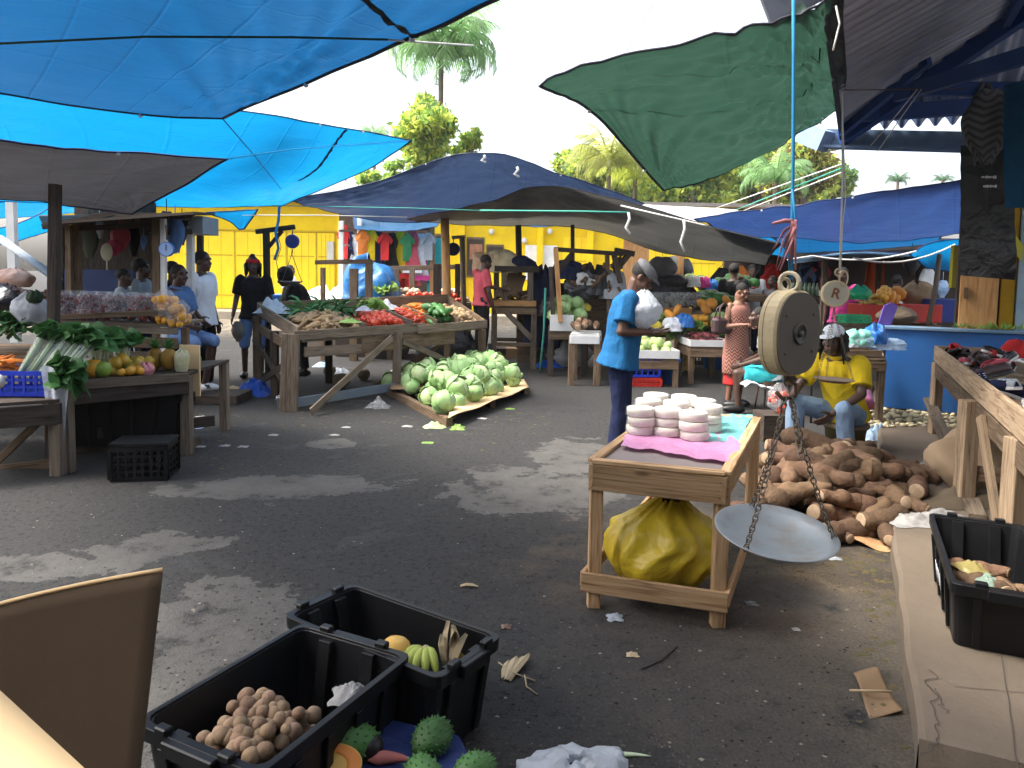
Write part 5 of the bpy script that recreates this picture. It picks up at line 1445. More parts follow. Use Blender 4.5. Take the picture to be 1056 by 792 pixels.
def pile(protos, n, quad, h, ang=(0, 360), tilt=14, sc=(.85, 1.15), seed=1, label=None, group=None, edge=.12, layers=1, edges_down=True, jit=.8, z0=0.):
 """lay n copies over the quad (front-left, front-right, back-right, back-left), heaped to height h"""
 r = random.Random(seed)
 w = ((quad[1] - quad[0]).length + (quad[2] - quad[3]).length) / 2; d = ((quad[3] - quad[0]).length + (quad[2] - quad[1]).length) / 2
 per = max(1, n // layers)
 for L in range(layers):
  k = 1 - .24 * L * (1 if layers > 1 else 0)
  nc = max(1, round(math.sqrt(per * w / d))); nr = max(1, math.ceil(per / nc)); c = 0
  for i in range(nr):
   for jx in range(nc):
    if c >= per: break
    c += 1
    u = .5 + ((jx + .5 + r.uniform(-.5, .5) * jit + (.5 if i % 2 else 0) * .6 - .15) / nc - .5) * k * (1 - edge)
    v = .5 + ((i + .5 + r.uniform(-.5, .5) * jit) / nr - .5) * k * (1 - edge)
    m_ = max(0, 1 - (abs(2 * u - 1)) ** 2.2) * max(0, 1 - abs(2 * v - 1) ** 2.2)
    p = bil(quad, u, v) + V((0, 0, z0 + h * (L + (m_ if layers == 1 else .35 * m_)) / max(1, layers if layers > 1 else 1)))
    place(r.choice(protos), USED, p, (R(r.uniform(-tilt, tilt)), R(r.uniform(-tilt, tilt)), R(r.uniform(*ang))), r.uniform(*sc), label, group)
def bagged(label, c, w, h, d, inside, seed, group=None, cat='bag', filled=.6, n=26, r_=.022, tie=True):
 """a clear bag with the goods you see in it"""
 t = thing('clear_bag', label, cat, c, group)
 r = random.Random(seed)
 b = MB()
 for i in range(n):
  q = V((r.uniform(-.42, .42) * w, r.uniform(-.4, .4) * d, .012 + r.random() * h * filled))
  b.blob(V(c) + q, r_ * r.uniform(.8, 1.2), seg=8, rings=6)
 o = build(b, 'contents', inside, t); o['kind'] = 'stuff'
 cc = V(c) + V((0, 0, h / 2))
 b = MB(); b.grid(lambda u, v: (lambda a, k: cc + V((math.cos(a) * w * .54 * k, math.sin(a) * d * .54 * k, h * (v - .5))) + V((noise.noise(V((a * 2, v * 4, seed))), noise.noise(V((a * 2, v * 4, seed + 9))), 0)) * w * .10)(u * 6.2832, min(1, (.25 + 4 * v)) * (1 if v < filled else max(.12, 1 - (v - filled) * 1.9))), 26, 16)
 build(b, 'film', BAG_C, t)
 return t
def packet(*a, **k):
 return sack(*a, amp=.13, boxy=1, **k)
def leafbunch(label, c, n, L, spread, mt, group=None, seed=1, stalk=None, lean=(0, -.2, 1), stalkL=.25, name='greens_bunch', cat='greens', wide=.16, wrap=None):
 r = random.Random(seed)
 t = thing(name, label, cat, c, group)
 ln = V(lean).normalized()
 s1 = ln.orthogonal().normalized(); s2 = ln.cross(s1)
 bs, bl = MB(), MB()
 for i in range(n):
  o1, o2 = r.uniform(-1, 1), r.uniform(-1, 1)
  p0 = V(c) + (s1 * o1 + s2 * o2) * spread * .35
  p1 = p0 + ln * stalkL + (s1 * o1 + s2 * o2) * spread * .25
  bs.tube([p0, p1], [.009, .006], 5)
  for kx in range(2):
   d = (ln + (s1 * (o1 + r.uniform(-.6, .6)) + s2 * (o2 + r.uniform(-.6, .6))) * .8 - V((0, 0, .25))).normalized()
   wv = d.cross(V((r.uniform(-1, 1), r.uniform(-1, 1), r.uniform(-1, 1)))).normalized()
   nn = d.cross(wv)
   l = L * r.uniform(.6, 1.15); wd = l * wide * r.uniform(1, 1.7)
   pts = [p1, p1 + d * l * .45 + nn * .02, p1 + d * l * .8 - V((0, 0, l * .1)), p1 + d * l - V((0, 0, l * .28))]
   ws = [wd * .3, wd, wd * .75, .004]
   vs = []
   for p, w_ in zip(pts, ws): vs += [p - wv * w_ + nn * w_ * .3, p, p + wv * w_ + nn * w_ * .3]
   bl.add(vs, [(3 * a + e, 3 * a + e + 1, 3 * a + e + 4, 3 * a + e + 3) for a in range(3) for e in (0, 1)], smooth=True)
 build(bs, 'stalks', stalk or M_STALK, t); build(bl, 'leaves', mt, t)
 if wrap:
  b = MB(); e = V(c) - ln * .02
  b.tube([e, e + ln * stalkL * .5, e + ln * stalkL * 1.1], [spread * .34, spread * .5, spread * .62], 14, cap=False)
  b.v = [tuple(V(p) + V((1, 1, 1)) * .01 * noise.noise(V(p) * 25)) for p in b.v]
  build(b, 'wrapping', wrap, t)
 return t
def sack(label, c, w, h, d, mt, seed=1, name='sack', cat='sack', neck=False, group=None, amp=.12, yaw=0, boxy=0):
 b = MB(Matrix.Translation(V(c)) @ rotz(R(yaw)))
 def f(u, v):
  a = u * 6.2832; k = (max(0., math.sin(math.pi * (.16 + .81 * v ** 1.2))) ** .6) * (1.08 - .25 * v)
  if boxy:
   k = (1.02 - v ** 7) ** .5 * (1.1 - .12 * v) * (abs(math.cos(a)) ** 3.4 + abs(math.sin(a)) ** 3.4) ** (-1 / 3.4) * (1 + .07 * math.sin(a * 13 + 5 * noise.noise(V((a, v, seed)))) * (1 - v))
  if neck and v > .72: k *= 1 - (v - .72) * 2.6
  q = V((math.cos(a) * w / 2 * k, math.sin(a) * d / 2 * k, h * v))
  n_ = 1.5 * noise.noise(V((math.cos(a) * 1.6, math.sin(a) * 1.6, v * 2.4 + seed * 3))) + .7 * (.3 - abs(noise.noise(V((math.cos(a) * 3.5, math.sin(a) * 3.5, v * 3.5 + seed)))))+ .3 * noise.noise(V((math.cos(a) * 9, math.sin(a) * 9, v * 5 + seed)))
  return V((q.x * (1 + amp * n_), q.y * (1 + amp * n_), q.z + amp * 1.3 * h * n_ * v))
 b.grid(f, 48, 28)
 return tag(build(b, name, mt), label, cat, group)
# ================================================================ furniture helpers
def board(b, p0, p1, w, t, up=(0, 0, 1)):
 b.beam(p0, p1, t, w, up)
def legpart(root, p0, p1, w, mt, name='leg', d=None):
 b = MB(); b.beam(p0, p1, w, d or w, (0, 1, 0)); return build(b, name, mt, root, bevel=.004)
def bpart(root, name, p0, p1, w, t, mt, up=(0, 0, 1)):
 b = MB(); b.beam(p0, p1, t, w, up); return build(b, name, mt, root, bevel=.003)
def planktop(root, quad, mt, n, th=.025, name='tabletop', gap=.006, along=0):
 """planks across the quad; quad corners are the top surface"""
 b = MB()
 for i in range(n):
  v0, v1 = i / n, (i + 1) / n
  if along == 0:
   c = [bil(quad, 0, v0), bil(quad, 1, v0), bil(quad, 1, v1), bil(quad, 0, v1)]
  else:
   c = [bil(quad, v0, 0), bil(quad, v1, 0), bil(quad, v1, 1), bil(quad, v0, 1)]
  m = sum(c, V((0, 0, 0))) / 4
  w = (c[3] - c[0]).length if along == 0 else (c[1] - c[0]).length
  k = 1 - gap / max(w, .02)
  dz = V((0, 0, rng.uniform(-.003, .003)))
  cc = [m + (p - m) * k + dz for p in c]
  lo = [p - V((0, 0, th)) for p in cc]
  L = (c[1] - c[0]).length if along == 0 else (c[3] - c[0]).length
  o = rng.random() * 9
  uvt = [(0, o), (L, o), (L, o + w), (0, o + w)] if along == 0 else [(0, o), (0, o + w), (L, o + w), (L, o)]
  fs = [(0, 1, 2, 3), (7, 6, 5, 4), (0, 4, 5, 1), (1, 5, 6, 2), (2, 6, 7, 3), (3, 7, 4, 0)]
  uvs = [uvt, uvt, [(0, o), (0, o + .02), (L, o + .02), (L, o)], [(0, o), (0, o + .02), (w, o + .02), (w, o)], [(0, o), (0, o + .02), (L, o + .02), (L, o)], [(0, o), (0, o + .02), (w, o + .02), (w, o)]]
  b.add(cc + lo, fs, uvs)
 return build(b, name, mt, root)
def table(name, label, cat, quad, mt, leg=.06, planks=4, apron=.1, rail=None, zb=0., legmat=None, rim=0., group=None, inset=.04, th=.025):
 c0 = sum(quad, V((0, 0, 0))) / 4
 t = thing(name, label, cat, (c0.x, c0.y, zb), group)
 planktop(t, quad, mt, planks, th)
 lm = legmat or mt
 ct = V((c0.x, c0.y, 0))
 pos = []
 for q in quad:
  d = V((c0.x - q.x, c0.y - q.y, 0)).normalized() * inset * 1.4
  p = V((q.x, q.y, 0)) + d
  pos.append(p)
  legpart(t, V((p.x, p.y, zb)), V((p.x, p.y, q.z - th - .003)), leg, lm)
 for i in range(4):
  a, c = quad[i], quad[(i + 1) % 4]
  dn = V((0, 0, th + apron / 2 + .004)) if not rim else V((0, 0, apron / 2 - rim))
  bpart(t, 'apron', a - dn, c - dn, apron, .022, mt)
  if rail:
   pa, pc = pos[i], pos[(i + 1) % 4]
   bpart(t, 'stretcher', V((pa.x, pa.y, rail + zb)), V((pc.x, pc.y, rail + zb)), .07, .02, mt)
 return t
def crate(label, M, L=.72, W=.34, H=.33, mt=P_BLACK, group=None, taper=.88, marks=None, holes=False, name='crate', cat='crate'):
 """ribbed plastic tub, local x along its length, base at z=0"""
 t = thing(name, label, cat, M.translation, group)
 b = MB(M)
 def ring(k, z, ins=0.):
  hx, hy = L / 2 * k - ins, W / 2 * k - ins
  c = .035
  pts = []
  for sx, sy, a0 in ((1, 1, 0), (-1, 1, 90), (-1, -1, 180), (1, -1, 270)):
   for a in (0, 30, 60, 90):
    an = R(a0 + a); pts.append(V((sx * (hx - c) + math.cos(an) * c, sy * (hy - c) + math.sin(an) * c, z)))
  return pts
 def loft(rs, close0=False):
  n = 16; vs = [p for r_ in rs for p in r_]; fs = []
  for i in range(len(rs) - 1):
   for k in range(n):
    k2 = (k + 1) % n; fs.append((i * n + k, i * n + k2, (i + 1) * n + k2, (i + 1) * n + k))
  if close0:
   fs.append(tuple(range(n - 1, -1, -1))); fs.append(tuple((len(rs) - 1) * n + k for k in range(n)))
  b.add(vs, fs)
 loft([ring(taper, 0), ring(1 - .012, H - .001), ring(1 - .012, H - .001, .012), ring(taper, .014, .010)], True)
 build(b, 'tub', mt, t, bevel=.002)
 b = MB(M)
 loft([ring(1.0, H - .045, -.002), ring(1.035, H - .042), ring(1.045, H + .004), ring(1.0, H + .006, .010), ring(1.0, H - .03, .012)])
 build(b, 'rim', mt, t, bevel=.002)
 for k in (-.30, -.1, .1, .30):
  for sy in (-1, 1):
   b = MB(M); b.beam((L * k * taper, sy * (W / 2 * taper + .006), .01), (L * k, sy * (W / 2 + .004), H - .045), .03, .014, (0, 1, 0)); build(b, 'rib', mt, t, bevel=.002)
 for k in (-.28, .28):
  for sx in (-1, 1):
   b = MB(M); b.beam((sx * (L / 2 * taper + .006), W * k * taper, .01), (sx * (L / 2 + .004), W * k, H - .045), .014, .03, (0, 1, 0)); build(b, 'rib', mt, t, bevel=.002)
 for k in (-.2, .2):
  for sx in (-1, 1):
   b = MB(M); b.beam((sx * (L / 2 * taper - .03), W * k, .02), (sx * (L / 2 - .025), W * k, H - .01), .03, .05, (0, 1, 0)); build(b, 'inner_rib', mt, t, bevel=.002)
 for sx in (-1, 1):
  b = MB(M)
  b.box((sx * (L / 2 + .022), 0, H - .02), (.03, W * .42, .045)); b.box((sx * (L / 2 + .006), -W * .26, H + .012), (.03, .045, .022)); b.box((sx * (L / 2 + .006), W * .26, H + .012), (.03, .045, .022))
  build(b, 'handle', mt, t, bevel=.004)
 return t
def vent_crate(label, M, L, W, H, mt, group=None, rows=2, cols=6, ends=3, oval=True, name='crate', cat='crate'):
 """open lattice crate: walls pierced by square holes"""
 t = thing(name, label, cat, M.translation, group)
 b = MB(M); b.box((0, 0, .008), (L - .02, W - .02, .012)); build(b, 'floor', mt, t)
 def wall(p0, p1, n):
  b = MB(M); d = (p1 - p0); T = .014
  for i in range(rows + 1):
   z = .02 + (H - .04) * i / rows
   b.beam(p0 + V((0, 0, z)), p1 + V((0, 0, z)), T, .035 if i in (0, rows) else .016)
  for k in range(n + 1):
   p = p0 + d * (k / n); b.beam(p + V((0, 0, .02)), p + V((0, 0, H - .03)), T + .004, .02 if 0 < k < n else .04, (0, 1, 0) if abs(d.x) > abs(d.y) else (1, 0, 0))
  build(b, 'side_wall', mt, t)
 hx, hy = L / 2, W / 2
 wall(V((-hx, -hy, 0)), V((hx, -hy, 0)), cols); wall(V((-hx, hy, 0)), V((hx, hy, 0)), cols)
 wall(V((-hx, -hy, 0)), V((-hx, hy, 0)), ends); wall(V((hx, -hy, 0)), V((hx, hy, 0)), ends)
 return t
# ================================================================ LEFT: carrot counter at the edge
q = [G(-60, 420, .60), G(62, 412, .60), D(62, 375, 6.75), D(-60, 378, 6.75)]
for p in q: p.z = .60
cs = table('market_table', 'dark plank counter at the far left edge carrying the blue crate of carrots', 'market stall', q, W_DARK, leg=.09, planks=3, apron=.16, legmat=W_GREY)
bpart(cs, 'brace', D(-5, 478, 5.75), D(50, 425, 5.75), .06, .025, W_MID)
bpart(cs, 'stretcher', D(-40, 492, 5.8), D(62, 480, 5.85), .12, .03, W_MID)
c = D(20, 413, 5.62); M = Matrix.Translation((c.x - .12, c.y + .22, .612)) @ rotz(R(4))
bc = vent_crate('bright blue lattice crate on the dark counter at the left edge', M, .78, .40, .20, P_BLUE, rows=3, cols=9)
b = MB(M); b.lathe([(.001, 0), (.055, 0), (.06, .003), (.001, .003)], 16, TM((-.06, -.212, .12), 0, R(90))); build(b, 'badge', P_WHITE, bc)
car = [taper('fresh orange carrot heaped in the blue crate', 'carrot', 'carrot', 'carrots in the blue crate', M_CARROT, .20, .019, .04, s_, stem=M_STEM) for s_ in (1, 2)]
cq = [M @ V(p) for p in ((-.37, -.17, .15), (.02, -.17, .15), (.02, .17, .18), (-.37, .17, .18))]
pile(car, 46, cq, .10, (20, 110), 24, seed=3, label=None, layers=2)
gb = []
for i in range(5):
 c0 = M @ V((.06 + .075 * i, -.12 + .02 * (i % 2), .16))
 leafbunch(('long stalked greens in clear wrapping, leaning in the blue crate', )[0], c0, 16, .17, .085, M_LEAFP, 'wrapped greens in the blue crate', 20 + i, M_STALK, (.34 + .05 * i, .30, .75), .32, name='greens_bunch', wide=.26, wrap=BAG_C)
leafbunch('loose dark leafy bunch drooping over the corner of the blue crate', M @ V((.40, -.16, .16)), 22, .17, .10, M_LEAFP, None, 31, M_STALK, (.35, -.25, .2), .06, wide=.3)
b = MB(); c0 = M @ V((.38, -.225, .20))
b.grid(lambda u, v: c0 + V(((u - .5) * .22 * (1 - .75 * v), -.012 + .02 * math.sin(u * 9), .03 - v * .72 + .03 * math.sin(u * 6))), 14, 20)
tag(build(b, 'plastic_strip', BAG_W), 'torn white plastic knotted on the corner of the blue crate', 'plastic bag')
leafbunch('low heap of dark leafy greens at the upper left edge', D(8, 343, 7.2), 34, .17, .24, M_LEAFP, None, 35, M_STALK, (.1, -.3, .5), .06, wide=.3)
q = [D(-60, 362, 6.9), D(52, 358, 6.9), D(52, 345, 7.7), D(-60, 348, 7.7)]
zt = q[0].z
for p in q: p.z = zt
table('market_table', 'pale topped counter behind the carrots at the left edge', 'market stall', q, W_MID, leg=.07, planks=3, apron=.13)
sack('pale woven sack standing open on the counter behind the carrots', D(33, 334, 7.3), .36, .28, .3, mat('woven_sack', (.45, .47, .50), (.33, .34, .36), rough=.8, scale=20), 4)
sack('dark bulging sack behind the pale woven sack at left', D(-2, 330, 7.9), .62, .36, .4, BAG_BLK, 5)
sack('dark green sack of leaves on the goods at the left edge', D(36, 312, 7.2), .15, .12, .15, mat('dark_green_sack', (.02, .05, .02), rough=.7), 15)
q = [D(-60, 318, 8.8), D(60, 312, 8.8), D(60, 300, 9.8), D(-60, 303, 9.8)]
zt = q[0].z
for p in q: p.z = zt
table('market_table', 'far left table in the shade heaped with dark roots', 'market stall', q, W_DARK, leg=.07, planks=3, apron=.1)
M_DARKR = mat('dark_root', (.06, .035, .03), (.10, .055, .045), rough=.8, scale=9, rnd=.3)
dr = [ginger(51, 'dark beet coloured root heaped on the far left table', 'dark roots on the far left table', M_DARKR)]
pile(dr, 46, q, .18, tilt=25, sc=(1.2, 2.0), seed=5)
b = MB(); b.tube([D(0, 246, 11), D(62, 290, 10.2)], [.055, .055], 12); tag(build(b, 'pipe', CL_LGREY), 'thick white pipe slanting down beyond the stalls at far left', 'pipe')
b = MB(); b.box(D(14, 280, 11.5), (.12, .10, 2.2)); tag(build(b, 'post', mat('white_post_paint', (.6, .6, .58), rough=.7)), 'short white post under the slanting white pipe', 'post')
sack('orange and white sack on the goods under the white pipe', D(16, 296, 10.4), .55, .26, .4, mat('salmon_sack', (.50, .24, .16), (.6, .4, .3), rough=.8, scale=6), 6)
# ================================================================ LEFT: fruit stall
FL, FR = G(58, 394, .72), G(194, 385, .72)
BL, BR = FL + V((-.05, 1.1, 0)), FR + V((-.05, 1.1, 0))
fs = thing('fruit_stall', 'dark weathered plank fruit stall with a raised shelf of bagged goods', 'market stall', ((FL.x + FR.x) / 2, FL.y, 0))
planktop(fs, [FL, FR, BR, BL], W_DARK, 5)
for (p0, p1, w_) in ((FL + V((-.02, -.03, -.03)), FR + V((.02, -.03, -.03)), .075), (FL + V((-.02, -.02, -.135)), FR + V((.0, -.02, -.115)), .115)):
 bpart(fs, 'front_board', p0, p1, w_, .03, W_GREY if w_ < .1 else W_DARK)
for p, w_ in ((FL + V((.06, .02, 0)), .085), (FR + V((-.03, .03, 0)), .085), (BL + V((.06, -.05, 0)), .08), (BR + V((-.05, -.05, 0)), .08)):
 legpart(fs, V((p.x, p.y, 0)), V((p.x, p.y, .69)), w_, W_GREY if p is not FR else W_DARK)
bpart(fs, 'stretcher', V((FL.x, FL.y + .55, .2)), V((FR.x, FR.y + .55, .2)), .10, .03, W_DARK)
SL_, SR_ = D(46, 331, 6.75), D(184, 335, 6.85)
planktop(fs, [SL_, SR_, SR_ + V((0, .6, .02)), SL_ + V((0, .6, .02))], W_GREY, 3, name='shelf')
for k, (z, w_) in enumerate(((-.06, .06), (-.17, .10), (-.29, .07))):
 bpart(fs, 'shelf_board', SL_ + V((0, -.01 - .012 * k, z)), SR_ + V((0, -.01 - .012 * k, z)), w_, .022, W_GREY if k % 2 == 0 else W_MID)
for p in (SL_, SR_):
 legpart(fs, V((p.x + .04, p.y + .05, .725)), V((p.x + .04, p.y + .05, p.z - .03)), .06, W_MID)
legpart(fs, V((D(49, 335, 6.15).x, 6.15, .0)), D(57, 190, 6.15), .075, W_DARK, 'roof_post')
bpart(fs, 'ledge_board', D(58, 327, 6.55), D(178, 322, 6.9), .05, .02, W_MID)
b = MB(); b.box(D(196, 382, 6.6), (.18, .02, .46)); tag(build(b, 'cardboard_sheet', CARD_L), 'brown cardboard sheet standing at the right end of the fruit stall', 'cardboard')
shelfdir = (SR_ - SL_)
for i in range(8):
 c = SL_ + shelfdir * (.06 + .098 * i) + V((0, .16 + .05 * (i % 2), .012))
 bagged('clear bag of dark red beans in the row on the raised shelf', c, .19, .27, .17, M_ONION, 60 + i, 'bags of dark red beans on the raised shelf', filled=.8, n=90, r_=.019)
for i, (lab) in enumerate(('clear bag of yellow fruit on the raised shelf, next to the bean bags', 'clear bag of yellow fruit at the very end of the raised shelf')):
 c = SL_ + shelfdir * (.865 + .115 * i) + V((0, .10 - .05 * i, .012 - .03 * i))
 bagged(lab, c, .20, .30 - .05 * i, .17, M_ORANGE, 80 + i, None, filled=.7, n=22, r_=.036)
def onfs(u, v, z=.0): return bil([FL, FR, BR, BL], u, v) + V((0, 0, z + .002))
def pineapple(seed, label, p, rot):
 t = thing('pineapple', label, 'pineapple', (0, 0, 0))
 b = MB(); b.blob((0, 0, .085), (.058, .058, .085), seg=22, rings=16, fn=lambda p_, q_: q_ * (1 + .05 * math.sin(math.atan2(p_.y, p_.x) * 8 + p_.z * 9) * math.sin(math.atan2(p_.y, p_.x) * 8 - p_.z * 9))); build(b, 'fruit', M_PINE, t)
 r = random.Random(seed); q = MB()
 for i in range(26):
  a = i * 2.4; k = i / 26; d = V((math.cos(a) * (1 - k * .8), math.sin(a) * (1 - k * .8), .5 + 1.2 * k)).normalized(); L = r.uniform(.07, .12)
  s = V((-math.sin(a), math.cos(a), 0)) * .011; p0 = V((0, 0, .16))
  q.add([p0 - s, p0 + s, p0 + d * L * .6 + s * .8, p0 + d * L * .6 - s * .8, p0 + d * L - V((0, 0, L * .12))], [(0, 1, 2, 3), (3, 2, 4)])
 build(q, 'crown', M_LEAFP, t)
 t.location = p; t.rotation_euler = rot; t.scale = (1.15,) * 3
pineapple(1, 'ripe pineapple on the fruit stall, left of two', onfs(.54, .42), (0, 0, 0))
pineapple(2, 'ripe pineapple on the fruit stall, right of two', onfs(.71, .30), (0, 0, 1))
mg = [roundfruit('yellow mango heaped on the lower deck of the fruit stall', 'mango', 'mango', 'mangoes on the fruit stall', M_MANGO, .052, 1.15, 3, stem=False, amp=.06)]
pile(mg, 16, [onfs(.30, .12), onfs(.56, .12), onfs(.52, .55), onfs(.28, .55)], .10, tilt=60, seed=8, layers=2)
roundfruit('round orange melon at the left of the fruit stall deck', 'melon', 'melon', None, M_ORANGE, .085, .93, 5).location = onfs(.20, .12)
roundfruit('dull green melon beside the orange melon on the fruit stall', 'melon', 'melon', None, M_GREENF, .075, .95, 6).location = onfs(.285, .08)
roundfruit('green avocado behind the pineapples on the fruit stall', 'avocado', 'avocado', None, M_GREENF, .06, 1.3, 7).location = onfs(.64, .55)
roundfruit('large leafy green fruit at the back right of the fruit stall', 'green_fruit', 'fruit', None, M_CUC, .07, .9, 8).location = onfs(.84, .5)
ph = [roundfruit('small orange fruit near the front edge of the fruit stall', 'orange_fruit', 'fruit', 'small orange fruit on the fruit stall', M_ORANGE, .036, .9, 9)]
pile(ph, 7, [onfs(.42, .04), onfs(.62, .04), onfs(.62, .2), onfs(.42, .2)], .02, tilt=40, seed=9)
for k, (u, v) in enumerate(((.60, .12),)):
 sack('pink plastic bag on the fruit stall before the pineapples', onfs(u, v), .15, .10, .12, mat('pink_bag', (.6, .16, .18), (.7, .35, .35), rough=.35, bump2=.5, b2scale=18), 7, 'plastic_bag', 'plastic bag')
sack('clear bag of pale sliced fruit standing at the right of the fruit stall', onfs(.88, .16), .13, .22, .11, mat('pale_slices', (.62, .58, .28), (.75, .72, .55), rough=.3, scale=18, transl=.2), 29, 'plastic_bag', 'plastic bag', neck=True)
for (u, v, mt_) in ((.46, .5, BAG_W),):
 sack('white knotted plastic bag among the mangoes', onfs(u, v), .13, .11, .12, mt_, 12, 'plastic_bag', 'plastic bag')
leafbunch('leafy bunch standing at the left end of the fruit stall', onfs(.08, .45), 26, .20, .14, M_LEAFP, None, 41, M_STALK, (.05, -.15, .8), .26, wide=.3, wrap=BAG_C)
leafbunch('leafy bunch wrapped in clear film beside the raised shelf', onfs(.22, .5), 20, .17, .12, M_LEAFP, None, 42, M_STALK, (.1, -.1, .8), .24, wide=.26, wrap=BAG_C)
c = G(132, 470); M = Matrix.Translation((D(134, 440, 6.45).x, 6.5, .08)) @ rotz(R(4))
crate('big black tub stowed under the fruit stall', M, .98, .48, .44)
b = MB(); b.box((M.translation.x, 6.55, .04), (1.0, .4, .075)); tag(build(b, 'plank', W_DARK), 'dark timber under the big black tub', 'timber')
roundfruit('pale halved fruit lying in the big black tub', 'cut_fruit', 'fruit', None, mat('pale_flesh', (.66, .45, .3), (.7, .6, .45), rough=.6), .07, .8, 4, stem=False).location = M @ V((.08, -.12, .40))
c = G(139, 497); M = Matrix.Translation((c.x, c.y + .16, 0)) @ rotz(R(10))
vent_crate('small black lattice crate standing on the asphalt before the fruit stall', M, .40, .30, .27, P_BLACK, rows=4, cols=7)
b = MB(M); b.box((0, 0, .283), (.42, .32, .02)); tag(build(b, 'lid', P_BLACK), 'black lid lying on the small lattice crate', 'lid')
# ================================================================ LEFT: dark shack with hanging wares
sk_ = thing('wooden_shack', 'dark ramshackle wooden shack hung with bags behind the fruit stall', 'stall', (D(120, 300, 9).x, 9.2, 0))
for (px, y0, py, w_, m_) in ((70, 8.9, 232, .07, W_MID), (77.5, 9.0, 225, .09, W_MID), (160.5, 8.7, 220, .09, W_MID), (167, 8.7, 222, .06, P_WHITE), (195, 9.4, 232, .08, P_WHITE), (62, 10.8, 225, .08, W_DARK), (205, 10.9, 232, .08, W_DARK)):
 a = D(px, 300, y0); a.z = 0; c = D(px + 1.5, py, y0); legpart(sk_, a, c, w_, m_, 'post')
b = MB(); vs = [D(44, 232, 8.3), D(200, 221, 8.2), D(222, 222, 11), D(40, 224, 11)]
b.add(vs + [p + V((0, 0, .03)) for p in vs], [(3, 2, 1, 0), (4, 5, 6, 7), (0, 1, 5, 4), (1, 2, 6, 5), (2, 3, 7, 6), (3, 0, 4, 7)]); build(b, 'roof_sheet', W_DARK, sk_)
for (a, c) in (((44, 234, 8.3), (122, 219, 8.4)), ((118, 222, 8.4), (200, 223, 8.3)), ((75, 236, 9), (195, 230, 9)), ((150, 240, 8.7), (198, 239, 9))):
 bpart(sk_, 'roof_pole', D(*a), D(*c), .06, .05, W_DARK)
b = MB(); a, c = D(78, 300, 10.9), D(160, 300, 10.9); b.box(((a.x + c.x) / 2, 10.95, 1.65), (c.x - a.x, .06, 1.9)); build(b, 'back_panel', W_DARK, sk_)
b = MB(); a, c = D(85, 300, 10.7), D(160, 300, 10.7); b.box(((a.x + c.x) / 2, 10.6, 1.52), (c.x - a.x, .5, .05)); build(b, 'shelf', W_MID, sk_)
b = MB(); b.box(D(110, 293, 10.4), (.95, .4, .4)); build(b, 'counter', mat('dark_blue_board', (.02, .04, .12), rough=.6), sk_)
b = MB(); b.box(D(203, 233, 9.6), (.36, .5, .22)); tag(build(b, 'tray', mat('greyish_tray', (.30, .33, .36), rough=.5)), 'grey tray on top of the shack at its right end', 'tray')
def hang(label, px, py, Y, w, h, mt, d=.06, seed=1, name='hanging_bag', cat='bag', group=None):
 c = D(px, py, Y); b = MB(); b.grid(bagsurf(c, w, h, d, seed), 18, 12)
 b.tube([c + V((0, 0, h * .45)), c + V((0, 0, h * .5 + .15))], .006, 5)
 return tag(build(b, name, mt), label, cat, group)
hang('rose red heart shaped bag hanging in the shack, larger one', 124, 247, 9.3, .26, .30, mat('red_bag', (.40, .05, .07), rough=.6), seed=2)
hang('crimson bag hanging lower in the shack beside the cream fan', 117, 256, 9.25, .20, .20, mat('crimson_bag', (.45, .04, .09), rough=.6), seed=3)
hang('pale grey cloth hanging at the back of the shack', 103, 235, 9.4, .11, .26, CL_LGREY, seed=4, name='hanging_cloth', cat='cloth')
hang('pale blue pouch hanging beside the right shack post', 148, 250, 9.0, .07, .18, CL_SHIRT, seed=5)
hang('dark olive bag hanging at the left of the shack', 92, 248, 9.5, .26, .45, mat('olive_bag', (.05, .05, .03), rough=.8), seed=6)
hang('black bag hanging in the middle of the shack', 138, 248, 9.6, .16, .4, CL_BLACK, seed=7)
hang('blue grey jacket hanging outside the right shack post', 181, 243, 8.9, .22, .42, CL_SHIRT, d=.14, seed=8, name='jacket', cat='jacket')
hang('dark navy jacket hanging beside the blue grey one', 172, 233, 9.0, .2, .35, CL_NAVY, d=.12, seed=9, name='jacket', cat='jacket')
hang('brown bag hanging at the far right of the shack', 188, 240, 9.3, .12, .3, mat('brown_bag', (.08, .04, .025), rough=.7), d=.12, seed=10)
c = D(110, 260, 9.15); b = MB(); b.blob(c, (.075, .02, .11), seg=18, rings=10); b.tube([c - V((0, 0, .1)), c - V((0, 0, .22))], .010, 6)
tag(build(b, 'hand_fan', mat('cream_fan', (.58, .52, .36), rough=.7)), 'cream oval hand fan hanging in the shack', 'fan')
def dial_scale(name, label, c, r, th, yaw, face, body, sub=True):
 t = thing(name, label, 'scale', V(c) - V((0, 0, r)))
 M = Matrix.Translation(V(c)) @ rotz(yaw) @ Matrix.Rotation(R(90), 4, 'X')
 b = MB(); b.lathe([(0, -th / 2), (r * .86, -th / 2), (r * .97, -th * .38), (r, -th * .2), (r, th * .2), (r * .97, th * .38), (r * .90, th / 2), (r * .88, th * .46), (0, th * .46)], 40, M); build(b, 'casing', body, t)
 b = MB(); b.lathe([(0, th * .463), (r * .87, th * .463)], 40, M); build(b, 'dial', face, t)
 return t, M
t, M = dial_scale('hanging_scale', 'round blue dial scale hanging from the shack post', D(172, 257, 8.45), .085, .06, R(8), mat('pale_dial', (.30, .42, .68), rough=.4), P_BLUE2)
b = MB(); b.box(M @ V((0, .02, .031)), (.008, .004, .07)); build(b, 'needle', SHOE_B, t)
b = MB(); b.tube([D(172, 247, 8.45), D(171, 232, 8.5)], .008, 6); build(b, 'hook', RUST, t)
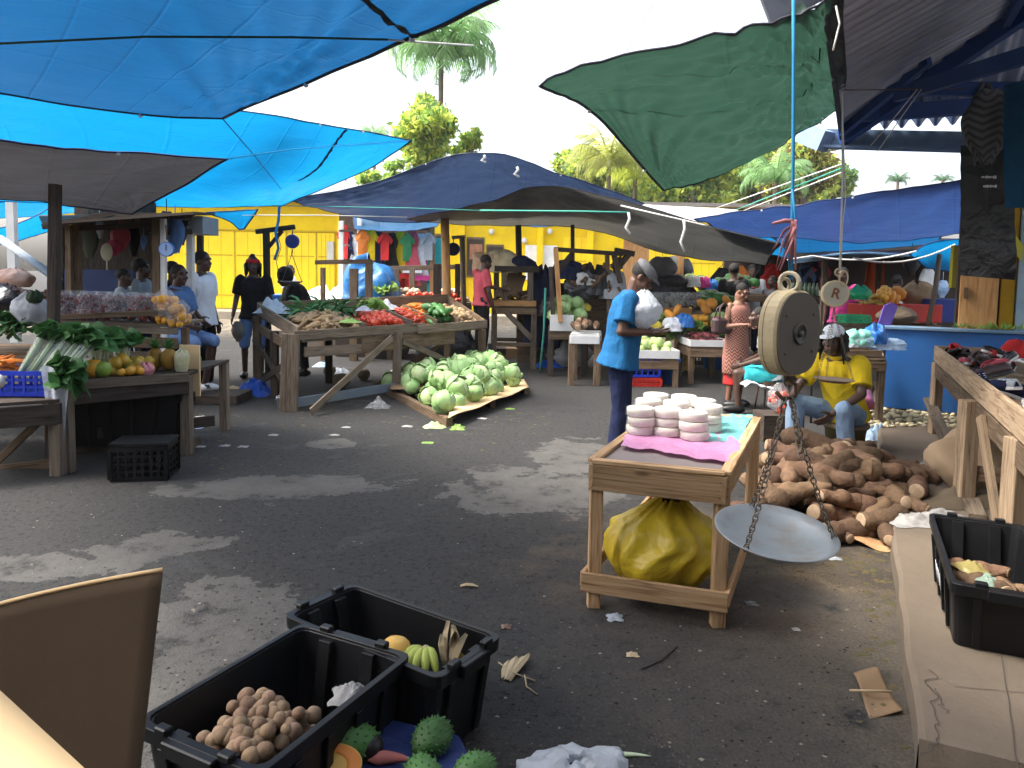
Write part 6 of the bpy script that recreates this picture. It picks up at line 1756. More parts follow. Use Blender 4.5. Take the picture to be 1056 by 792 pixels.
# ================================================================ litter by the left stalls
def crumple(label, c, w, d, h, mt, seed=1, name='plastic_bag', cat='plastic bag', group=None):
 b = MB(); b.grid(lambda u, v: V(c) + V(((u - .5) * w * (1 + .4 * noise.noise(V((v * 3, seed, 0)))), (v - .5) * d * (1 + .4 * noise.noise(V((u * 3, seed, 5)))), .004 + h * max(0, math.sin(u * 3.14) * math.sin(v * 3.14)) * (.6 + 1.1 * abs(noise.noise(V((u * 5, v * 5, seed))))))), 18, 18)
 return tag(build(b, name, mt), label, cat, group)
crumple('royal blue plastic bag lying by the vegetable stand', G(263, 406), .48, .5, .22, BAG_BLUE, 2)
crumple('pale blue crumpled bag on the asphalt beside the fruit stall', G(202, 440), .20, .22, .09, BAG_B, 3)
crumple('flat white scrap on the asphalt right of the fruit stall', G(206, 432), .22, .10, .03, P_WHITE, 4, 'scrap', 'litter')
for i, (px, py) in enumerate(((199, 453), (207, 461), (232, 460), (357, 441), (345, 449), (282, 449), (251, 461))):
 crumple('small pale scrap of litter lying in the open yard', G(px, py), .09, .07, .010, PAPER, 10 + i, 'scrap', 'litter', 'pale scraps in the yard')
crumple('orange tan paper scrap near the white striped trainers', G(240, 402), .3, .3, .05, CARD_L, 5, 'scrap', 'litter')
# ================================================================ MIDDLE: big wooden vegetable stand
A_, B_ = G(308, 346, .88), G(499, 334, .88)
Lb, Rb = D(266, 322, 10.2), D(462, 312, 12.6)
VQ = [A_, B_, Rb, Lb]
vg = thing('vegetable_stand', 'long weathered wooden stand heaped with ginger, tomatoes and green squash', 'market stall', ((A_.x + Rb.x) / 2, (A_.y + Rb.y) / 2, 0))
dk = [p - V((0, 0, .06)) for p in VQ]
planktop(vg, dk, W_GREY, 9, name='deck')
fd = (B_ - A_)
bpart(vg, 'front_board', A_ - fd * .02, A_ + fd * .62 + V((0, -.01, .01)), .11, .03, W_GREY)
bpart(vg, 'front_board', A_ + fd * .58 + V((0, -.045, -.02)), B_ + fd * .02 + V((0, -.045, .0)), .12, .03, W_GREY)
bpart(vg, 'apron', A_ + fd * .28 + V((0, .02, -.17)), A_ + fd * .80 + V((0, .02, -.16)), .20, .022, W_MID)
bpart(vg, 'apron', A_ + fd * .02 + V((0, .03, -.20)), A_ + fd * .34 + V((0, .03, -.22)), .12, .022, W_GREY)
bpart(vg, 'side_board', A_ + V((0, 0, .02)), Lb + V((0, 0, .05)), .16, .03, W_GREY)
bpart(vg, 'side_board', A_ + V((-.02, 0, -.18)), Lb + V((-.02, 0, -.2)), .12, .03, W_MID)
bpart(vg, 'side_board', B_ + V((0, 0, .0)), Rb + V((0, 0, .05)), .14, .03, W_MID)
bpart(vg, 'back_board', Lb + V((0, 0, .06)), Rb + V((0, 0, .06)), .16, .03, W_MID)
def vleg(p, z, w_, mt, dx=0, d=None): return legpart(vg, V((p.x + dx, p.y, 0)), V((p.x, p.y, z)), w_, mt, d=d)
vleg(A_ + V((-.08, -.03, 0)), .90, .20, W_GREY, -.03, .06)
vleg(A_ + fd * .47 + V((0, -.03, 0)), .84, .11, W_GREY, -.02, .06)
vleg(B_ + V((-.03, 0, 0)), .80, .12, W_MID, .02, .08); vleg(Lb + V((.02, -.1, 0)), 1.0, .10, W_MID, 0, .08); vleg(Rb, 1.0, .1, W_MID)
vleg(Lb.lerp(A_, .45), .85, .09, W_DARK)
for k in (.35, .7): vleg(Lb.lerp(Rb, k) + V((0, -.3, 0)), .95, .09, W_DARK)
z0 = V((0, -.055, 0))
bpart(vg, 'brace', G(322, 424, .05) + z0, A_ + fd * .44 + V((0, -.06, -.10)), .09, .022, W_GREY)
bpart(vg, 'brace', A_ + fd * .50 + V((0, -.06, -.16)), A_ + fd * .86 + V((0, -.06, -.62)), .08, .022, W_GREY)
bpart(vg, 'brace', A_ + V((-.05, .1, -.8)), Lb + V((0, -.2, -.35)), .08, .022, W_DARK)
bpart(vg, 'brace', Lb + V((0, -.2, -1.0)), A_ + V((-.05, .1, -.25)), .08, .022, W_DARK)
bpart(vg, 'brace', A_ + fd * .3 + V((0, .7, -.8)), A_ + fd * .75 + V((0, .9, -.25)), .08, .022, W_MID)
bpart(vg, 'bottom_rail', V((A_.x, A_.y, .10)) + V((-.02, 0, 0)), V((0, 0, .12)) + (A_ + fd * .47) * 1 - V((0, 0, A_.z)), .11, .03, mat('blue_grey_board', (.13, .17, .22), (.2, .22, .22), rough=.8, scale=4))
for u in (.31, .56, .70, .84):
 bpart(vg, 'divider', bil(VQ, u, .03) + V((0, 0, .03)), bil(VQ, u - .03, .75) + V((0, 0, .03)), .12, .025, W_GREY if u < .6 else W_MID)
def vq(u0, u1, v0, v1): return [bil(dk, u0, v0), bil(dk, u1, v0), bil(dk, u1, v1), bil(dk, u0, v1)]
gi = [ginger(s_, 'knobbly brown ginger root on the left of the vegetable stand', 'ginger on the vegetable stand') for s_ in (1, 2, 3)]
pile(gi, 120, vq(.02, .30, .03, .62), .16, tilt=25, sc=(.9, 1.4), seed=11, layers=2)
tm = [roundfruit('small red plum tomato heaped on the vegetable stand', 'tomato', 'tomato', 'tomatoes on the vegetable stand', M_TOM, .033, 1.25, 3, seg=10)]
pile(tm, 190, vq(.33, .55, .03, .62), .16, tilt=80, sc=(.9, 1.25), seed=12, layers=2)
ms = [taper('orange red pepper heaped in the middle of the vegetable stand', 'pepper', 'pepper', 'peppers on the vegetable stand', M_PEPR, .15, .03, .12, 5)]
pile(ms, 64, vq(.57, .69, .05, .75), .15, tilt=25, sc=(.9, 1.4), seed=13, layers=2)
cu = [taper('thick dark green squash on the vegetable stand', 'green_squash', 'squash', 'green squashes on the vegetable stand', M_CUC, .42, .065, .06, 6, tip=.75, stem=M_STEM)]
pile(cu, 18, vq(.70, .86, .08, .5), .24, ang=(60, 120), tilt=12, sc=(.8, 1.1), seed=14, layers=2)
pt = [roundfruit('light brown potato at the right end of the vegetable stand', 'potato', 'potato', 'potatoes on the vegetable stand', M_POT, .042, .8, 8, stem=False, amp=.08, seg=10)]
pile(pt, 110, vq(.82, .995, .05, .75), .15, tilt=60, sc=(.8, 1.4), seed=15, layers=2)
for i in range(6):
 leafbunch('long dark green scallions laid at the back of the vegetable stand', bil(dk, .16 + .045 * i, (.66 + .03 * (i % 2))) + V((0, 0, .06)), 26, .26, .12, M_SCAL, 'scallions at the back of the vegetable stand', 70 + i, M_SCAL, (.9 * (-1) ** i, -.35, .30), .2, 'scallion_bunch', 'scallions', wide=.05)
leafbunch('pale leafy vegetable bunch beside the scallions', bil(dk, .50, .72) + V((0, 0, .05)), 24, .16, .16, M_LEAFY, None, 77, M_STALK, (.1, -.3, .5), .08, wide=.35)
crumple('white plastic sheet lying behind the tomatoes', bil(dk, .56, .8) + V((0, 0, .08)), .55, .5, .14, BAG_W, 6)
crumple('pale plastic bag at the left end of the vegetable stand', bil(dk, .05, .85) + V((0, 0, .08)), .5, .35, .18, BAG_W, 7)
crumple('white plastic bag lying on the tomatoes', bil(dk, .38, .38) + V((0, 0, .2)), .22, .2, .07, BAG_W, 8)
crumple('green leaf scrap lying on the ginger', bil(dk, .24, .06) + V((0, 0, .16)), .26, .2, .05, M_LEAFY, 9, 'leaf', 'leaf')
ca2 = [taper('pale orange carrot at the back of the vegetable stand', 'carrot', 'carrot', 'carrots at the back of the vegetable stand', M_CARROT, .26, .03, .05, 9)]
pile(ca2, 14, vq(.70, .80, .55, .95), .1, seed=17)
jr = [roundfruit('dusty coconut lying under the vegetable stand', 'coconut', 'coconut', 'coconuts under the vegetable stand', mat('coconut_husk', (.26, .20, .12), (.16, .12, .075), rough=.95, scale=7, rnd=.3), .11, .9, 12, stem=False, amp=.05)]
for (px, py, s_) in ((375, 392, .9), (420, 398, .8), (352, 400, 1.1), (434, 408, .8), (340, 388, .9)):
 place(jr[0], USED, G(px, py), (0, 0, px), s_)
for (px, py, mt_, w_) in ((390, 420, BAG_C, .3), (350, 385, BAG_W, .34), (332, 378, BAG_B, .3), (410, 385, PAPER, .3), (292, 412, BAG_C, .2)):
 crumple('crumpled film discarded under the vegetable stand', G(px, py), w_, w_ * .8, .1, mt_, px, 'plastic_bag', 'plastic bag', 'films under the vegetable stand')
bk = bucket('old paint tin under the vegetable stand by its left leg', G(293, 421), .075, .08, .14, mat('tin_white', (.4, .42, .42), rough=.5), False)
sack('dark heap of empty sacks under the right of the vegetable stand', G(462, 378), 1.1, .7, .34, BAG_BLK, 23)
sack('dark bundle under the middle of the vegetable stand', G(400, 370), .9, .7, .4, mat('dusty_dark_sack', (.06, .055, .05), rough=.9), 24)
# ---------------- cabbages on a pallet
PQ = [G(462, 441), G(545, 406), G(497, 381), G(398, 407)]
pl = thing('pallet', 'broken wooden pallet on the asphalt under the cabbage heap', 'pallet', sum(PQ, V((0, 0, 0))) / 4)
planktop(pl, [p + V((0, 0, .11)) for p in PQ], W_MID, 7, name='deck_boards', gap=.05, th=.02)
for u in (0.02, .5, .98):
 a, c = bil(PQ, u, .01), bil(PQ, u, .99); b = MB(); b.beam(a + V((0, 0, .045)), c + V((0, 0, .045)), .07, .09); build(b, 'bearer', W_MID, pl)
b = MB(); q0 = [G(402, 412), G(440, 417), G(436, 400), G(404, 402)]
b.grid(lambda u, v: bil(q0, u, v) + V((0, 0, .13 + .06 * u + .02 * math.sin(v * 7))), 8, 8); tag(build(b, 'cardboard_sheet', CARD, solid=.006), 'torn cardboard under the left corner of the cabbage heap', 'cardboard')
b = MB(); q0 = [G(462, 443), G(545, 409), G(540, 400), G(466, 425)]
b.grid(lambda u, v: bil(q0, u, v) + V((0, 0, .120 + .012 * math.sin(u * 15))), 12, 6); tag(build(b, 'cardboard_sheet', CARD_L, solid=.005), 'cardboard liner along the front edge of the pallet', 'cardboard')
cg = 'cabbages heaped on the pallet'
cab = [cabbage(s_, 'pale green cabbage in the heap on the pallet', cg) for s_ in (1, 2, 3, 4)]
pile(cab, 74, [p.lerp(sum(PQ, V((0, 0, 0))) / 4, -.02) for p in PQ], .26, tilt=75, sc=(.75, 1.12), seed=21, layers=2, z0=.12, edge=.03, jit=.6)
for (px, py) in ((402, 398),):
 place(cab[0], USED, G(px, py, .1), (.6, .2, px), .9)
crumple('torn cabbage leaf fallen on the asphalt before the pallet', G(448, 441), .22, .14, .06, M_CABB, 31, 'cabbage_leaf', 'leaf')
crumple('limp cabbage leaf hanging off the front corner of the pallet', G(472, 442), .14, .2, .05, M_LEAFY, 32, 'cabbage_leaf', 'leaf')
for i, (px, py) in enumerate(((441, 457), (497, 432), (526, 422), (420, 440))):
 crumple('small torn scrap by the cabbage pallet', G(px, py), .11, .08, .012, PAPER if i % 2 else M_LEAFY, 40 + i, 'scrap', 'litter', 'scraps by the cabbage pallet')
# ---------------- weighing post with pan
ps = thing('scale_post', 'wooden gallows post holding the blue weighing scale', 'post', G(278, 372))
a = D(277, 372, 11.2); a.z = 0; c = D(274.5, 238, 11.2); legpart(ps, a, c, .085, W_DARK, 'upright')
bpart(ps, 'arm', D(264, 239, 11.2), D(304, 234, 11.2), .07, .07, W_DARK); bpart(ps, 'brace', D(276, 256, 11.2), D(291, 238, 11.2), .055, .04, W_DARK)
t, M = dial_scale('hanging_scale', 'deep blue hanging scale on the gallows post', D(301.5, 249, 11.1), .105, .07, R(-6), mat('deep_blue_dial', (.015, .03, .16), rough=.4), mat('blue_enamel', (.02, .06, .30), rough=.35))
b = MB(); b.tube([D(301.5, 241.5, 11.1), D(302, 236, 11.15)], .01, 6); b.tube([D(301.5, 257, 11.1), D(301, 262, 11.1)], .01, 6); build(b, 'hook', RUST, t)
b = MB()
for dx in (-10, 10): b.tube([D(301, 262, 11.1), D(301 + dx, 290, 11.0)], .005, 5)
build(b, 'chain', RUST, t)
pc = D(301, 291, 11.0); b = MB(); b.lathe([(0, -.025), (.10, -.02), (.165, .012), (.16, .016), (.1, -.012), (0, -.018)], 28, Matrix.Translation(pc)); build(b, 'pan', mat('grey_pan', (.2, .2, .22), rough=.4, metal=.5), t)
rope('blue rope tied around the gallows post and up to the awning', [D(288, 212, 11.15), D(287, 228, 11.15), D(284, 240, 11.1), D(287, 256, 11.15), D(283, 268, 11.15)], .022, ROPE_B)
rope('thin tangled cord dangling by the gallows post', [D(286, 240, 11.1), D(290, 255, 11.1), D(285, 270, 11.1), D(288, 285, 11.1)], .006, RUST)
b = MB(); b.box(D(287, 311, 11.9), (.36, .35, .24)); tag(build(b, 'blue_box', P_BLUE2, bevel=.01), 'bright blue box behind the weighing pan', 'box')
b = MB(); b.box(D(302, 320, 11.4), (.42, .3, .2)); tag(build(b, 'cardboard_box', CARD, bevel=.006), 'brown cardboard box in front of the hooded figure', 'box')
# ---------------- white sacks and the blue bundle behind
for i, (px, py, w_, h_, lab) in enumerate(((345, 312, 1.7, .85, 'big sunlit white sack beyond the stand, left of two'), (362, 306, 1.6, .95, 'big sunlit white sack beyond the stand, right of two'))):
 c = D(px, py, 16.5); sack(lab, V((c.x, c.y, .35)), w_, h_, 1.0, mat('sunny_white_sack%d' % i, (.82, .81, .78), rough=.8), 50 + i)
b = MB(); c = D(352, 318, 16.5); b.box((c.x, c.y, .18), (3.4, 1.2, .34)); tag(build(b, 'platform', CONC), 'low concrete platform under the white sacks', 'platform')
c = D(382, 318, 14.6); sack('bulky blue plastic sheeting bundled over goods beside the white sacks', V((c.x, c.y, .5)), 1.05, 1.3, .8, CL_TARPB, 55, 'tarpaulin_bundle', 'tarpaulin', amp=.10, boxy=1)
b = MB(); b.box((c.x, c.y, .26), (1.2, .8, .5)); tag(build(b, 'wooden_box', W_DARK), 'dark wooden box under the blue plastic bundle', 'box')
rf = thing('rail_fence', 'rough wooden rail on posts in front of the blue bundle', 'rail', D(350, 310, 13.6))
for px, y0, w_ in ((365, 277, .14), (380.5, 268, .12), (333, 276, .08)):
 a = D(px, 330, 13.6); a.z = 0; legpart(rf, a, D(px, y0, 13.6), w_, W_MID, 'post')
bpart(rf, 'rail', D(325, 270.5, 13.55), D(383, 269.5, 13.55), .08, .05, W_MID)
# ---------------- stall of tomatoes behind, with posts
q = [D(400, 312, 13.8), D(486, 308, 14.2), D(486, 303, 15.6), D(402, 304, 15.4)]
z_ = q[0].z
for p in q: p.z = z_
bs_ = table('market_table', 'plank table of tomatoes behind the vegetable stand', 'market stall', q, W_MID, leg=.09, planks=4, apron=.22)
bpart(bs_, 'back_rail', D(400, 277, 15.2), D(478, 275, 15.4), .10, .06, W_GREY)
for px, y0, Y in ((409, 277, 15), (425, 277, 15.1), (451, 272, 13.9), (472, 272, 14.4)):
 a = D(px, 310, Y); legpart(bs_, V((a.x, a.y, z_ - .3)), D(px, y0, Y), .10 if px != 451 else .14, W_GREY if px < 440 else W_DARK, 'post')
t2 = [roundfruit('orange red tomato on the table behind the stand', 'tomato', 'tomato', 'tomatoes on the table behind the stand', M_TOM, .05, .9, 5, seg=10)]
pile(t2, 80, [q[0] + V((.1, 0, .02)), q[1] + V((0, 0, .02)), q[1].lerp(q[2], .4) + V((0, 0, .02)), q[0].lerp(q[3], .4) + V((.1, 0, .02))], .14, tilt=40, seed=23, layers=2)
on = [roundfruit('pale onion on the table behind the stand', 'onion', 'onion', 'onions on the table behind the stand', mat('onion_skin', (.55, .42, .26), (.65, .55, .4), rough=.5, rnd=.2), .06, .85, 6, seg=10, stem=False)]
pile(on, 40, [bil(q, .55, .45), bil(q, .98, .45), bil(q, .98, .95), bil(q, .55, .95)], .25, tilt=40, seed=24, layers=2)
pile(on, 24, [bil(q, .1, .5), bil(q, .4, .5), bil(q, .4, .95), bil(q, .1, .95)], .25, tilt=40, seed=25, layers=2, label='pale yellow root at the left of the tomato table', group='roots at the left of the tomato table')
leafbunch('green leafy heap at the left end of the tomato table', D(396, 304, 14.3), 24, .2, .2, M_LEAFY, None, 91, M_STALK, (0, -.2, .6), .1, wide=.3)
def pole(label, px0, py0, px1, py1, Y, w_, mt, round_=True, ground=True):
 a, c = D(px0, py0, Y), D(px1, py1, Y)
 if ground: a.z = 0
 b = MB(); b.tube([a, a.lerp(c, .5) + V((.02, 0, 0)), c], w_, 8) if round_ else b.beam(a, c, w_ * 2, w_ * 2, (0, 1, 0))
 return tag(build(b, 'awning_pole', mt), label, 'pole')
pole('tan wooden pole holding up the navy tarp', 461, 330, 458.5, 222, 13.2, .075, W_PLY)
pole('thinner dark stick beside the tan tarp pole', 464, 330, 461, 250, 13.4, .04, W_DARK)
pole('grey stick with a crosspiece right of the tan pole', 478, 330, 476.5, 245, 13.6, .05, W_GREY)
pole('dark pole under the turquoise awning strip', 536, 330, 534.5, 232, 14.6, .06, W_DARK)
pole('slim dark pole rising to the charcoal tarp from the cabbage counter', 589, 350, 590.5, 232, 13.0, .035, W_DARK)
b = MB(); b.beam(D(466, 245, 13.6), D(480, 244, 13.6), .06, .06); tag(build(b, 'crossbar', W_GREY), 'short grey crosspiece hung with a blue scale', 'bar')
t, M = dial_scale('hanging_scale', 'small navy hanging scale on the grey crosspiece', D(467.5, 257, 13.5), .12, .07, 0, CL_NAVY, mat('navy_enamel', (.015, .03, .12), rough=.4))
b = MB(); b.tube([D(467.5, 250, 13.5), D(468, 245, 13.55)], .01, 5); build(b, 'hook', RUST, t)
# ---------------- clothes stall
cst = thing('clothes_stall', 'clothes stall under the turquoise awning with a dark interior', 'stall', D(405, 300, 18))
for px, y0, Y, mt_ in ((352, 228, 17.2, P_WHITE), (371, 225, 17, P_WHITE), (446, 228, 17, W_PLY), (400, 235, 18.4, W_MID)):
 a = D(px, 300, Y); a.z = 0; legpart(cst, a, D(px, y0, Y), .10, mt_, 'post')
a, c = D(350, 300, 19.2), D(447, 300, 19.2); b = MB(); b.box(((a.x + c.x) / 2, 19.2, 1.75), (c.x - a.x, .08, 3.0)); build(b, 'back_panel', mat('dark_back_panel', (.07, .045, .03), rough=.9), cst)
a, c = D(365, 278, 17.3), D(450, 274, 17.3); bpart(cst, 'counter_rail', a, c, .10, .08, W_GREY)
bpart(cst, 'hanging_rail', D(350, 238, 17.1), D(447, 236, 17.1), .05, .05, W_DARK)
def garment(label, px, py, Y, w, h, mts, kind, seed, group=None, trim=None):
 t = thing('hanging_' + kind, label, kind, D(px, py, Y), group)
 c = D(px, py, Y); r = random.Random(seed)
 if kind == 'dress': out = [(-.16, 1), (.16, 1), (.30, .80), (.24, .66), (.20, .62), (.26, .4), (.5, 0), (-.5, 0), (-.26, .4), (-.20, .62), (-.24, .66), (-.30, .80)]
 elif kind == 'shirt': out = [(-.15, 1), (.15, 1), (.5, .74), (.40, .58), (.27, .66), (.27, 0), (-.27, 0), (-.27, .66), (-.40, .58), (-.5, .74)]
 else: out = [(-.3, 1), (.3, 1), (.34, 0), (.06, 0), (0, .55), (-.06, 0), (-.34, 0)]
 b = MB(); n = len(out)
 def q(x, y, z): return c + V((x * w, z + .05 * math.sin(x * 9 + seed) * (1.1 - y) + .02 * math.sin(y * 11), (y - 1) * h))
 fr = [q(x, y, -.025) for x, y in out]; bkk = [q(x, y, .03) for x, y in out]
 b.add(fr + bkk, [tuple(range(n)), tuple(range(2 * n - 1, n - 1, -1))] + [(i, n + i, n + (i + 1) % n, (i + 1) % n) for i in range(n)])
 build(b, 'cloth', mts, t)
 if trim:
  b = MB(); k = .5 if kind == 'dress' else .27
  b.box(c + V((0, -.03, (.06 - 1) * h)), (w * 2 * k * .95, .09, h * .1)); build(b, 'trim', trim, t)
 b = MB(); b.tube([c + V((-.14 * w, 0, 0)), c + V((0, 0, .05)), c + V((.14 * w, 0, 0))], .008, 5); b.tube([c + V((0, 0, .05)), c + V((0, 0, .12))], .007, 5); build(b, 'hanger', RUST, t)
 return t
gl = [(374, 237, 'shirt', CL_ORANGE, CL_YEL, 'orange and yellow top first on the clothes rail'), (382.5, 236, 'shirt', CL_YEL, None, 'yellow top second on the clothes rail'), (391, 239, 'dress', CL_NAVY, None, 'navy dress on the clothes rail beside the yellow top'),
      (397, 240, 'shirt', CL_RED, None, 'dull red shirt on the clothes rail'), (404, 240, 'dress', CL_BLACK, None, 'black dress in the middle of the clothes rail'), (413, 239, 'dress', CL_YEL, CL_RED, 'yellow dress with red hem on the clothes rail'),
      (420, 241, 'shirt', CL_GREEN, None, 'green shirt on the clothes rail beside the yellow dress'), (426, 238, 'dress', CL_PINK, CL_WHITE, 'rose dress with white hem on the clothes rail'), (434, 241, 'dress', CL_WHITE, CL_MAG, 'white patterned dress on the clothes rail, before last'), (442, 240, 'shirt', CL_LGREY, None, 'grey white shirt last on the clothes rail')]
for i, (px, py, kd, m1, tr, lab) in enumerate(gl):
 garment(lab, px, py, 16.9 + .08 * (i % 3), .36 if kd == 'shirt' else .46, .62 + .25 * (kd == 'dress') + .1 * (i % 3), m1, kd, i, None, tr)
for i, (px, py, mt_, kd, lab) in enumerate(((355, 232, CL_RED, 'shirt', 'thin red garment hanging at the dark doorway'), (360, 236, CL_NAVY, 'dress', 'dark garment hanging in the dark doorway'), (366, 242, CL_WHITE, 'dress', 'pale garment beside the white stall post'), (358, 252, CL_LGREY, 'shirt', 'grey garment low in the dark doorway'), (437, 256, CL_MAG, 'shirt', 'pink top in the second row of the clothes stall'), (402, 258, CL_GREEN, 'trousers', 'green trousers in the second row of the clothes stall'), (418, 262, CL_RED, 'trousers', 'dark red trousers low in the clothes stall'), (430, 260, CL_PINK, 'shirt', 'rose shirt in the second row of the clothes stall'))):
 garment(lab, px, py, 17.6, .36, .8, mt_, kd, 40 + i)
b = MB(); c = D(452, 268, 17.2); b.box((c.x, c.y, c.z - .3), (.5, .12, 1.6)); tag(build(b, 'cloth_sheet', CL_TURQ), 'turquoise cloth panel hanging right of the clothes stall', 'cloth')
# ---------------- open wooden stand the man in rose reaches into
q = [D(508, 316, 12.8), D(553, 312, 12.8), D(552, 307, 13.9), D(508, 309, 13.9)]
z_ = q[0].z
for p in q: p.z = z_
ws = table('wooden_stand', 'open wooden stand of brown roots beside the man in rose', 'market stall', q, W_MID, leg=.10, planks=4, apron=.10, rail=.42, legmat=W_GREY)
bpart(ws, 'tray_board', q[0] + V((0, -.02, .06)), q[1] + V((0, -.02, .06)), .10, .025, W_PLY)
bpart(ws, 'brace', D(521, 321, 12.75), D(549, 350, 12.75), .09, .03, W_GREY)
for px, y0, Y in ((520, 275, 12.85), (547, 276, 12.85), (551, 277, 13.7), (512, 277, 13.7)):
 a = D(px, 310, Y); legpart(ws, V((a.x, a.y, z_)), D(px, y0, Y), .10, W_GREY, 'post')
bpart(ws, 'top_rail', D(510, 277, 12.8), D(556, 278, 12.8), .10, .05, W_DARK); bpart(ws, 'top_rail', D(508, 279, 13.7), D(556, 279, 13.7), .08, .05, W_MID)
rt_ = [ginger(61, 'brown root in the open wooden stand', 'roots in the open wooden stand', M_YAM)]
pile(rt_, 34, q, .25, tilt=25, sc=(1.1, 1.8), seed=31, layers=2)
b = MB(); b.box(D(530, 293, 13.5), (.34, .25, .42), Matrix.Rotation(.3, 3, 'Y')); tag(build(b, 'cardboard_box', CARD), 'tilted brown cardboard box in the open wooden stand', 'box')
for (px, py, mt_, w_, h_, lab) in ((518, 277, mat('cream_sack', (.66, .54, .32), rough=.8), .5, .4, 'cream bundle on top of the open wooden stand'), (537, 277, CL_NAVY, .5, .28, 'navy bundle on top of the open wooden stand'), (500, 276, mat('peach_card', (.70, .46, .28), rough=.8), .4, .34, 'peach coloured bundle behind the man in rose')):
 c = D(px, py + 4, 13.3); packet(lab, c, w_, h_, .4, mt_, px)
c = D(560, 330, 13.4); sack('dark navy sheeting draped between the open stand and the cabbage counter', V((c.x, c.y, .35)), .62, 1.35, .5, CL_NAVY, 66, 'draped_sheet', 'sheet', amp=.1, boxy=1)
b = MB(); b.box((c.x + .05, c.y + .5, .5), (1.0, .06, 1.0)); tag(build(b, 'board_panel', W_MID), 'brown board leaning behind the green pole', 'board')
pole('bright green broomstick leaning by the cabbage counter', 557, 376, 562.5, 297, 12.3, .018, ROPE_G)
b = MB(); b.box(G(535, 372) + V((0, .5, .1)), (.5, .4, .2)); tag(build(b, 'cardboard_box', CARD), 'flattened brown box under the open wooden stand', 'box')
b = MB(); c = G(516, 368); b.box((c.x, c.y + .4, .09), (1.5, .9, .16)); tag(build(b, 'platform', W_DARK), 'dark low plank platform under the open wooden stand', 'platform')
crumple('black plastic sheet slumped at the left foot of the open stand', G(500, 376), .9, .7, .3, BAG_BLK, 77)
# ================================================================ CENTRE RIGHT: cabbage counter and stepped produce stands
q = [D(567, 334, 11.9), D(604, 334, 11.9), D(606, 322, 13.3), D(570, 322, 13.3)]
z_ = q[0].z
for p in q: p.z = z_
cc_ = table('market_table', 'pale counter of cabbages and yams behind the man in blue', 'market stall', q, W_MID, leg=.09, planks=4, apron=.22, legmat=W_DARK)
bpart(cc_, 'front_board', q[0] + V((0, -.03, .02)), q[1] + V((-.2, -.03, .02)), .26, .03, P_WHITE)
for (p0, p1, w_, mt_) in (((573, 256, 11.9), (578, 332, 11.8), .12, W_PLY), ((568, 275, 12), (571, 345, 12), .10, W_DARK), ((626, 262, 12.6), (628, 330, 12.6), .10, W_MID)):
 bpart(cc_, 'post', D(*p1), D(*p0), w_, .07, mt_, (0, 1, 0))
for (p0, p1, w_) in (((572, 257, 11.9), (642, 262, 12.4), .07), ((634, 258, 12.4), (654, 262, 12.5), .09), ((633, 260, 12.4), (640, 292, 12.4), .08), ((572, 284, 12), (590, 262, 12.1), .08), ((636, 278, 12.4), (650, 260, 12.5), .09)):
 bpart(cc_, 'beam', D(*p0), D(*p1), w_, .06, W_DARK)
pile(cab, 13, q[:2] + [bil(q, .8, .6), bil(q, .05, .6)], .30, tilt=70, sc=(.8, 1.0), seed=33, label='small cabbage on the counter behind the man in blue', group='cabbages on the counter', layers=2, z0=.05)
yms = [yam(s_, 'rough brown yam in the heap on brown paper', 'yams heaped on brown paper') for s_ in range(1, 8)]
rust_r = [ginger(71, 'rusty brown root hanging on the beams over the counter', 'roots on the beams over the counter', M_YAM)]
for i in range(26):
 px, py = rng.uniform(588, 640), rng.uniform(266, 302)
 place(rust_r[0], USED, D(px, py, 12.5 + .3 * rng.random()), (rng.random() * 3, rng.random() * 3, rng.random() * 6), rng.uniform(1., 1.8))
for (px, py, w_, h_, mt_, lab) in ((598, 300, .5, .4, BAG_BLK, 'black plastic bundle on the counter behind the cabbages'), (612, 296, .55, .5, BAG_BLK, 'black plastic bundle beside the slim dark pole'), (585, 280, .5, .3, CL_NAVY, 'navy cloth bundle high on the counter frame'), (603, 286, .35, .25, mat('white_parcel', (.7, .7, .68), rough=.7), 'white parcel on the shelf over the cabbages'), (632, 300, .4, .45, mat('grey_film', (.4, .42, .45), rough=.3, bump2=.6, b2scale=15), 'grey plastic bag behind the cap of the man in blue'), (597, 312, .34, .14, P_YEL, 'yellow tray of goods on the cabbage counter'), (566, 318, .3, .3, BAG_BLK, 'dark lumpy bag left of the cabbages')):
 packet(lab, D(px, py + 8, 12.7), w_, h_, .35, mt_, px + 3)
b = MB(); b.box((D(598, 310, 13.4).x, 13.5, .85), (1.3, .06, 1.3)); tag(build(b, 'board_panel', W_MID), 'brown backboard behind the cabbage counter', 'board')
q2 = [D(588, 344, 10.9), D(618, 344, 10.9), D(620, 338, 11.7), D(592, 338, 11.7)]
z_ = q2[0].z
for p in q2: p.z = z_
table('side_table', 'small whitish side table of yams behind the man in blue', 'table', q2, P_WHITE, leg=.09, planks=1, apron=.12, legmat=W_MID)
pile(yms, 6, q2, .15, ang=(60, 120), tilt=20, sc=(.8, 1), seed=35, label='dusty yam on the whitish side table', group='yams on the side table')
c = G(586, 379); sack('grey white woven sack slumped on the ground by the side table', V((c.x, c.y + .3, 0)), .85, .5, .6, mat('dusty_white_sack', (.42, .41, .39), (.3, .29, .28), rough=.8, scale=6), 88)
crumple('blue plastic sheet on the ground at the foot of the counter', G(566, 378), .5, .4, .12, BAG_BLUE, 80)
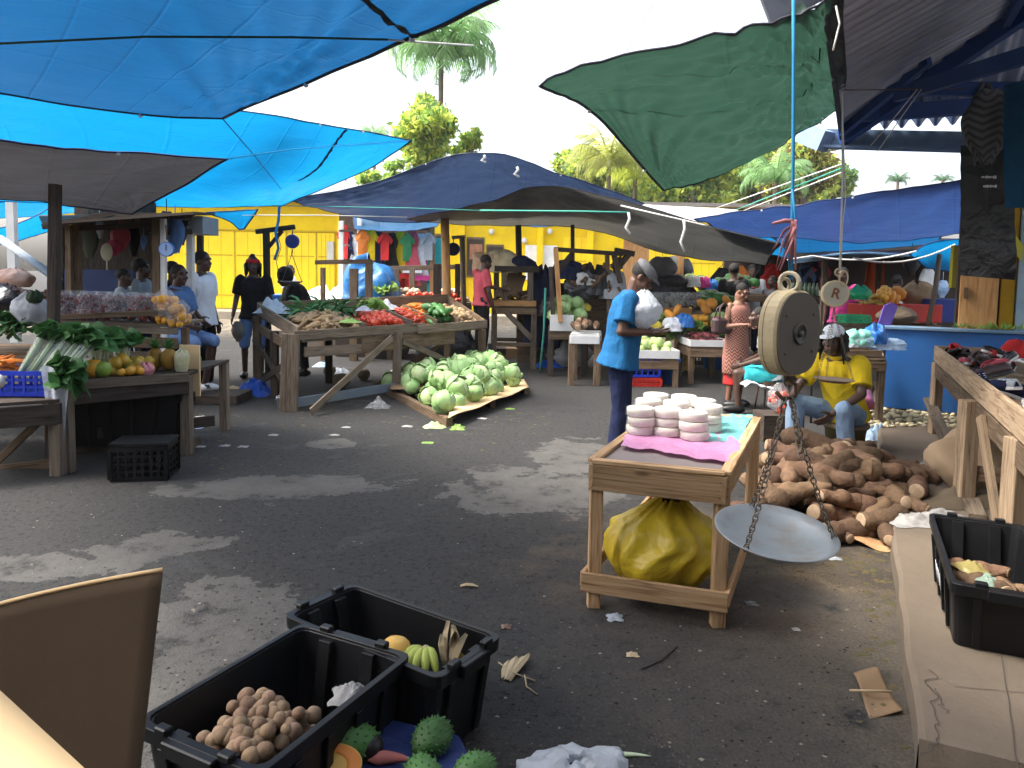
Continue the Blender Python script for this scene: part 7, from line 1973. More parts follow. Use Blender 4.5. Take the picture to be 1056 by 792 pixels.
# ================================================================ stepped produce stands
def tier(label, px0, px1, py, Y, depth, mt, h=None, group=None, board_=.12):
 q = [D(px0, py, Y), D(px1, py, Y), D(px1, py, Y) + V((0, depth, 0)), D(px0, py, Y) + V((0, depth, 0))]
 z_ = q[0].z
 for p in q: p.z = z_
 table('market_table', label, 'market stall', q, mt, leg=.08, planks=4, apron=board_)
 return q
def tray(label, q, mt, group=None, h=.07):
 c = sum(q, V((0, 0, 0))) / 4
 t = thing('produce_tray', label, 'tray', c, group)
 b = MB()
 for i in range(4):
  a, e = q[i], q[(i + 1) % 4]; b.beam(a + V((0, 0, h / 2 + .002)), e + V((0, 0, h / 2 + .002)), .03, h)
 build(b, 'rim', mt, t)
 b = MB(); vs = [p + V((0, 0, .006)) for p in q]; b.add(vs, [(0, 1, 2, 3)]); build(b, 'tray_floor', mt, t)
 return t
LIMEF = [roundfruit('pale green chayote in the long white tray', 'chayote', 'chayote', 'chayotes in the long white tray', mat('chayote_skin', (.38, .52, .16), (.48, .6, .26), rough=.45, scale=4, rnd=.15), .06, 1.2, 11, stem=False, amp=.05, seg=10)]
q = tier('low plank stand of pale green vegetables right of the man in blue', 648, 700, 370, 10.9, 1.0, W_MID)
tr = [p + V((0, 0, .01)) for p in q]
tray('long white tray of pale green chayotes', tr, P_WHITE, h=.12)
pile(LIMEF, 44, tr, .16, tilt=60, seed=41, layers=2, z0=.05)
BANF = [taper('yellow green banana on the stand right of the man in blue', 'banana', 'banana', 'bananas right of the man in blue', M_BANY, .18, .022, .25, 4)]
pile(BANF, 22, [p + V((0, .2, .16)) for p in (q[0], bil(q, .45, 0), bil(q, .45, 1), q[3])], .14, seed=42)
q = tier('low stand of dark red pods left of the woman in the dress', 712, 752, 358, 11.3, .9, W_MID)
tr = [p + V((0, 0, .01)) for p in q]
tray('white tray of dark red pods left of the woman in the dress', tr, P_WHITE, h=.1)
pod = [taper('dark red pod in the white tray by the woman', 'red_pod', 'pod', 'dark red pods in the white tray', M_ONION, .12, .024, .2, 7)]
pile(pod, 48, tr, .14, tilt=30, seed=43, layers=2, z0=.05)
q = tier('middle plank tier of mixed vegetables between the man and the woman', 650, 756, 338, 12.2, 1.1, W_GREY)
MIX = [roundfruit('orange fruit on the middle produce tier', 'orange', 'orange', 'oranges on the middle tier', M_ORANGE, .055, .95, 21, stem=False, seg=10),
       roundfruit('green fruit on the middle produce tier', 'green_fruit', 'fruit', 'green fruit on the middle tier', M_GREENF, .06, 1.0, 22, stem=False, seg=10)]
pile(MIX[:1], 22, [bil(q, .62, 0), bil(q, .85, 0), bil(q, .85, .7), bil(q, .62, .7)], .18, seed=44, layers=2)
pile(MIX[1:], 26, [bil(q, .25, 0), bil(q, .6, 0), bil(q, .6, .8), bil(q, .25, .8)], .18, seed=45, layers=2)
for i in range(7):
 leafbunch('leafy green bunch standing along the middle produce tier', bil(q, .06 + .145 * i, .25) + V((0, -.25, -.08)), 14, .15, .14, M_LEAFP if i % 2 else M_LEAFY, 'leafy bunches on the middle tier', 120 + i, M_STALK, (.05, -.5, .4), .1, wide=.3)
pile(LIMEF, 30, [bil(q, .02, -.1), bil(q, .24, -.1), bil(q, .24, .5), bil(q, .02, .5)], .2, seed=91, layers=2, label='pale green chayote at the left of the middle tier', group='chayotes on the middle tier')
pile(LIMEF, 26, [bil(q, .84, 0), bil(q, 1, 0), bil(q, 1, .6), bil(q, .84, .6)], .2, seed=92, layers=2, label='pale green chayote at the right of the middle tier', group='chayotes at the right of the middle tier')
wedge = [roundfruit('cut orange pumpkin piece on the produce tiers', 'pumpkin_piece', 'pumpkin', 'pumpkin pieces on the tiers', M_PUMP, .095, .6, 25, stem=False, amp=.08, seg=10)]
for (px, py, Y) in ((688, 328, 12), (722, 316, 13), (736, 306, 13.6), (746, 312, 13.2), (702, 322, 12.2), (733, 315, 13), (725, 321, 12.6)):
 place(wedge[0], USED, D(px, py, Y), (rng.random(), rng.random(), rng.random() * 6), 1.15)
for i, (px, py, mt_, w_, lab) in enumerate(((693, 341, CL_WHITE, .3, 'white wrapped bundle among the leafy greens'), (706, 337, P_BLUE2, .26, 'blue wrapped bundle among the leafy greens'), (672, 344, P_YEL, .3, 'yellow bundle at the left of the middle tier'), (741, 341, CL_MAG, .2, 'magenta packet at the right of the middle tier'))):
 packet(lab, D(px, py, 11.9), w_, .2, .25, mt_, 131 + i)
q = tier('higher tier heaped with clear bagged goods', 662, 760, 319, 13.2, 1.1, W_GREY, board_=.16)
for i in range(8):
 bagged('clear bag of grey green goods on the higher tier', bil(q, .05 + .085 * i, .22 + .1 * (i % 2)) + V((0, 0, .01)), .36, .30, .3, M_DARKR if i % 3 == 0 else mat('grey_green_goods%d' % i, (.17, .19, .13), (.3, .3, .25), rough=.6, rnd=.2), 140 + i, 'clear bags on the higher tier', filled=.75, n=16, r_=.055)
MEL = [roundfruit('striped green melon on the higher tier', 'melon', 'melon', 'melons on the higher tier', M_CUC, .12, .9, 31, stem=False, seg=12)]
pile(MEL, 12, [bil(q, .62, 0), bil(q, 1, 0), bil(q, 1, .8), bil(q, .62, .8)], .16, seed=47)
b = MB(); b.box(D(695, 321, 13.1), (.62, .04, .13)); tag(build(b, 'orange_board', W_PLY), 'short orange brown board on the front of the higher tier', 'board')
q = tier('topmost tier of squashes and greens under the charcoal tarp', 700, 792, 302, 14.4, 1.2, W_MID)
pile(MEL, 14, [bil(q, .45, 0), bil(q, 1, 0), bil(q, 1, .9), bil(q, .45, .9)], .2, seed=48, label='dark green squash on the topmost tier', group='squashes on the topmost tier')
pile(cab, 8, [bil(q, .02, 0), bil(q, .4, 0), bil(q, .4, .8), bil(q, .02, .8)], .2, seed=49, label='pale cabbage on the topmost tier', group='cabbages on the topmost tier', sc=(.8, 1.))
pile(pod, 30, [bil(q, .5, 0), bil(q, .95, 0), bil(q, .95, .6), bil(q, .5, .6)], .3, seed=50, label='dark purple pod on the topmost tier', group='pods on the topmost tier', sc=(1, 1.5))
for i, (px, py, mt_, lab) in enumerate(((725, 297, CL_MAG, 'pink and white packet on the topmost tier'), (716, 296, P_WHITE, 'white packet on the topmost tier'), (733, 300, P_BLUE2, 'blue packet on the topmost tier'))):
 packet(lab, D(px, py, 14.3), .24, .2, .2, mt_, 160 + i)
sack('dark grey plastic cover humped over goods left of the top tier', D(684, 305, 14.6), 1.1, .42, .6, BAG_BLK, 171, amp=.1, boxy=1)
pole('tan post at the back of the produce stands', 700, 330, 700.5, 262, 14.9, .09, W_PLY, ground=True)
t, M = dial_scale('hanging_scale', 'round cream dial scale hanging over the top tier', D(694, 269, 14.7), .10, .05, 0, mat('cream_dial', (.6, .58, .5), rough=.5), MET)
hang('dark cloth bag hanging under the cream dial scale', 683, 278, 14.6, .6, .5, CL_GREY, d=.3, seed=41)
hang('black plastic bag hanging left of the cream dial scale', 705, 285, 15, .4, .7, BAG_BLK, d=.3, seed=42)
def cr_at(label, px, py, L, W, H, mt, z=0, rz=0, rows=3, cols=6):
 c = G(px, py); return vent_crate(label, Matrix.Translation((c.x, c.y + W / 2, z)) @ rotz(R(rz)), L, W, H, mt, rows=rows, cols=cols)
cr_at('red lattice crate at the bottom under the blue one', 667, 399, .42, .36, .14, P_RED)
cr_at('dark blue crate stacked on the red crate', 661, 399, .52, .40, .33, P_BLUE, .145, 3)
bucket('bright blue tub beside the dark blue crate', G(689, 395), .15, .17, .38, P_BLUE2)
cr_at('pale pink crate behind the bright blue tub', 695, 384, .3, .3, .32, mat('pink_crate', (.5, .3, .28), rough=.6))
cr_at('yellow lattice crate between the pink crate and the bucket', 705, 382, .34, .3, .36, P_YEL)
cr_at('dark grey crate right of the yellow one', 717, 376, .4, .3, .4, P_BLACK)
bucket('sky blue bucket left of the woman in the dress', G(736, 380), .17, .20, .32, P_BLUE2)
sack('dark blue bundle behind the man, on the ground by the crates', G(652, 392) + V((0, .6, 0)), .5, .6, .5, mat('dark_blue_sack', (.02, .06, .2), rough=.6), 175)
# ================================================================ FAR RIGHT, in the shade
bw = thing('back_stall', 'dark boarded stall at the back right under the tarps', 'stall', D(880, 290, 17))
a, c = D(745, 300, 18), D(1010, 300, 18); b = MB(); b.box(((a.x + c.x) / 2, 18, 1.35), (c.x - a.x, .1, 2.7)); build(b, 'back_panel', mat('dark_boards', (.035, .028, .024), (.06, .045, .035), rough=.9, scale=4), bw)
b = MB(); vs = [D(828, 264, 12.8), D(1005, 258, 12.8), D(1005, 262, 18), D(760, 262, 18)]
b.add(vs + [p + V((0, 0, .05)) for p in vs], [(3, 2, 1, 0), (4, 5, 6, 7), (0, 1, 5, 4), (1, 2, 6, 5), (2, 3, 7, 6), (3, 0, 4, 7)]); build(b, 'roof_sheet', T_CHAR, bw)
for px, Y in ((849, 13.4), (905, 15), (947, 14.5), (820, 15), (965, 13.2)):
 a = D(px, 300, Y); a.z = 0; legpart(bw, a, V((a.x, a.y, 2.15)), .08, W_GREY if px in (849, 965) else W_DARK, 'post')
b = MB(); b.grid(lambda u, v: bil((D(889, 312, 15.4), D(909, 312, 15.4), D(909, 268, 15.4), D(896, 268, 15.4)), u, v) + V((0, .12 * math.sin(u * 11), 0)), 16, 10)
tag(build(b, 'red_curtain', cloth('vermilion_cotton', (.55, .07, .02), (.62, .14, .04), s=4)), 'vermilion curtain hanging in the dark back stall', 'curtain')
for i, (px, py, mt_, kd, lab) in enumerate(((795, 272, CL_RED, 'shirt', 'red shirt hanging at the back between the scales'), (745, 276, CL_BLACK, 'shirt', 'black shirt hanging at the back near the yellow wall'), (838, 268, CL_NAVY, 'shirt', 'navy patterned top hanging at the back by the grey post'), (846, 269, CL_PINK, 'shirt', 'rose top hanging at the back by the grey post'), (783, 272, CL_BLACK, 'dress', 'black dress hanging beside the red shirt'), (830, 274, CL_SHIRT, 'shirt', 'dull blue top hanging at the back'), (762, 274, CL_ORANGE, 'shirt', 'orange top hanging behind the person in black'))):
 garment(lab, px, py, 16.8, .55, .95, mt_, kd, 70 + i)
q = tier('back table of small green bottles and jars', 820, 852, 305, 13.8, .8, W_DARK)
for i in range(14):
 p = bil(q, .05 + .068 * i, .3 + .3 * (i % 2)); b = MB(); b.lathe([(0, 0), (.035, 0), (.035, .14), (.014, .19), (.014, .24), (0, .24)], 10, Matrix.Translation(p + V((0, 0, .003))))
 tag(build(b, 'bottle', mat('bottle_glass', (.16, .22, .14), rough=.2) if i == 0 else bpy.data.materials['bottle_glass']), 'small greenish bottle on the dark back table', 'bottle', 'bottles on the back table')
q = tier('white topped table far back beside the vermilion curtain', 858, 897, 300, 14, .7, P_WHITE)
pile(pod, 26, q, .1, seed=51, label='reddish pod on the white topped back table', group='pods on the white topped table')
q = tier('red fronted stand of fruit behind the blue wall', 888, 972, 334, 11.0, .9, W_MID)
for (a_, c_, lab) in ((889, 926, 'bright red painted box front on the fruit stand, left half'), (928, 972, 'bright red painted box front on the fruit stand, right half')):
 p0, p1 = D(a_, 324, 10.95), D(c_, 323, 10.95); b = MB(); b.box((p0 + p1) / 2 + V((0, .25, 0)), ((p1 - p0).length, .5, .27)); tag(build(b, 'red_box', mat('red_box_paint_%d' % a_, (.52, .04, .025), (.42, .03, .02), rough=.6, scale=3, dirt=.3), bevel=.01), lab, 'box')
qb = [D(889, 315, 10.95), D(914, 315, 10.95), D(914, 312, 11.45), D(889, 312, 11.45)]
pile(BANF, 34, qb, .16, seed=52, label='yellow banana heaped on the red box', group='bananas on the red box', layers=2)
pile(MIX[:1], 14, [D(904, 314, 10.95), D(918, 314, 10.95), D(918, 311, 11.4), D(904, 311, 11.4)], .16, seed=53, label='orange heaped on the red box beside the bananas', group='oranges on the red box')
for (px, py, s_) in ((921, 310, 1.4), (925, 305, 1.3), (927, 312, 1.2), (919, 316, 1.0)):
 place(wedge[0], USED, D(px, py, 11.2), (.4, 1.2, px), s_, 'large cut pumpkin piece on the red box', 'pumpkin pieces on the red box')
sack('brown paper sack behind the red box', D(945, 314, 11.4), .55, .34, .4, mat('brown_paper', (.26, .17, .09), rough=.9), 181)
cr_at('blue lattice crate behind the left end of the blue wall', 887, 348, .5, .4, .40, P_BLUE, .55)
b = MB(); b.box(D(887, 338, 10.9) - V((0, -.3, .25)), (.7, .4, .5)); tag(build(b, 'wooden_box', W_DARK), 'dark box under the blue lattice crate', 'box')
vent_crate('bright green lattice crate beside the red box front', Matrix.Translation(D(880, 333, 10.3)) @ rotz(.1), .34, .25, .12, P_GREEN, rows=2, cols=6)
b = MB(); p = D(880, 338, 10.3); b.box((p.x, p.y, (p.z + .02) / 2), (.45, .35, p.z - .02)); tag(build(b, 'wooden_box', W_MID), 'brown box under the bright green crate', 'box')
sack('green plastic bag on the blue crate', D(886, 309, 10.9), .32, .2, .25, mat('green_bag', (.02, .35, .14), rough=.35), 183)
pole('leaning stick behind the red fruit stand', 957, 335, 969, 262, 10.6, .035, W_GREY, ground=False)
for i, (px, py, w_, h_, mt_, lab) in enumerate(((956, 296, .32, .62, P_WHITE, 'white bag hanging beside the leaning stick'), (949, 302, .2, .3, BAG_W, 'small white bag hanging left of the leaning stick'), (972, 298, .2, .3, BAG_B, 'pale blue bag hanging right of the leaning stick'), (940, 272, .3, .4, BAG_BLK, 'black bag hanging over the grey shirted man'))):
 hang(lab, px, py, 13, w_, h_, mt_, d=.2, seed=80 + i)
b = MB(); b.box(D(976, 320, 11.2), (.7, .4, .34)); tag(build(b, 'blue_box', mat('navy_box', (.02, .04, .22), rough=.5)), 'navy blue box right of the red fruit stand', 'box')
b = MB(); b.prism([(-.10, 0), (.02, .0), (.14, .40), (.06, .44), (-.02, .40), (-.09, .14)], .02, Matrix.Translation(D(911, 350, 8.75)) @ Matrix.Rotation(R(90), 4, 'X'))
tag(build(b, 'purple_board', mat('purple_plastic', (.13, .08, .38), rough=.5)), 'purple plastic paddle leaning at the end of the blue wall', 'paddle')
sack('brown cloth heap on the end of the blue wall', D(925, 333, 9.2), .5, .2, .4, mat('brown_heap', (.15, .11, .075), rough=.9), 185)
q = [D(862, 362, 7.75), D(914, 361, 7.75), D(912, 354, 8.5), D(862, 354, 8.5)]
z_ = .80
for p in q: p.z = z_
st = table('small_table', 'rough small table of packets behind the yam seller', 'table', q, W_MID, leg=.065, planks=3, apron=.10)
bpart(st, 'upper_board', q[0] + V((0, .1, .05)), q[1] + V((0, .1, .05)), .07, .03, W_MID)
for i, (px, py, w_, h_, mt_, lab) in enumerate(((875, 352, .30, .13, BAG_W, 'white packet on the small table, leftmost of its packets'), (884, 350, .28, .15, mat('mint_bag', (.25, .62, .5), rough=.35), 'mint green and white packet on the small table'), (893, 352, .26, .12, BAG_B, 'pale blue packet on the small table'), (902, 349, .16, .2, P_BLUE2, 'round blue packet standing on the small table'), (914, 355, .34, .12, BAG_B, 'white and blue dotted bag at the right end of the small table'))):
 packet(lab, D(px, py + 5, 8.0), w_, h_, .24, mt_, 190 + i)
sack('red and blue bundle under the small table', G(893, 432, .0) + V((0, .2, 0)), .4, .35, .35, mat('dark_red_bundle', (.28, .04, .04), (.05, .07, .2), rough=.6, scale=6), 196)
crumple('blue white crumpled bag by the foot of the small table', G(901, 452), .3, .25, .16, BAG_B, 86)
fr_ = MB()
r = random.Random(9)
for i in range(260):
 p = G(r.uniform(898, 985), r.uniform(421, 441), KZ); s_ = r.uniform(.015, .04)
 fr_.blob(p + V((0, 0, s_ * .4)), (s_, s_ * .8, s_ * .5), seg=6, rings=4, amp=.2, seed=i)
tag(build(fr_, 'litter', mat('food_scraps', (.62, .52, .26), (.5, .46, .36), rough=.8, scale=9, c3=(.5, .12, .08)), origin=(0, 0, 0)), None, None, kind='stuff')
# ================================================================ YAM HEAP
q0 = [G(866, 560), G(921, 571), G(922, 535), G(866, 532)]
b = MB(); b.grid(lambda u, v: bil(q0, u, v) + V((0, 0, .02 + .02 * math.sin(u * 6) + .012 * math.sin(v * 9))), 14, 10); tag(build(b, 'brown_paper', mat('kraft_paper', (.50, .28, .13), (.42, .24, .12), rough=.85, scale=4, bump2=.4, b2scale=9), solid=.004), 'orange brown kraft paper under the front of the yam heap', 'paper')
YQ = [G(752, 543), G(908, 560), G(940, 492), G(800, 484)]
b = MB(); b.grid(lambda u, v: bil(YQ, u, v) + V((0, 0, .012 + .03 * max(0, math.sin(u * 3.14) * math.sin(v * 3.14)))), 12, 12)
tag(build(b, 'sacking', mat('earthy_sacking', (.13, .085, .055), (.09, .06, .04), rough=.95, scale=8)), 'earth stained sacking beneath the yam heap', 'sacking')
pile(yms, 84, YQ, .27, tilt=24, sc=(.95, 1.3), seed=61, layers=3, z0=.03, edge=.04)
for (px, py, z, a_) in ((880, 556, .0, 20), (912, 556, .02, 70), (850, 556, 0, 130), (798, 545, 0, 100), (905, 540, .05, 40), (945, 508, .12, 60), (938, 494, .12, -30), (952, 500, .12, 10), (925, 520, .12, 80), (940, 525, .12, 95), (822, 556, 0, 60)):
 place(rng.choice(yms), USED, G(px, py, z), (.1, .05, R(a_)), rng.uniform(.9, 1.1))
crumple('clear film bag lying beside the yams on the pavement', G(962, 493, KZ), .36, .45, .16, BAG_C, 91)
crumple('crumpled newsprint on the edge of the pavement', G(940, 538, KZ), .32, .24, .05, PAPER, 92, 'newspaper', 'newspaper')
crumple('second crumpled newspaper lying behind the black crate', G(968, 535, KZ), .3, .2, .06, PAPER, 93, 'newspaper', 'newspaper')
crumple('small pale wrapper beside the yams at the kerb', G(925, 503, KZ), .10, .1, .05, BAG_B, 94, 'wrapper', 'wrapper')
# ================================================================ SHOE TABLE
LF, LN = G(963, 447, KZ), G(1043, 592, KZ)
ud = V((LN.x - LF.x, LN.y - LF.y, 0)); vd = V((-ud.y, ud.x, 0)).normalized() * 1.75
T0, T1 = V((LF.x, LF.y, .86)) - ud * .02, V((LN.x, LN.y, .86)) + ud * .30
SQ = [T1, T1 + vd, T0 + vd, T0]
sh_t = thing('shoe_table', 'long tan wooden table piled with shoes along the right edge', 'table', (T0 + T1) / 2 - V((0, 0, .86 - KZ)))
planktop(sh_t, SQ, W_SHOE, 8, name='tabletop', along=1)
for k, (z, w_) in enumerate(((.055, .15), (-.10, .13))):
 bpart(sh_t, 'rim_board', T0 + V((0, 0, z)) - vd.normalized() * (.02 - .004 * k), T1 + V((0, 0, z)) - vd.normalized() * (.02 - .004 * k), w_, .03, W_SHOE if k == 0 else W_MID)
bpart(sh_t, 'rim_board', T0 + V((0, 0, .055)), T0 + vd + V((0, 0, .055)), .15, .03, W_SHOE)
L1 = G(993, 520, KZ)
for p, w_ in ((LF, .085), (L1, .10), (LN, .11), (LF + vd * .97, .085), (L1 + vd * .97, .09), (LF.lerp(L1, .35) + vd * .3, .06)):
 legpart(sh_t, V((p.x, p.y, KZ)), V((p.x, p.y, .83)), w_, W_SHOE)
bpart(sh_t, 'brace', V((L1.x, L1.y, .80)) + ud * .12, G(1030, 560, KZ) + V((0, 0, .05)), .07, .03, W_SHOE)
bpart(sh_t, 'stretcher', L1 + V((.02, 0, .22)), L1 + vd * .9 + V((0, 0, .22)), .10, .03, W_MID)
b = MB(); a, c = K(6.85, .9, .13), K(6.85, 2.9, .13); b.beam(a + V((0, 0, .28)), c + V((0, 0, .28)), .03, .55); tag(build(b, 'board_panel', W_MID), 'brown board standing against the blue wall under the shoe table', 'board')
b = MB(); a, c = K(6.5, .9, .17), K(6.5, 3.2, .17); b.beam(a, c, .05, .10); tag(build(b, 'timber', W_MID), 'low timber lying before the board under the shoe table', 'timber')
b = MB(); b.beam(G(956, 441, KZ) + V((0, 0, .30)), G(1008, 536, KZ) + V((0, 0, .02)), .10, .03); tag(build(b, 'plank', W_GREY), 'loose grey plank slanting below the shoe table', 'plank')
c = G(1010, 520, KZ); sack('large tan hessian sack slumped under the shoe table', V((c.x + .33, c.y + .50, KZ)), .85, .40, .6, mat('hessian', (.42, .29, .18), (.40, .29, .18), rough=.9, scale=30, bump=.4, bscale=160), 201)
crumple('dark folded sack on the pavement below the hessian sack', G(1000, 519, KZ), .6, .3, .1, mat('dark_folded_sack', (.12, .09, .06), rough=.9), 95, 'sack', 'sack')
def shoe(seed, mt, sole, label, group):
 t = thing('shoe', label, 'shoe', (0, 0, 0), group)
 r = random.Random(seed); hgt = r.choice((.05, .065, .075))
 def outl(x): return .040 * (1 - .35 * math.exp(-((x + .01) / .06) ** 2)) * (1 if abs(x) < .11 else max(.05, math.sqrt(max(0, 1 - ((abs(x) - .11) / .027) ** 2))))
 b = MB(); rings = []
 xs = [-.135, -.125, -.10, -.06, -.02, .02, .06, .10, .125, .135]
 n = 12
 for x in xs:
  w_ = outl(x); h_ = (hgt if x < -.01 else hgt - .25 * (x + .01)) * (1 if abs(x) < .11 else .72)
  rings.append([V((x, math.cos(2 * math.pi * k / n) * w_, .018 + max(0, math.sin(2 * math.pi * k / n)) * h_)) for k in range(n)])
 fs = []; vs = [p for q_ in rings for p in q_]
 for i in range(len(xs) - 1):
  for k in range(n):
   k2 = (k + 1) % n
   if 1 <= i <= 3 and k in (2, 3): continue   # the opening
   fs.append((i * n + k, i * n + k2, (i + 1) * n + k2, (i + 1) * n + k))
 b.add(vs, fs, smooth=True); build(b, 'upper', mt, t, solid=.004)
 b = MB(); pts = [(x, outl(x) + .006) for x in xs] + [(x, -outl(x) - .006) for x in reversed(xs)]
 b.prism(pts, .02); build(b, 'sole', sole, t, bevel=.003)
 b = MB()
 for k in range(3): b.tube([(.005 + .022 * k, -.02, hgt + .008 - .005 * k), (.005 + .022 * k, .02, hgt + .008 - .005 * k)], .0035, 5)
 build(b, 'lace', sole, t)
 return t
SHOES = [shoe(1, SHOE_B, P_WHITE, 'black shoe with white sole on the shoe table', 'black shoes on the shoe table'), shoe(2, P_WHITE, P_WHITE, 'white trainer on the shoe table', 'white trainers on the shoe table'), shoe(3, CL_LGREY, P_WHITE, 'light grey trainer on the shoe table', 'grey trainers on the shoe table'),
         shoe(4, CL_PINK, P_WHITE, 'rose pink shoe on the shoe table', 'pink shoes on the shoe table'), shoe(5, CL_NAVY, P_WHITE, 'navy shoe with pale sole on the shoe table', 'navy shoes on the shoe table'), shoe(6, LEATHER, SHOE_B, 'brown leather shoe on the shoe table', 'brown shoes on the shoe table'), shoe(7, CL_RED, SHOE_B, 'red shoe on the shoe table', 'red shoes on the shoe table'), shoe(8, mat('neon_cloth', (.55, .62, .06), rough=.7), P_WHITE, 'neon yellow green shoe on the shoe table', 'neon shoes on the shoe table')]
r = random.Random(77)
used = set()
for i in range(110):
 u, v = r.uniform(.03, .97), r.random() ** 1.0 * .9 + .05
 p = bil([T0, T0 + vd, T1 + vd, T1], v, u)
 k = r.choice((0, 0, 1, 1, 2, 2, 3, 4, 4, 5, 6, 7)) if u > .2 else r.choice((0, 0, 3, 4, 5, 6))
 place(SHOES[k], USED, p + V((0, 0, .012 + .10 * r.random())), (r.uniform(-.5, .5), r.uniform(-.4, .4), r.uniform(0, 6.28)), r.uniform(.95, 1.15))
for s_ in SHOES:
 if not USED.get(s_.name): place(s_, USED, bil([T0, T0 + vd, T1 + vd, T1], .5, .5) + V((0, 0, .1)))
sack('red cloth bundle at the back of the shoe table', bil([T0, T0 + vd, T1 + vd, T1], .35, .08), .34, .24, .25, CL_RED, 211)
sack('black bag at the back of the shoe table', bil([T0, T0 + vd, T1 + vd, T1], .75, .12), .4, .34, .3, BAG_BLK, 212)
hb_ = peak = MB(); p = bil([T0, T0 + vd, T1 + vd, T1], .55, .1) + V((0, 0, .14)); hb_.blob(p, (.10, .12, .09), seg=16, rings=8, fn=lambda a, q_: V((q_.x, q_.y, max(q_.z, -.01)))); cp_ = tag(build(hb_, 'cap', CL_YEL), 'yellow cap lying on the shoes at the back of the table', 'cap')
b = MB(); b.blob(p + V((-.06, -.12, 0)), (.07, .07, .01), seg=12, rings=5); build(b, 'brim', CL_YEL, cp_)
# ================================================================ BAMMY TABLE
FLb, FRb, BRb = G(607, 476, .73), G(750, 490, .73), G(783, 431, .73)
BLb = FLb + (BRb - FRb) * .98
TQ = [FLb, FRb, BRb, BLb]
bt = thing('bammy_table', 'small new pine table with a grey board top in the open yard', 'table', (sum(TQ, V((0, 0, 0))) / 4).xy.to_3d())
ctr = sum(TQ, V((0, 0, 0))) / 4
inn = [p.lerp(ctr, .05) - V((0, 0, .012)) for p in TQ]
b = MB(); b.add(inn + [p - V((0, 0, .015)) for p in inn], [(0, 1, 2, 3), (7, 6, 5, 4), (0, 4, 5, 1), (1, 5, 6, 2), (2, 6, 7, 3), (3, 7, 4, 0)])
build(b, 'tabletop', mat('grey_hardboard', (.27, .22, .20), (.22, .18, .17), rough=.75, scale=4, dirt=.25, dcol=(.1, .08, .07)), bt)
def ins(p, k): return p.lerp(ctr, k)
for i in range(4):
 a, c = TQ[i], TQ[(i + 1) % 4]
 bpart(bt, 'rim', ins(a, .035), ins(c, .035), .02, .05, W_TAN)
 n_ = (((a + c) / 2) - ctr); n_.z = 0; n_.normalize()
 bpart(bt, 'apron', a - n_ * .012 - V((0, 0, .075)), c - n_ * .012 - V((0, 0, .075)), .125, .022, W_TAN)
lp = []
for p in TQ:
 d = V((ctr.x - p.x, ctr.y - p.y, 0)).normalized(); f = V((p.x, p.y, 0)) + d * .065; lp.append(f)
 legpart(bt, f, f + V((0, 0, .71)), .062, W_TAN)
for i, z in ((0, .135), (1, .15), (3, .15)):
 a, c = lp[i], lp[(i + 1) % 4]; e = (c - a).normalized(); n_ = (((a + c) / 2) - ctr); n_.z = 0; n_.normalize()
 bpart(bt, 'stretcher', a - e * .05 + n_ * .044 + V((0, 0, z)), c + e * .05 + n_ * .044 + V((0, 0, z)), .095 if i == 0 else .07, .022, W_TAN)
nb = MB()
for i in range(4):
 a, c = TQ[i], TQ[(i + 1) % 4]; e = (c - a).normalized(); n_ = (((a + c) / 2) - ctr); n_.z = 0; n_.normalize()
 for p in (a + e * .03, c - e * .03):
  for dz in (.04, .075, .11): nb.blob(p + e * rng.uniform(-.008, .008) + n_ * .0005 - V((0, 0, dz)), .0035, seg=6, rings=4)
o_ = build(nb, 'nails', RUST, bt); o_['kind'] = 'stuff'
def clothsheet(label, q, mt, seed, n=26, amp=.012):
 b = MB()
 def f(u, v):
  p = bil(q, u + .05 * noise.noise(V((v * 5, seed, 0))), v + .07 * noise.noise(V((u * 5, seed, 3))))
  return p + V((0, 0, .008 + amp * (1 + noise.noise(V((u * 5, v * 3 + u * 4, seed)))) * .5 + amp * .5 * abs(noise.noise(V((u * 12, v * 9, seed))))))
 b.grid(f, n, n); return tag(build(b, 'plastic_cloth', mt), label, 'cloth')
zt_ = .722
clothsheet('pink plastic cloth spread on the pine table under the white stacks', [G(640, 463, zt_), G(757, 481, zt_), G(768, 452, zt_), G(652, 437, zt_)], mat('pink_plastic', (.66, .30, .50), (.58, .24, .44), rough=.45, transl=.15, bump2=.5, b2scale=9), 3, 34, .016)
clothsheet('turquoise plastic cloth on the right of the pine table', [G(728, 458, zt_ + .003), G(762, 459, zt_ + .003), G(776, 430, zt_ + .003), G(735, 428, zt_ + .003)], mat('turquoise_plastic', (.22, .60, .56), (.16, .52, .50), rough=.45, transl=.15, bump2=.5, b2scale=9), 5, 24, .012)
M_BAMMY = mat('cassava_bread', (.76, .71, .60), (.66, .60, .49), rough=.85, scale=14, rnd=.06, bump=.3, bscale=60)
def bammy():
 t = thing('flatbread_pack', 'round white flatbread in clear film, one of the stacks on the pine table', 'flatbread', (0, 0, 0), 'flatbreads stacked on the pine table')
 b = MB(); b.lathe([(0, 0), (.068, 0), (.076, .004), (.076, .041), (.070, .047), (0, .048)], 30); build(b, 'bread', M_BAMMY, t)
 b = MB()
 def f(u, v):
  a = u * 6.2832; r_ = .082 * (1 + .05 * noise.noise(V((math.cos(a) * 3, math.sin(a) * 3, v * 3))) + .06 * max(0, noise.noise(V((math.cos(a) * 5, math.sin(a) * 5, 4)))))
  return V((math.cos(a) * r_, math.sin(a) * r_, .003 + .043 * v))
 b.grid(f, 32, 4); build(b, 'film', BAG_C, t)
 return t
bm_ = bammy()
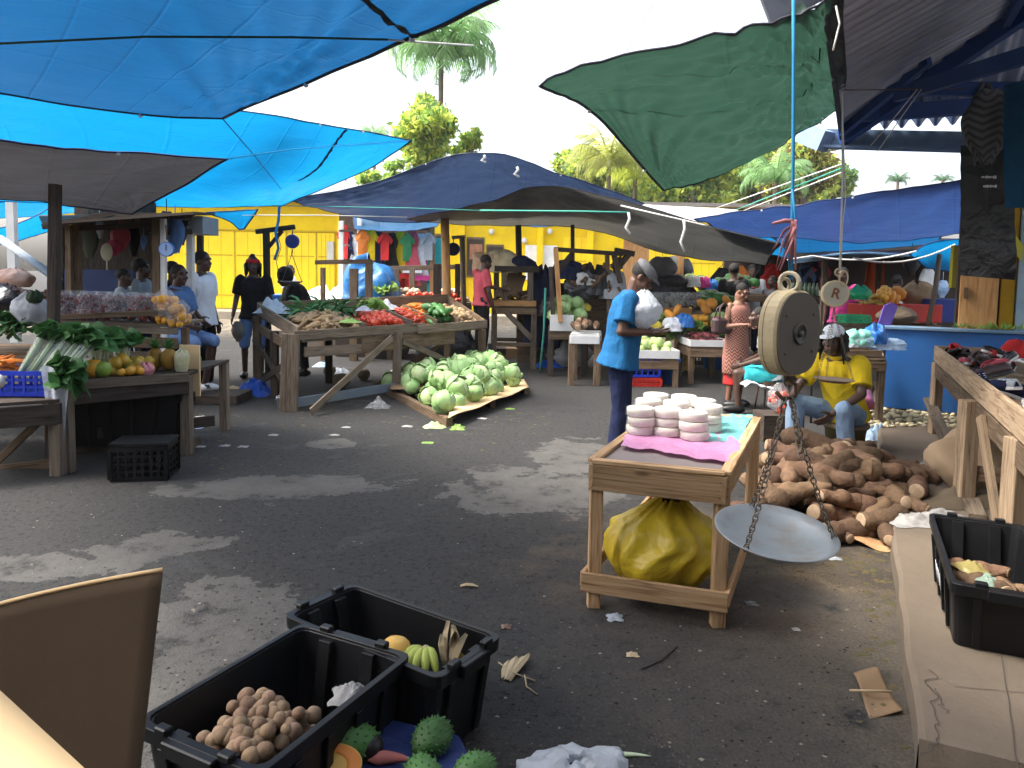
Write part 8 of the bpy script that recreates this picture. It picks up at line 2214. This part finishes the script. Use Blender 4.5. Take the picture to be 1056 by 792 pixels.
for (px, py, n) in ((661, 447, 3), (688, 448, 3), (715, 452, 3), (667, 437, 3), (696, 439, 3), (676, 430, 3), (704, 432, 3), (729, 444, 3), (724, 437, 3)):
 p = G(px, py, zt_ + .02)
 for k in range(n):
  place(bm_, USED, p + V((rng.uniform(-.009, .009), rng.uniform(-.009, .009), .0505 * k)), (0, 0, rng.random() * 6), 1.0)
yb = D(686, 566, 3.62); yb.z = 0.03
b = MB()
def yf(u, v):
 a = u * 6.2832
 k = max(.02, math.sin(math.pi * (.05 + .90 * v))) ** .5 * (1.0 if v < .72 else 1 - (v - .72) * 1.6)
 fold_ = .10 * (.35 - abs(math.sin(a * 6.5 + 3 * noise.noise(V((v * 2.2, math.cos(a), math.sin(a))))))) * (.25 + v) + .10 * noise.noise(V((math.cos(a) * 2, math.sin(a) * 2, v * 2)))
 r_ = .285 * k * (1 + fold_ * 1.25)
 return yb + V((math.cos(a) * r_ * 1.02 + .05 * (v - .5), math.sin(a) * r_ * .9, .02 + .46 * v + .02 * noise.noise(V((math.cos(a) * 3, math.sin(a) * 3, v * 4)))))
b.grid(yf, 90, 40)
tag(build(b, 'yellow_bundle', mat('mustard_plastic', (.60, .43, .022), (.50, .34, .015), rough=.42, spec=.5, bump2=.7, b2scale=7, dirt=.15, dcol=(.2, .14, .02))), 'big mustard yellow plastic bundle tied up under the pine table', 'bundle')
# ================================================================ THE BIG HANGING SCALE
sc_ = thing('hanging_scale', 'big weathered cream hanging scale with a wide dished pan, close to the camera', 'scale', D(800, 560, 2.42))
c = D(811, 343, 2.40)
yaw = R(38)
MS = Matrix.Translation(c) @ rotz(yaw) @ Matrix.Rotation(R(90), 4, 'X')
def outline(k):
 pts = []
 for i in range(40):
  a = 2 * math.pi * i / 40
  x, y = math.cos(a), math.sin(a)
  rx = .128; ry = .138
  e = 2.6
  f = (abs(x) ** e + abs(y) ** e) ** (-1 / e)
  pts.append((x * f * rx * k, y * f * ry * k))
 return pts
def slab(b, prof):
 n = 40; vs = []
 for k, z in prof: vs += [MS @ V((x, y, z)) for x, y in outline(k)]
 fs = []
 for i in range(len(prof) - 1):
  for k in range(n): fs.append((i * n + k, i * n + (k + 1) % n, (i + 1) * n + (k + 1) % n, (i + 1) * n + k))
 fs += [tuple(range(n - 1, -1, -1)), tuple((len(prof) - 1) * n + k for k in range(n))]
 b.add(vs, fs)
CRM = mat('cream_enamel', (.62, .50, .29), (.50, .39, .22), rough=.5, scale=3, dirt=.45, dcol=(.12, .08, .045), dscale=7, bump=.1, bscale=40)
b = MB(); slab(b, [(.93, -.026), (1.0, -.018), (1.0, .034), (.96, .042)]); build(b, 'casing', CRM, sc_)
b = MB(); slab(b, [(.955, .0425), (.95, .047), (.93, .047)]); build(b, 'face_plate', mat('dark_face_plate', (.085, .07, .052), (.12, .098, .07), rough=.55, scale=4, dirt=.3, dcol=(.14, .11, .08)), sc_)
b = MB(); b.lathe([(.035, .0475), (.035, .054), (.029, .054), (.027, .048), (0, .048)], 24, MS); b.lathe([(.011, .048), (.011, .056), (0, .057)], 14, MS); build(b, 'hub', mat('grey_hub', (.13, .12, .10), rough=.5, metal=.4), sc_)
b = MB()
for a in (35, 145, 215, 325): b.lathe([(.006, .0475), (.005, .0505), (0, .0508)], 8, MS @ Matrix.Translation((math.cos(R(a)) * .095, math.sin(R(a)) * .105, 0)))
build(b, 'screw', RUST, sc_)
b = MB(); vs = []
for x, y in outline(1.002): vs += [MS @ V((x, y, -.006)), MS @ V((x, y, -.003))]
b.add(vs, [(2 * i, 2 * ((i + 1) % 40), 2 * ((i + 1) % 40) + 1, 2 * i + 1) for i in range(40)]); build(b, 'seam', RUST, sc_)
def ringt(b, cc, r_, t_, M=None, n=18, ax=(1, 0, 0), ay=(0, 0, 1), sx=1.):
 ax, ay = V(ax), V(ay)
 pts = [V(cc) + ax * math.cos(k * 2 * math.pi / n) * r_ * sx + ay * math.sin(k * 2 * math.pi / n) * r_ for k in range(n + 1)]
 b.tube(pts, t_, 6, cap=False)
b = MB(); ringt(b, D(814, 291, 2.38), .030, .0075, ax=(.8, -.6, 0)); ringt(b, D(809, 294, 2.42), .022, .006, ax=(.9, .4, 0)); build(b, 'ring', mat('cream_ring', (.55, .48, .34), rough=.5), sc_)
def chain(name, p0, p1, lk, t_, mt, root, slack=.02):
 p0, p1 = V(p0), V(p1); L = (p1 - p0).length; n = int(L / (lk * .74)); d = (p1 - p0).normalized()
 s1 = d.cross(V((0, 1, 0))).normalized(); s2 = d.cross(s1)
 b = MB()
 for i in range(n + 1):
  k = i / n; c_ = p0.lerp(p1, k) - V((0, 0, slack * 4 * k * (1 - k)))
  a1 = (s1 if i % 2 else s2) * math.cos(.3) + (s2 if i % 2 else s1) * math.sin(.3)
  pts = [c_ + a1 * math.cos(j * math.pi / 5) * lk * .30 + d * math.sin(j * math.pi / 5) * lk * .5 for j in range(11)]
  b.tube(pts, t_, 5, cap=False)
 return build(b, name, mt, root)
CH = mat('tarnished_chain', (.24, .20, .15), (.11, .085, .06), rough=.4, metal=.8, scale=30)
hk = D(812, 395, 2.40)
b = MB(); b.tube([D(811, 381, 2.40), D(812, 392, 2.40)], .008, 8); b.tube([hk + V((0, 0, .01)), hk + V((.028, 0, -.004)), hk + V((.028, 0, -.04)), hk + V((-.01, 0, -.055)), hk + V((-.035, 0, -.03))], .007, 8); build(b, 'hook', RUST, sc_)
pc = D(800, 549, 2.42); pr = .196
pt_ = Matrix.Translation(pc) @ Matrix.Rotation(R(9), 4, 'X') @ Matrix.Rotation(R(2), 4, 'Y')
b = MB(); b.lathe([(0, -.036), (pr * .5, -.028), (pr * .85, -.010), (pr, .008), (pr + .004, .006), (pr * .86, -.016), (pr * .5, -.034), (0, -.042)], 64, pt_)
build(b, 'pan', mat('worn_steel_pan', (.36, .38, .38), (.28, .31, .33), rough=.4, metal=.3, scale=5, dirt=.85, dcol=(.27, .20, .13), dscale=9, stretch=(1, 1, 1)), sc_)
tops = [hk + V((-.01, -.01, -.055)), hk + V((.015, -.005, -.055)), hk + V((0, .01, -.055))]
for ang, tp in ((222, tops[0]), (-8, tops[1]), (97, tops[2])):
 e = pt_ @ V((math.cos(R(ang)) * pr * .95, math.sin(R(ang)) * pr * .95, .006))
 chain('chain', tp, e, .026, .0024, CH, sc_, .03)
chain('chain', hk + V((.015, 0, -.05)), D(826, 470, 2.3), .028, .0026, CH, sc_, .0)
rope('long blue cord from which the big scale hangs', [D(818, -30, 2.42), D(818.5, 60, 2.42), D(818, 150, 2.42), D(817, 225, 2.42), D(816, 286, 2.40)], .0055, ROPE_B, n=6)
rope('loose second blue cord twisted beside the scale cord', [D(817, 195, 2.41), D(820, 225, 2.41), D(813, 258, 2.41), D(815, 288, 2.40)], .004, ROPE_B, n=5)
b = MB(); r = random.Random(6); top_ = D(818, 228, 2.41)
for i in range(15):
 dx, L = r.uniform(-.055, .02), r.uniform(.06, .16); e = top_ + V((dx, r.uniform(-.03, .03), -L))
 w_ = r.uniform(.004, .008)
 pts = [top_ + V((r.uniform(-.008, .008), -.01, r.uniform(-.02, .01))), top_.lerp(e, .4) + V((r.uniform(-.02, .01), -.012, .0)), e]
 b.tube(pts, [w_, w_ * .9, w_ * .5], 5, flat=.5)
b.tube([top_, top_ + V((-.03, -.01, .0)), top_ + V((-.07, -.012, -.01))], [.007, .007, .005], 5)
tag(build(b, 'rag_tassel', ROPE_R), 'frayed faded red rags knotted on the cord above the big scale', 'rag')
# ---- the smaller scale behind
s2 = thing('hanging_scale', 'smaller round cream hanging scale lettered on its dial, behind the big one', 'scale', D(860, 391, 5.75))
c = D(861, 303, 5.75)
M2 = Matrix.Translation(c) @ rotz(R(-8)) @ Matrix.Rotation(R(90), 4, 'X')
b = MB(); b.lathe([(0, -.03), (.095, -.03), (.106, -.02), (.106, .016), (.098, .026), (.094, .022), (0, .022)], 12, M2); build(b, 'casing', CRM, s2)
b = MB(); b.lathe([(0, .0225), (.092, .0225)], 24, M2); dl = build(b, 'dial', mat('grey_cream_dial', (.46, .42, .33), rough=.5), s2)
fc = bpy.data.curves.new('letter', 'FONT'); fc.body = 'R'; fc.size = .11; fc.align_x = 'CENTER'; fc.align_y = 'CENTER'; fc.extrude = .0012; fc.offset = .002
fo = bpy.data.objects.new('tmpf', fc); C.objects.link(fo)
dg = bpy.context.evaluated_depsgraph_get(); fm = bpy.data.meshes.new_from_object(fo.evaluated_get(dg)); bpy.data.objects.remove(fo)
fm.transform(M2 @ Matrix.Translation((0, 0, .0245)) @ Matrix.Rotation(R(-14), 4, 'Z')); fm.transform(Matrix.Translation(-worldloc(s2)))
fm.materials.clear(); fm.materials.append(mat('brown_marker', (.20, .07, .03), rough=.6))
lo_ = bpy.data.objects.new('lettering', fm); C.objects.link(lo_); lo_.parent = dl
b = MB(); ringt(b, D(865, 281, 5.75), .028, .007); ringt(b, D(870, 287, 5.72), .06, .006, sx=.55); build(b, 'ring', mat('tan_loop', (.5, .4, .25), rough=.8), s2)
p2 = D(860, 391, 5.75)
M3_ = Matrix.Translation(p2) @ Matrix.Rotation(R(2), 4, 'Y')
b = MB(); b.lathe([(0, -.03), (.09, -.024), (.15, .0), (.153, .002), (.148, .004), (.09, -.018), (0, -.024)], 36, M3_); build(b, 'pan', mat('brown_pan', (.22, .15, .10), (.3, .22, .15), rough=.6, metal=.3), s2)
for dx, dy in ((-.14, -.03), (.14, -.02), (0, .14)):
 chain('chain', c - V((0, 0, .13)), p2 + V((dx, dy, .005)), .026, .0016, CH, s2, .01)
b = MB(); b.tube([c - V((0, 0, .1)), c - V((0, 0, .135))], .008, 6); build(b, 'hook', RUST, s2)
rope('thin white cord from which the smaller scale hangs', [D(868.5, 95, 5.8), D(869, 180, 5.78), D(866, 279, 5.75)], .0075, ROPE_W)
rope('second white cord looped beside the smaller scale cord', [D(868.5, 110, 5.82), D(872, 205, 5.78), D(869, 230, 5.76), D(867, 279, 5.75)], .005, ROPE_W)
bagged('clear bag of red tomatoes by the knees of the yam seller', G(805, 455) + V((0, .1, .28)), .2, .3, .18, M_TOM, 230, None, filled=.6, n=18, r_=.034)
b = MB(); p = G(805, 455) + V((0, .1, 0)); b.box((p.x, p.y, .135), (.4, .35, .27)); tag(build(b, 'wooden_box', W_DARK), 'dark box holding the clear bag of tomatoes', 'box')
fld = thing('folding_chair', 'black folding chair leaning behind the seated customer', 'chair', D(822, 430, 8.3))
a = D(822, 430, 8.3); a.z = 0
for dx in (-.16, .16):
 b = MB(); b.tube([a + V((dx, 0, .0)), a + V((dx + .05, .2, .95))], .014, 6); build(b, 'leg', SHOE_B, fld)
for k in range(4):
 b = MB(); b.beam(a + V((-.14, .08 + .028 * k, .5 + .11 * k)), a + V((.2, .08 + .028 * k, .5 + .11 * k)), .012, .07); build(b, 'slat', SHOE_B, fld)
# ================================================================ BLACK CRATE ON THE PAVEMENT
P0, P1 = G(962, 531, KZ + .28), G(986, 603, KZ + .28)   # left rim, far and near
dr_ = V((P0.x - P1.x, P0.y - P1.y, 0)); Lr = dr_.length; ang = math.atan2(dr_.y, dr_.x)
rn = V((dr_.y, -dr_.x, 0)).normalized()
cm = (P0 + P1) / 2 + rn * .19; M = Matrix.Translation((cm.x, cm.y, KZ + .003)) @ rotz(ang)
kc = crate('black ribbed crate on the pavement holding a few dark yams, white letters on its side', M, Lr * .98, .40, .28)
fc = bpy.data.curves.new('letter', 'FONT'); fc.body = 'WN'; fc.size = .11; fc.align_x = 'CENTER'; fc.align_y = 'CENTER'; fc.extrude = .001
fo = bpy.data.objects.new('tmpf', fc); C.objects.link(fo)
dg = bpy.context.evaluated_depsgraph_get(); fm = bpy.data.meshes.new_from_object(fo.evaluated_get(dg)); bpy.data.objects.remove(fo)
fm.transform(M @ Matrix.Translation((-.03, .2045, .14)) @ Matrix.Rotation(R(-7), 4, 'X') @ Matrix.Rotation(R(180), 4, 'Z') @ Matrix.Rotation(R(90), 4, 'X')); fm.transform(Matrix.Translation(-worldloc(kc)))
fm.materials.clear(); fm.materials.append(mat('white_marking', (.6, .6, .62), rough=.7, dirt=.5, dcol=(.05, .05, .05), dscale=20))
lo_ = bpy.data.objects.new('lettering', fm); C.objects.link(lo_); lo_.parent = kc
for (x, y, a_) in ((.06, .05, 40), (-.06, .02, 90), (.12, -.06, 10), (-.12, -.05, 60), (0, -.02, 120), (.2, .02, 80)):
 place(yms[int(a_) % 7], USED, M @ V((x, y, .03 + .03 * (a_ % 3))), (.1, .1, R(a_) + ang), .75, 'dark little yam inside the black crate on the pavement', 'yams inside the pavement crate')
crumple('torn yellowish sheet inside the black crate on the pavement', M @ V((.16, .05, .13)), .13, .15, .04, mat('yellowish_film', (.30, .25, .09), rough=.4), 240, 'paper', 'paper')
crumple('pale green slip inside the black crate on the pavement', M @ V((.0, .0, .13)), .09, .12, .04, mat('pale_green_film', (.2, .27, .22), rough=.4), 241, 'paper', 'paper')
# ================================================================ THE TWO NEAR CRATES
def crate_from(label, a, b_, side, W, H, zt, **k):
 p0, p1 = G(a[0], a[1], zt), G(b_[0], b_[1], zt)
 d = V((p1.x - p0.x, p1.y - p0.y, 0)); an = math.atan2(d.y, d.x); n_ = V((-d.y, d.x, 0)).normalized() * side
 c_ = (p0 + p1) / 2 + n_ * W / 2
 M = Matrix.Translation((c_.x, c_.y, zt - H)) @ rotz(an)
 return crate(label, M, d.length, W, H, **k), M
c1, MC1 = crate_from('black crate of a few fruits, the farther of the two in the foreground', (365, 604), (514, 656), -1, .34, .32, .325)
c2, MC2 = crate_from('black crate of round brown fruit, the nearer of the two in the foreground', (311, 645), (143, 744), 1, .46, .32, .335)
bottom = MB(); bottom.box(MC1 @ V((0, 0, .02)), (.1, .1, .01))
pw = roundfruit('orange yellow papaya in the farther foreground crate', 'papaya', 'papaya', None, M_PAPS, .058, .98, 41, stem=False); pw.location = G(408, 672, .25) - V((0, 0, .057))
b = MB(); b.box(MC1 @ V((.1, .0, .09)), (.34, .2, .13), Matrix.Rotation(.3, 3, 'Z')); tag(build(b, 'cardboard_box', P_BLACK), 'dark inner box raising the fruit in the farther foreground crate', 'box')
bn = thing('banana_bunch', 'short bunch of green bananas in the farther foreground crate', 'bananas', G(437, 676, .16))
for i in range(5):
 b = MB(); o_ = G(438, 678, .245) + V((0, .03, 0))
 a_ = R(-150 + 22 * i); pts = []
 for k in range(8):
  t_ = k / 7; pts.append(o_ + V((math.cos(a_) * .11 * t_, math.sin(a_) * .11 * t_, .035 * math.sin(t_ * 2.6) - .05 * t_ * t_)))
 b.tube(pts, [.008, .016, .019, .020, .019, .017, .012, .005], 8); build(b, 'banana', M_BAN, bn)
b = MB(); b.blob(G(438, 676, .255) + V((0, .03, 0)), (.02, .02, .022), seg=8, rings=6); build(b, 'stalk', M_HUSK, bn)
def husk(label, c, L, n, seed, flat=False, dirv=None, group=None):
 r = random.Random(seed); b = MB()
 for i in range(n):
  d = V(dirv or (r.uniform(-.3, .3), r.uniform(-.3, .3), 1)).normalized()
  d = (d + V((r.uniform(-.25, .25), r.uniform(-.25, .25), r.uniform(-.05, .1 if flat else .2)))).normalized()
  s_ = d.cross(V((0, 0, 1)) if flat else V((r.uniform(-1, 1), r.uniform(-1, 1), .1))).normalized()
  w_ = L * r.uniform(.07, .12); l_ = L * r.uniform(.75, 1.1); up_ = V((0, 0, .012)) if flat else s_.cross(d) * .02
  p = V(c) + V((r.uniform(-.01, .01), r.uniform(-.01, .01), .004))
  vs = []
  for t_, k in ((0, .5), (.35, 1), (.75, .9), (1, .3)):
   q_ = p + d * l_ * t_ + up_ * math.sin(t_ * 3)
   if flat: q_.z = max(q_.z, .004)
   vs += [q_ - s_ * w_ * k, q_ + up_ * .6, q_ + s_ * w_ * k]
  b.add(vs, [(3 * a + e, 3 * a + e + 1, 3 * a + e + 4, 3 * a + e + 3) for a in range(3) for e in (0, 1)])
 return tag(build(b, 'corn_husk', M_HUSK, solid=.0015), label, 'husk', group)
husk('dry corn husks standing in the farther foreground crate', G(465, 694, .19), .16, 8, 3)
tw = taper('yellow rotting banana in the corner of the farther foreground crate', 'banana', 'banana', None, M_BANY, .12, .018, .2, 44); tw.location = G(478, 683, .21); tw.rotation_euler = (0, .4, 1.2)
sp_ = [roundfruit('round brown sapodilla in the nearer foreground crate', 'sapodilla', 'sapodilla', 'sapodillas in the nearer crate', M_SAPO, .0235, .95, s_, stem=False, amp=.03, seg=16) for s_ in (51, 52, 53)]
MCq = [MC2 @ V(p) for p in ((-.08, .20, .13), (.34, .20, .13), (.34, -.20, .13), (-.12, -.20, .13))]
pile(sp_, 285, MCq, .19, tilt=180, sc=(.8, 1.15), seed=71, layers=3, edge=.0, z0=-.01, jit=.7)
b = MB(); b.box(MC2 @ V((.1, 0, .04)), (.36, .34, .04), MC2.to_3x3()); tag(build(b, 'cardboard_sheet', CARD), 'brown card lining the nearer foreground crate', 'cardboard')
crumple('torn newspaper in the corner of the nearer foreground crate', MC2 @ V((-.21, .09, .20)), .13, .12, .05, PAPER, 250, 'newspaper', 'newspaper')
ZB = .14
bq = [G(250, 830, ZB), G(560, 830, ZB), G(470, 758, ZB), G(392, 738, ZB)]
bq = [V((-.95, 1.7, ZB)), V((.05, 1.72, ZB)), G(474, 757, ZB), G(380, 735, ZB)]
lb = thing('low_platform', 'low platform covered in dark blue plastic in front of the crates', 'platform', (-.4, 2.0, 0))
b = MB(); b.add(bq + [V((p.x, p.y, .0)) for p in bq], [(0, 1, 2, 3), (7, 6, 5, 4), (0, 4, 5, 1), (1, 5, 6, 2), (2, 6, 7, 3), (3, 7, 4, 0)]); build(b, 'cover', mat('dark_blue_cover', (.02, .035, .13), (.03, .05, .17), rough=.5, scale=5, bump2=.4, b2scale=9), lb, bevel=.008)
def soursop(seed, label, p, sx, rz, sc=1.):
 r = random.Random(seed); t = thing('soursop', label, 'soursop', (0, 0, 0))
 b = MB(); b.blob((0, 0, 0), (.062 * sx, .052, .05), seg=26, rings=18, amp=.05, fr=2.5, seed=seed); build(b, 'fruit', M_SOUR, t)
 q = MB()
 N_ = 110
 for i in range(N_):
  z = 1 - 2 * (i + .5) / N_; a = i * 2.39996; k = math.sqrt(1 - z * z); n_ = V((math.cos(a) * k, math.sin(a) * k, z))
  p0 = V((n_.x * .062 * sx, n_.y * .052, n_.z * .05)) * (1 + .05 * noise.noise(n_ * 1.25 + V((seed * 7.3, seed * 3.1, seed * 1.7))) * 2)
  o1 = n_.orthogonal().normalized() * .0035; o2 = n_.cross(o1)
  q.add([p0 + o1, p0 + o2, p0 - o1, p0 - o2, p0 + n_ * .008 + V((.003, 0, 0))], [(0, 1, 4), (1, 2, 4), (2, 3, 4), (3, 0, 4)])
 build(q, 'spine', M_SOUR, t)['kind'] = 'stuff'
 t.location = p; t.rotation_euler = (0, 0, rz); t.scale = (sc,) * 3
def onb(px, py, dz): return G(px, py, ZB + dz)
soursop(1, 'spiny green soursop on the blue cover, right of the others', onb(446, 760, .05), 1.15, 1.0, 1.05)
soursop(2, 'spiny green soursop lying against the nearer crate', onb(361, 766, .05), 1.3, .2, 1.1)
soursop(3, 'spiny soursop at the bottom edge of the picture, beside the largest', onb(490, 794, .04), 1.1, .5, .95)
soursop(4, 'spiny soursop half out of the picture at the bottom, farther left', onb(436, 800, .04), 1.2, 2.1, 1.0)
pp = thing('cut_papaya', 'half a cut papaya showing orange flesh and seeds', 'papaya', onb(338, 792, .0))
pcx = onb(338, 789, .05); Mp = Matrix.Translation(pcx) @ rotz(.1) @ Matrix.Rotation(R(34), 4, 'X')
b = MB(Mp); b.blob((0, 0, 0), (.098, .062, .055), seg=28, rings=14, fn=lambda p, q_: V((q_.x, q_.y, min(q_.z, 0)))); build(b, 'rind', M_PAPS, pp)
b = MB(Mp); b.grid(lambda u, v: V((math.cos(u * 6.2832) * .094 * v, math.sin(u * 6.2832) * .058 * v, .003 - .022 * max(0, 1 - (v / .62) ** 2))), 40, 14); build(b, 'flesh', M_PAPF, pp)
b = MB(Mp); r = random.Random(8)
for i in range(34):
 a = r.uniform(0, 6.28); k = r.random() ** .6 * .5; b.blob((math.cos(a) * .09 * k, math.sin(a) * .055 * k, -.012 + .012 * k), (.008, .006, .006), seg=7, rings=5)
build(b, 'seeds', M_SEED, pp)['kind'] = 'stuff'
roundfruit('small dark avocado between the papaya and the soursop', 'avocado', 'avocado', None, mat('black_fruit', (.02, .014, .015), rough=.4), .04, 1.0, 61, stem=False).location = onb(382, 783, .0)
taper('pink sweet potato beside the dark avocado', 'sweet_potato', 'sweet potato', None, mat('pink_skin', (.48, .16, .13), (.4, .12, .1), rough=.7), .13, .024, .1, 62).location = onb(402, 791, .0)
# ================================================================ CARDBOARD BOX AT THE LEFT EDGE
cb_ = thing('cardboard_box', 'open cardboard carton with raised flaps close at the lower left', 'box', D(40, 800, 1.3))
def panel(name, q, mt, root, th=.006, curve=0., n=14):
 b = MB(); b.grid(lambda u, v: bil(q, u, v) + V((0, curve * math.sin(u * 3.14), .012 * math.sin(u * 2.6 + .4) * v)), n, n); return build(b, name, mt, root, solid=th)
p_tr, p_br = D(168, 588, 1.34), D(138, 850, 1.25); p_tl, p_bl = D(-90, 652, 1.28), D(-90, 900, 1.2)
panel('flap', [p_bl, p_br, p_tr, p_tl], CARD_SHADE, cb_, .007, .004)
b = MB(); b.tube([p_tr.lerp(p_tl, i / 12) + V((0, .004 * math.sin(i / 12 * 3.14) - .002, .0125 * math.sin(2.6 * (1 - i / 12) + .4) + .003 * noise.noise(V((i, 3, 0))))) for i in range(13)], .0042, 6); build(b, 'cut_edge', CARD_L, cb_)
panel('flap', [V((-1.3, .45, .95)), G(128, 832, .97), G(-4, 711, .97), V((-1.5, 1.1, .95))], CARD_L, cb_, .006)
x0, x1, y0_, y1_ = -1.15, p_br.x, .35, 1.27
zc = p_br.z
b = MB()
for (a, c_) in (((x0, y0_), (x1, y0_)), ((x1, y0_), (x1, y1_)), ((x1, y1_), (x0, y1_)), ((x0, y1_), (x0, y0_))):
 b.beam((a[0], a[1], zc - .23), (c_[0], c_[1], zc - .23), .006, .45)
b.box(((x0 + x1) / 2, (y0_ + y1_) / 2, zc - .45), (x1 - x0, y1_ - y0_, .006)); build(b, 'carton', CARD, cb_)
q = [V((x0, y0_, zc - .456)), V((x1, y0_, zc - .456)), V((x1, y1_, zc - .456)), V((x0, y1_, zc - .456))]
# ================================================================ unseen hall added behind the camera to shade the foreground
mh = thing('shade_hall', 'unseen dark timber hall added behind the camera to shade the foreground', 'building', (0, -3, 0))
b = MB(); b.box((0, -3.6, 2), (22, .15, 4)); build(b, 'wall', W_DARK, mh)
b = MB(); b.beam((0, -3.8, 3.9), (0, -.5, 3.36), 22, .06); build(b, 'roof', W_DARK, mh)
for x in (-8, -4, 4, 8):
 legpart(mh, (x, -.9, 0), (x, -.9, 3.3), .14, W_DARK, 'post')
# ================================================================ NEAR LITTER
husk('torn dry banana leaf strips on the asphalt right of the farther crate', G(522, 702), .17, 6, 5, True, (.35, 1, 0))
rope('thin dry twig across the banana leaf strips', [G(514, 683, .02), G(530, 694, .02), G(552, 702, .008)], .003, M_HUSK); rope('second thin forked twig by the banana leaf strips', [G(541, 696, .02), G(543, 708, .006), G(554, 716, .004)], .003, M_HUSK)
husk('single curled dry leaf on the asphalt', G(476, 606), .10, 2, 8, True, (1, -.2, 0))
crumple('small white plastic lid scrap before the pine table', G(634, 638), .075, .07, .022, BAG_W, 260, 'scrap', 'litter')
crumple('tan leaf scrap lying below the white plastic scrap', G(652, 676), .05, .04, .012, M_HUSK, 261, 'scrap', 'litter')
crumple('brown stone like scrap near the farther crate', G(522, 647), .045, .04, .014, mat('brownish_scrap', (.2, .13, .1), rough=.9), 262, 'scrap', 'litter')
crumple('pale crumpled film bit under the weighing pan', G(775, 623), .06, .05, .01, BAG_C, 263, 'scrap', 'litter')
crumple('white scrap on the asphalt beside the kraft paper', G(861, 577), .08, .04, .014, BAG_W, 264, 'scrap', 'litter')
crumple('pale chip on the asphalt right of the pine table leg', G(821, 650), .035, .03, .01, PAPER, 265, 'scrap', 'litter')
cs_ = [G(880, 697), G(897, 741), G(931, 737), G(905, 693)]
b = MB(); b.grid(lambda u, v: bil(cs_, u, v) + V((0, 0, .010 + .012 * math.sin(u * 5 + v * 2))), 10, 10); tag(build(b, 'cardboard_scrap', CARD, solid=.004), 'torn cardboard scrap on the asphalt beside the kerb', 'cardboard')
rope('thin dry stick lying on the cardboard scrap', [G(876, 712, .03), G(920, 713, .03)], .005, M_HUSK)
rope('thin black wire on the asphalt in the middle of the yard', [G(661, 690, .004), G(683, 681, .006), G(698, 667, .004)], .003, SHOE_B)
c = G(592, 800); sack('pale blue white plastic bag at the bottom edge of the picture', V((c.x, c.y - .02, 0)), .34, .085, .22, BAG_W, 271, 'plastic_bag', 'plastic bag', amp=.25)
taper('whitish green stalk beside the plastic bag at the bottom', 'stalk', 'stalk', None, M_STALK, .14, .010, .05, 63).location = G(650, 782, .0)
bpy.data.objects[-1] if False else None
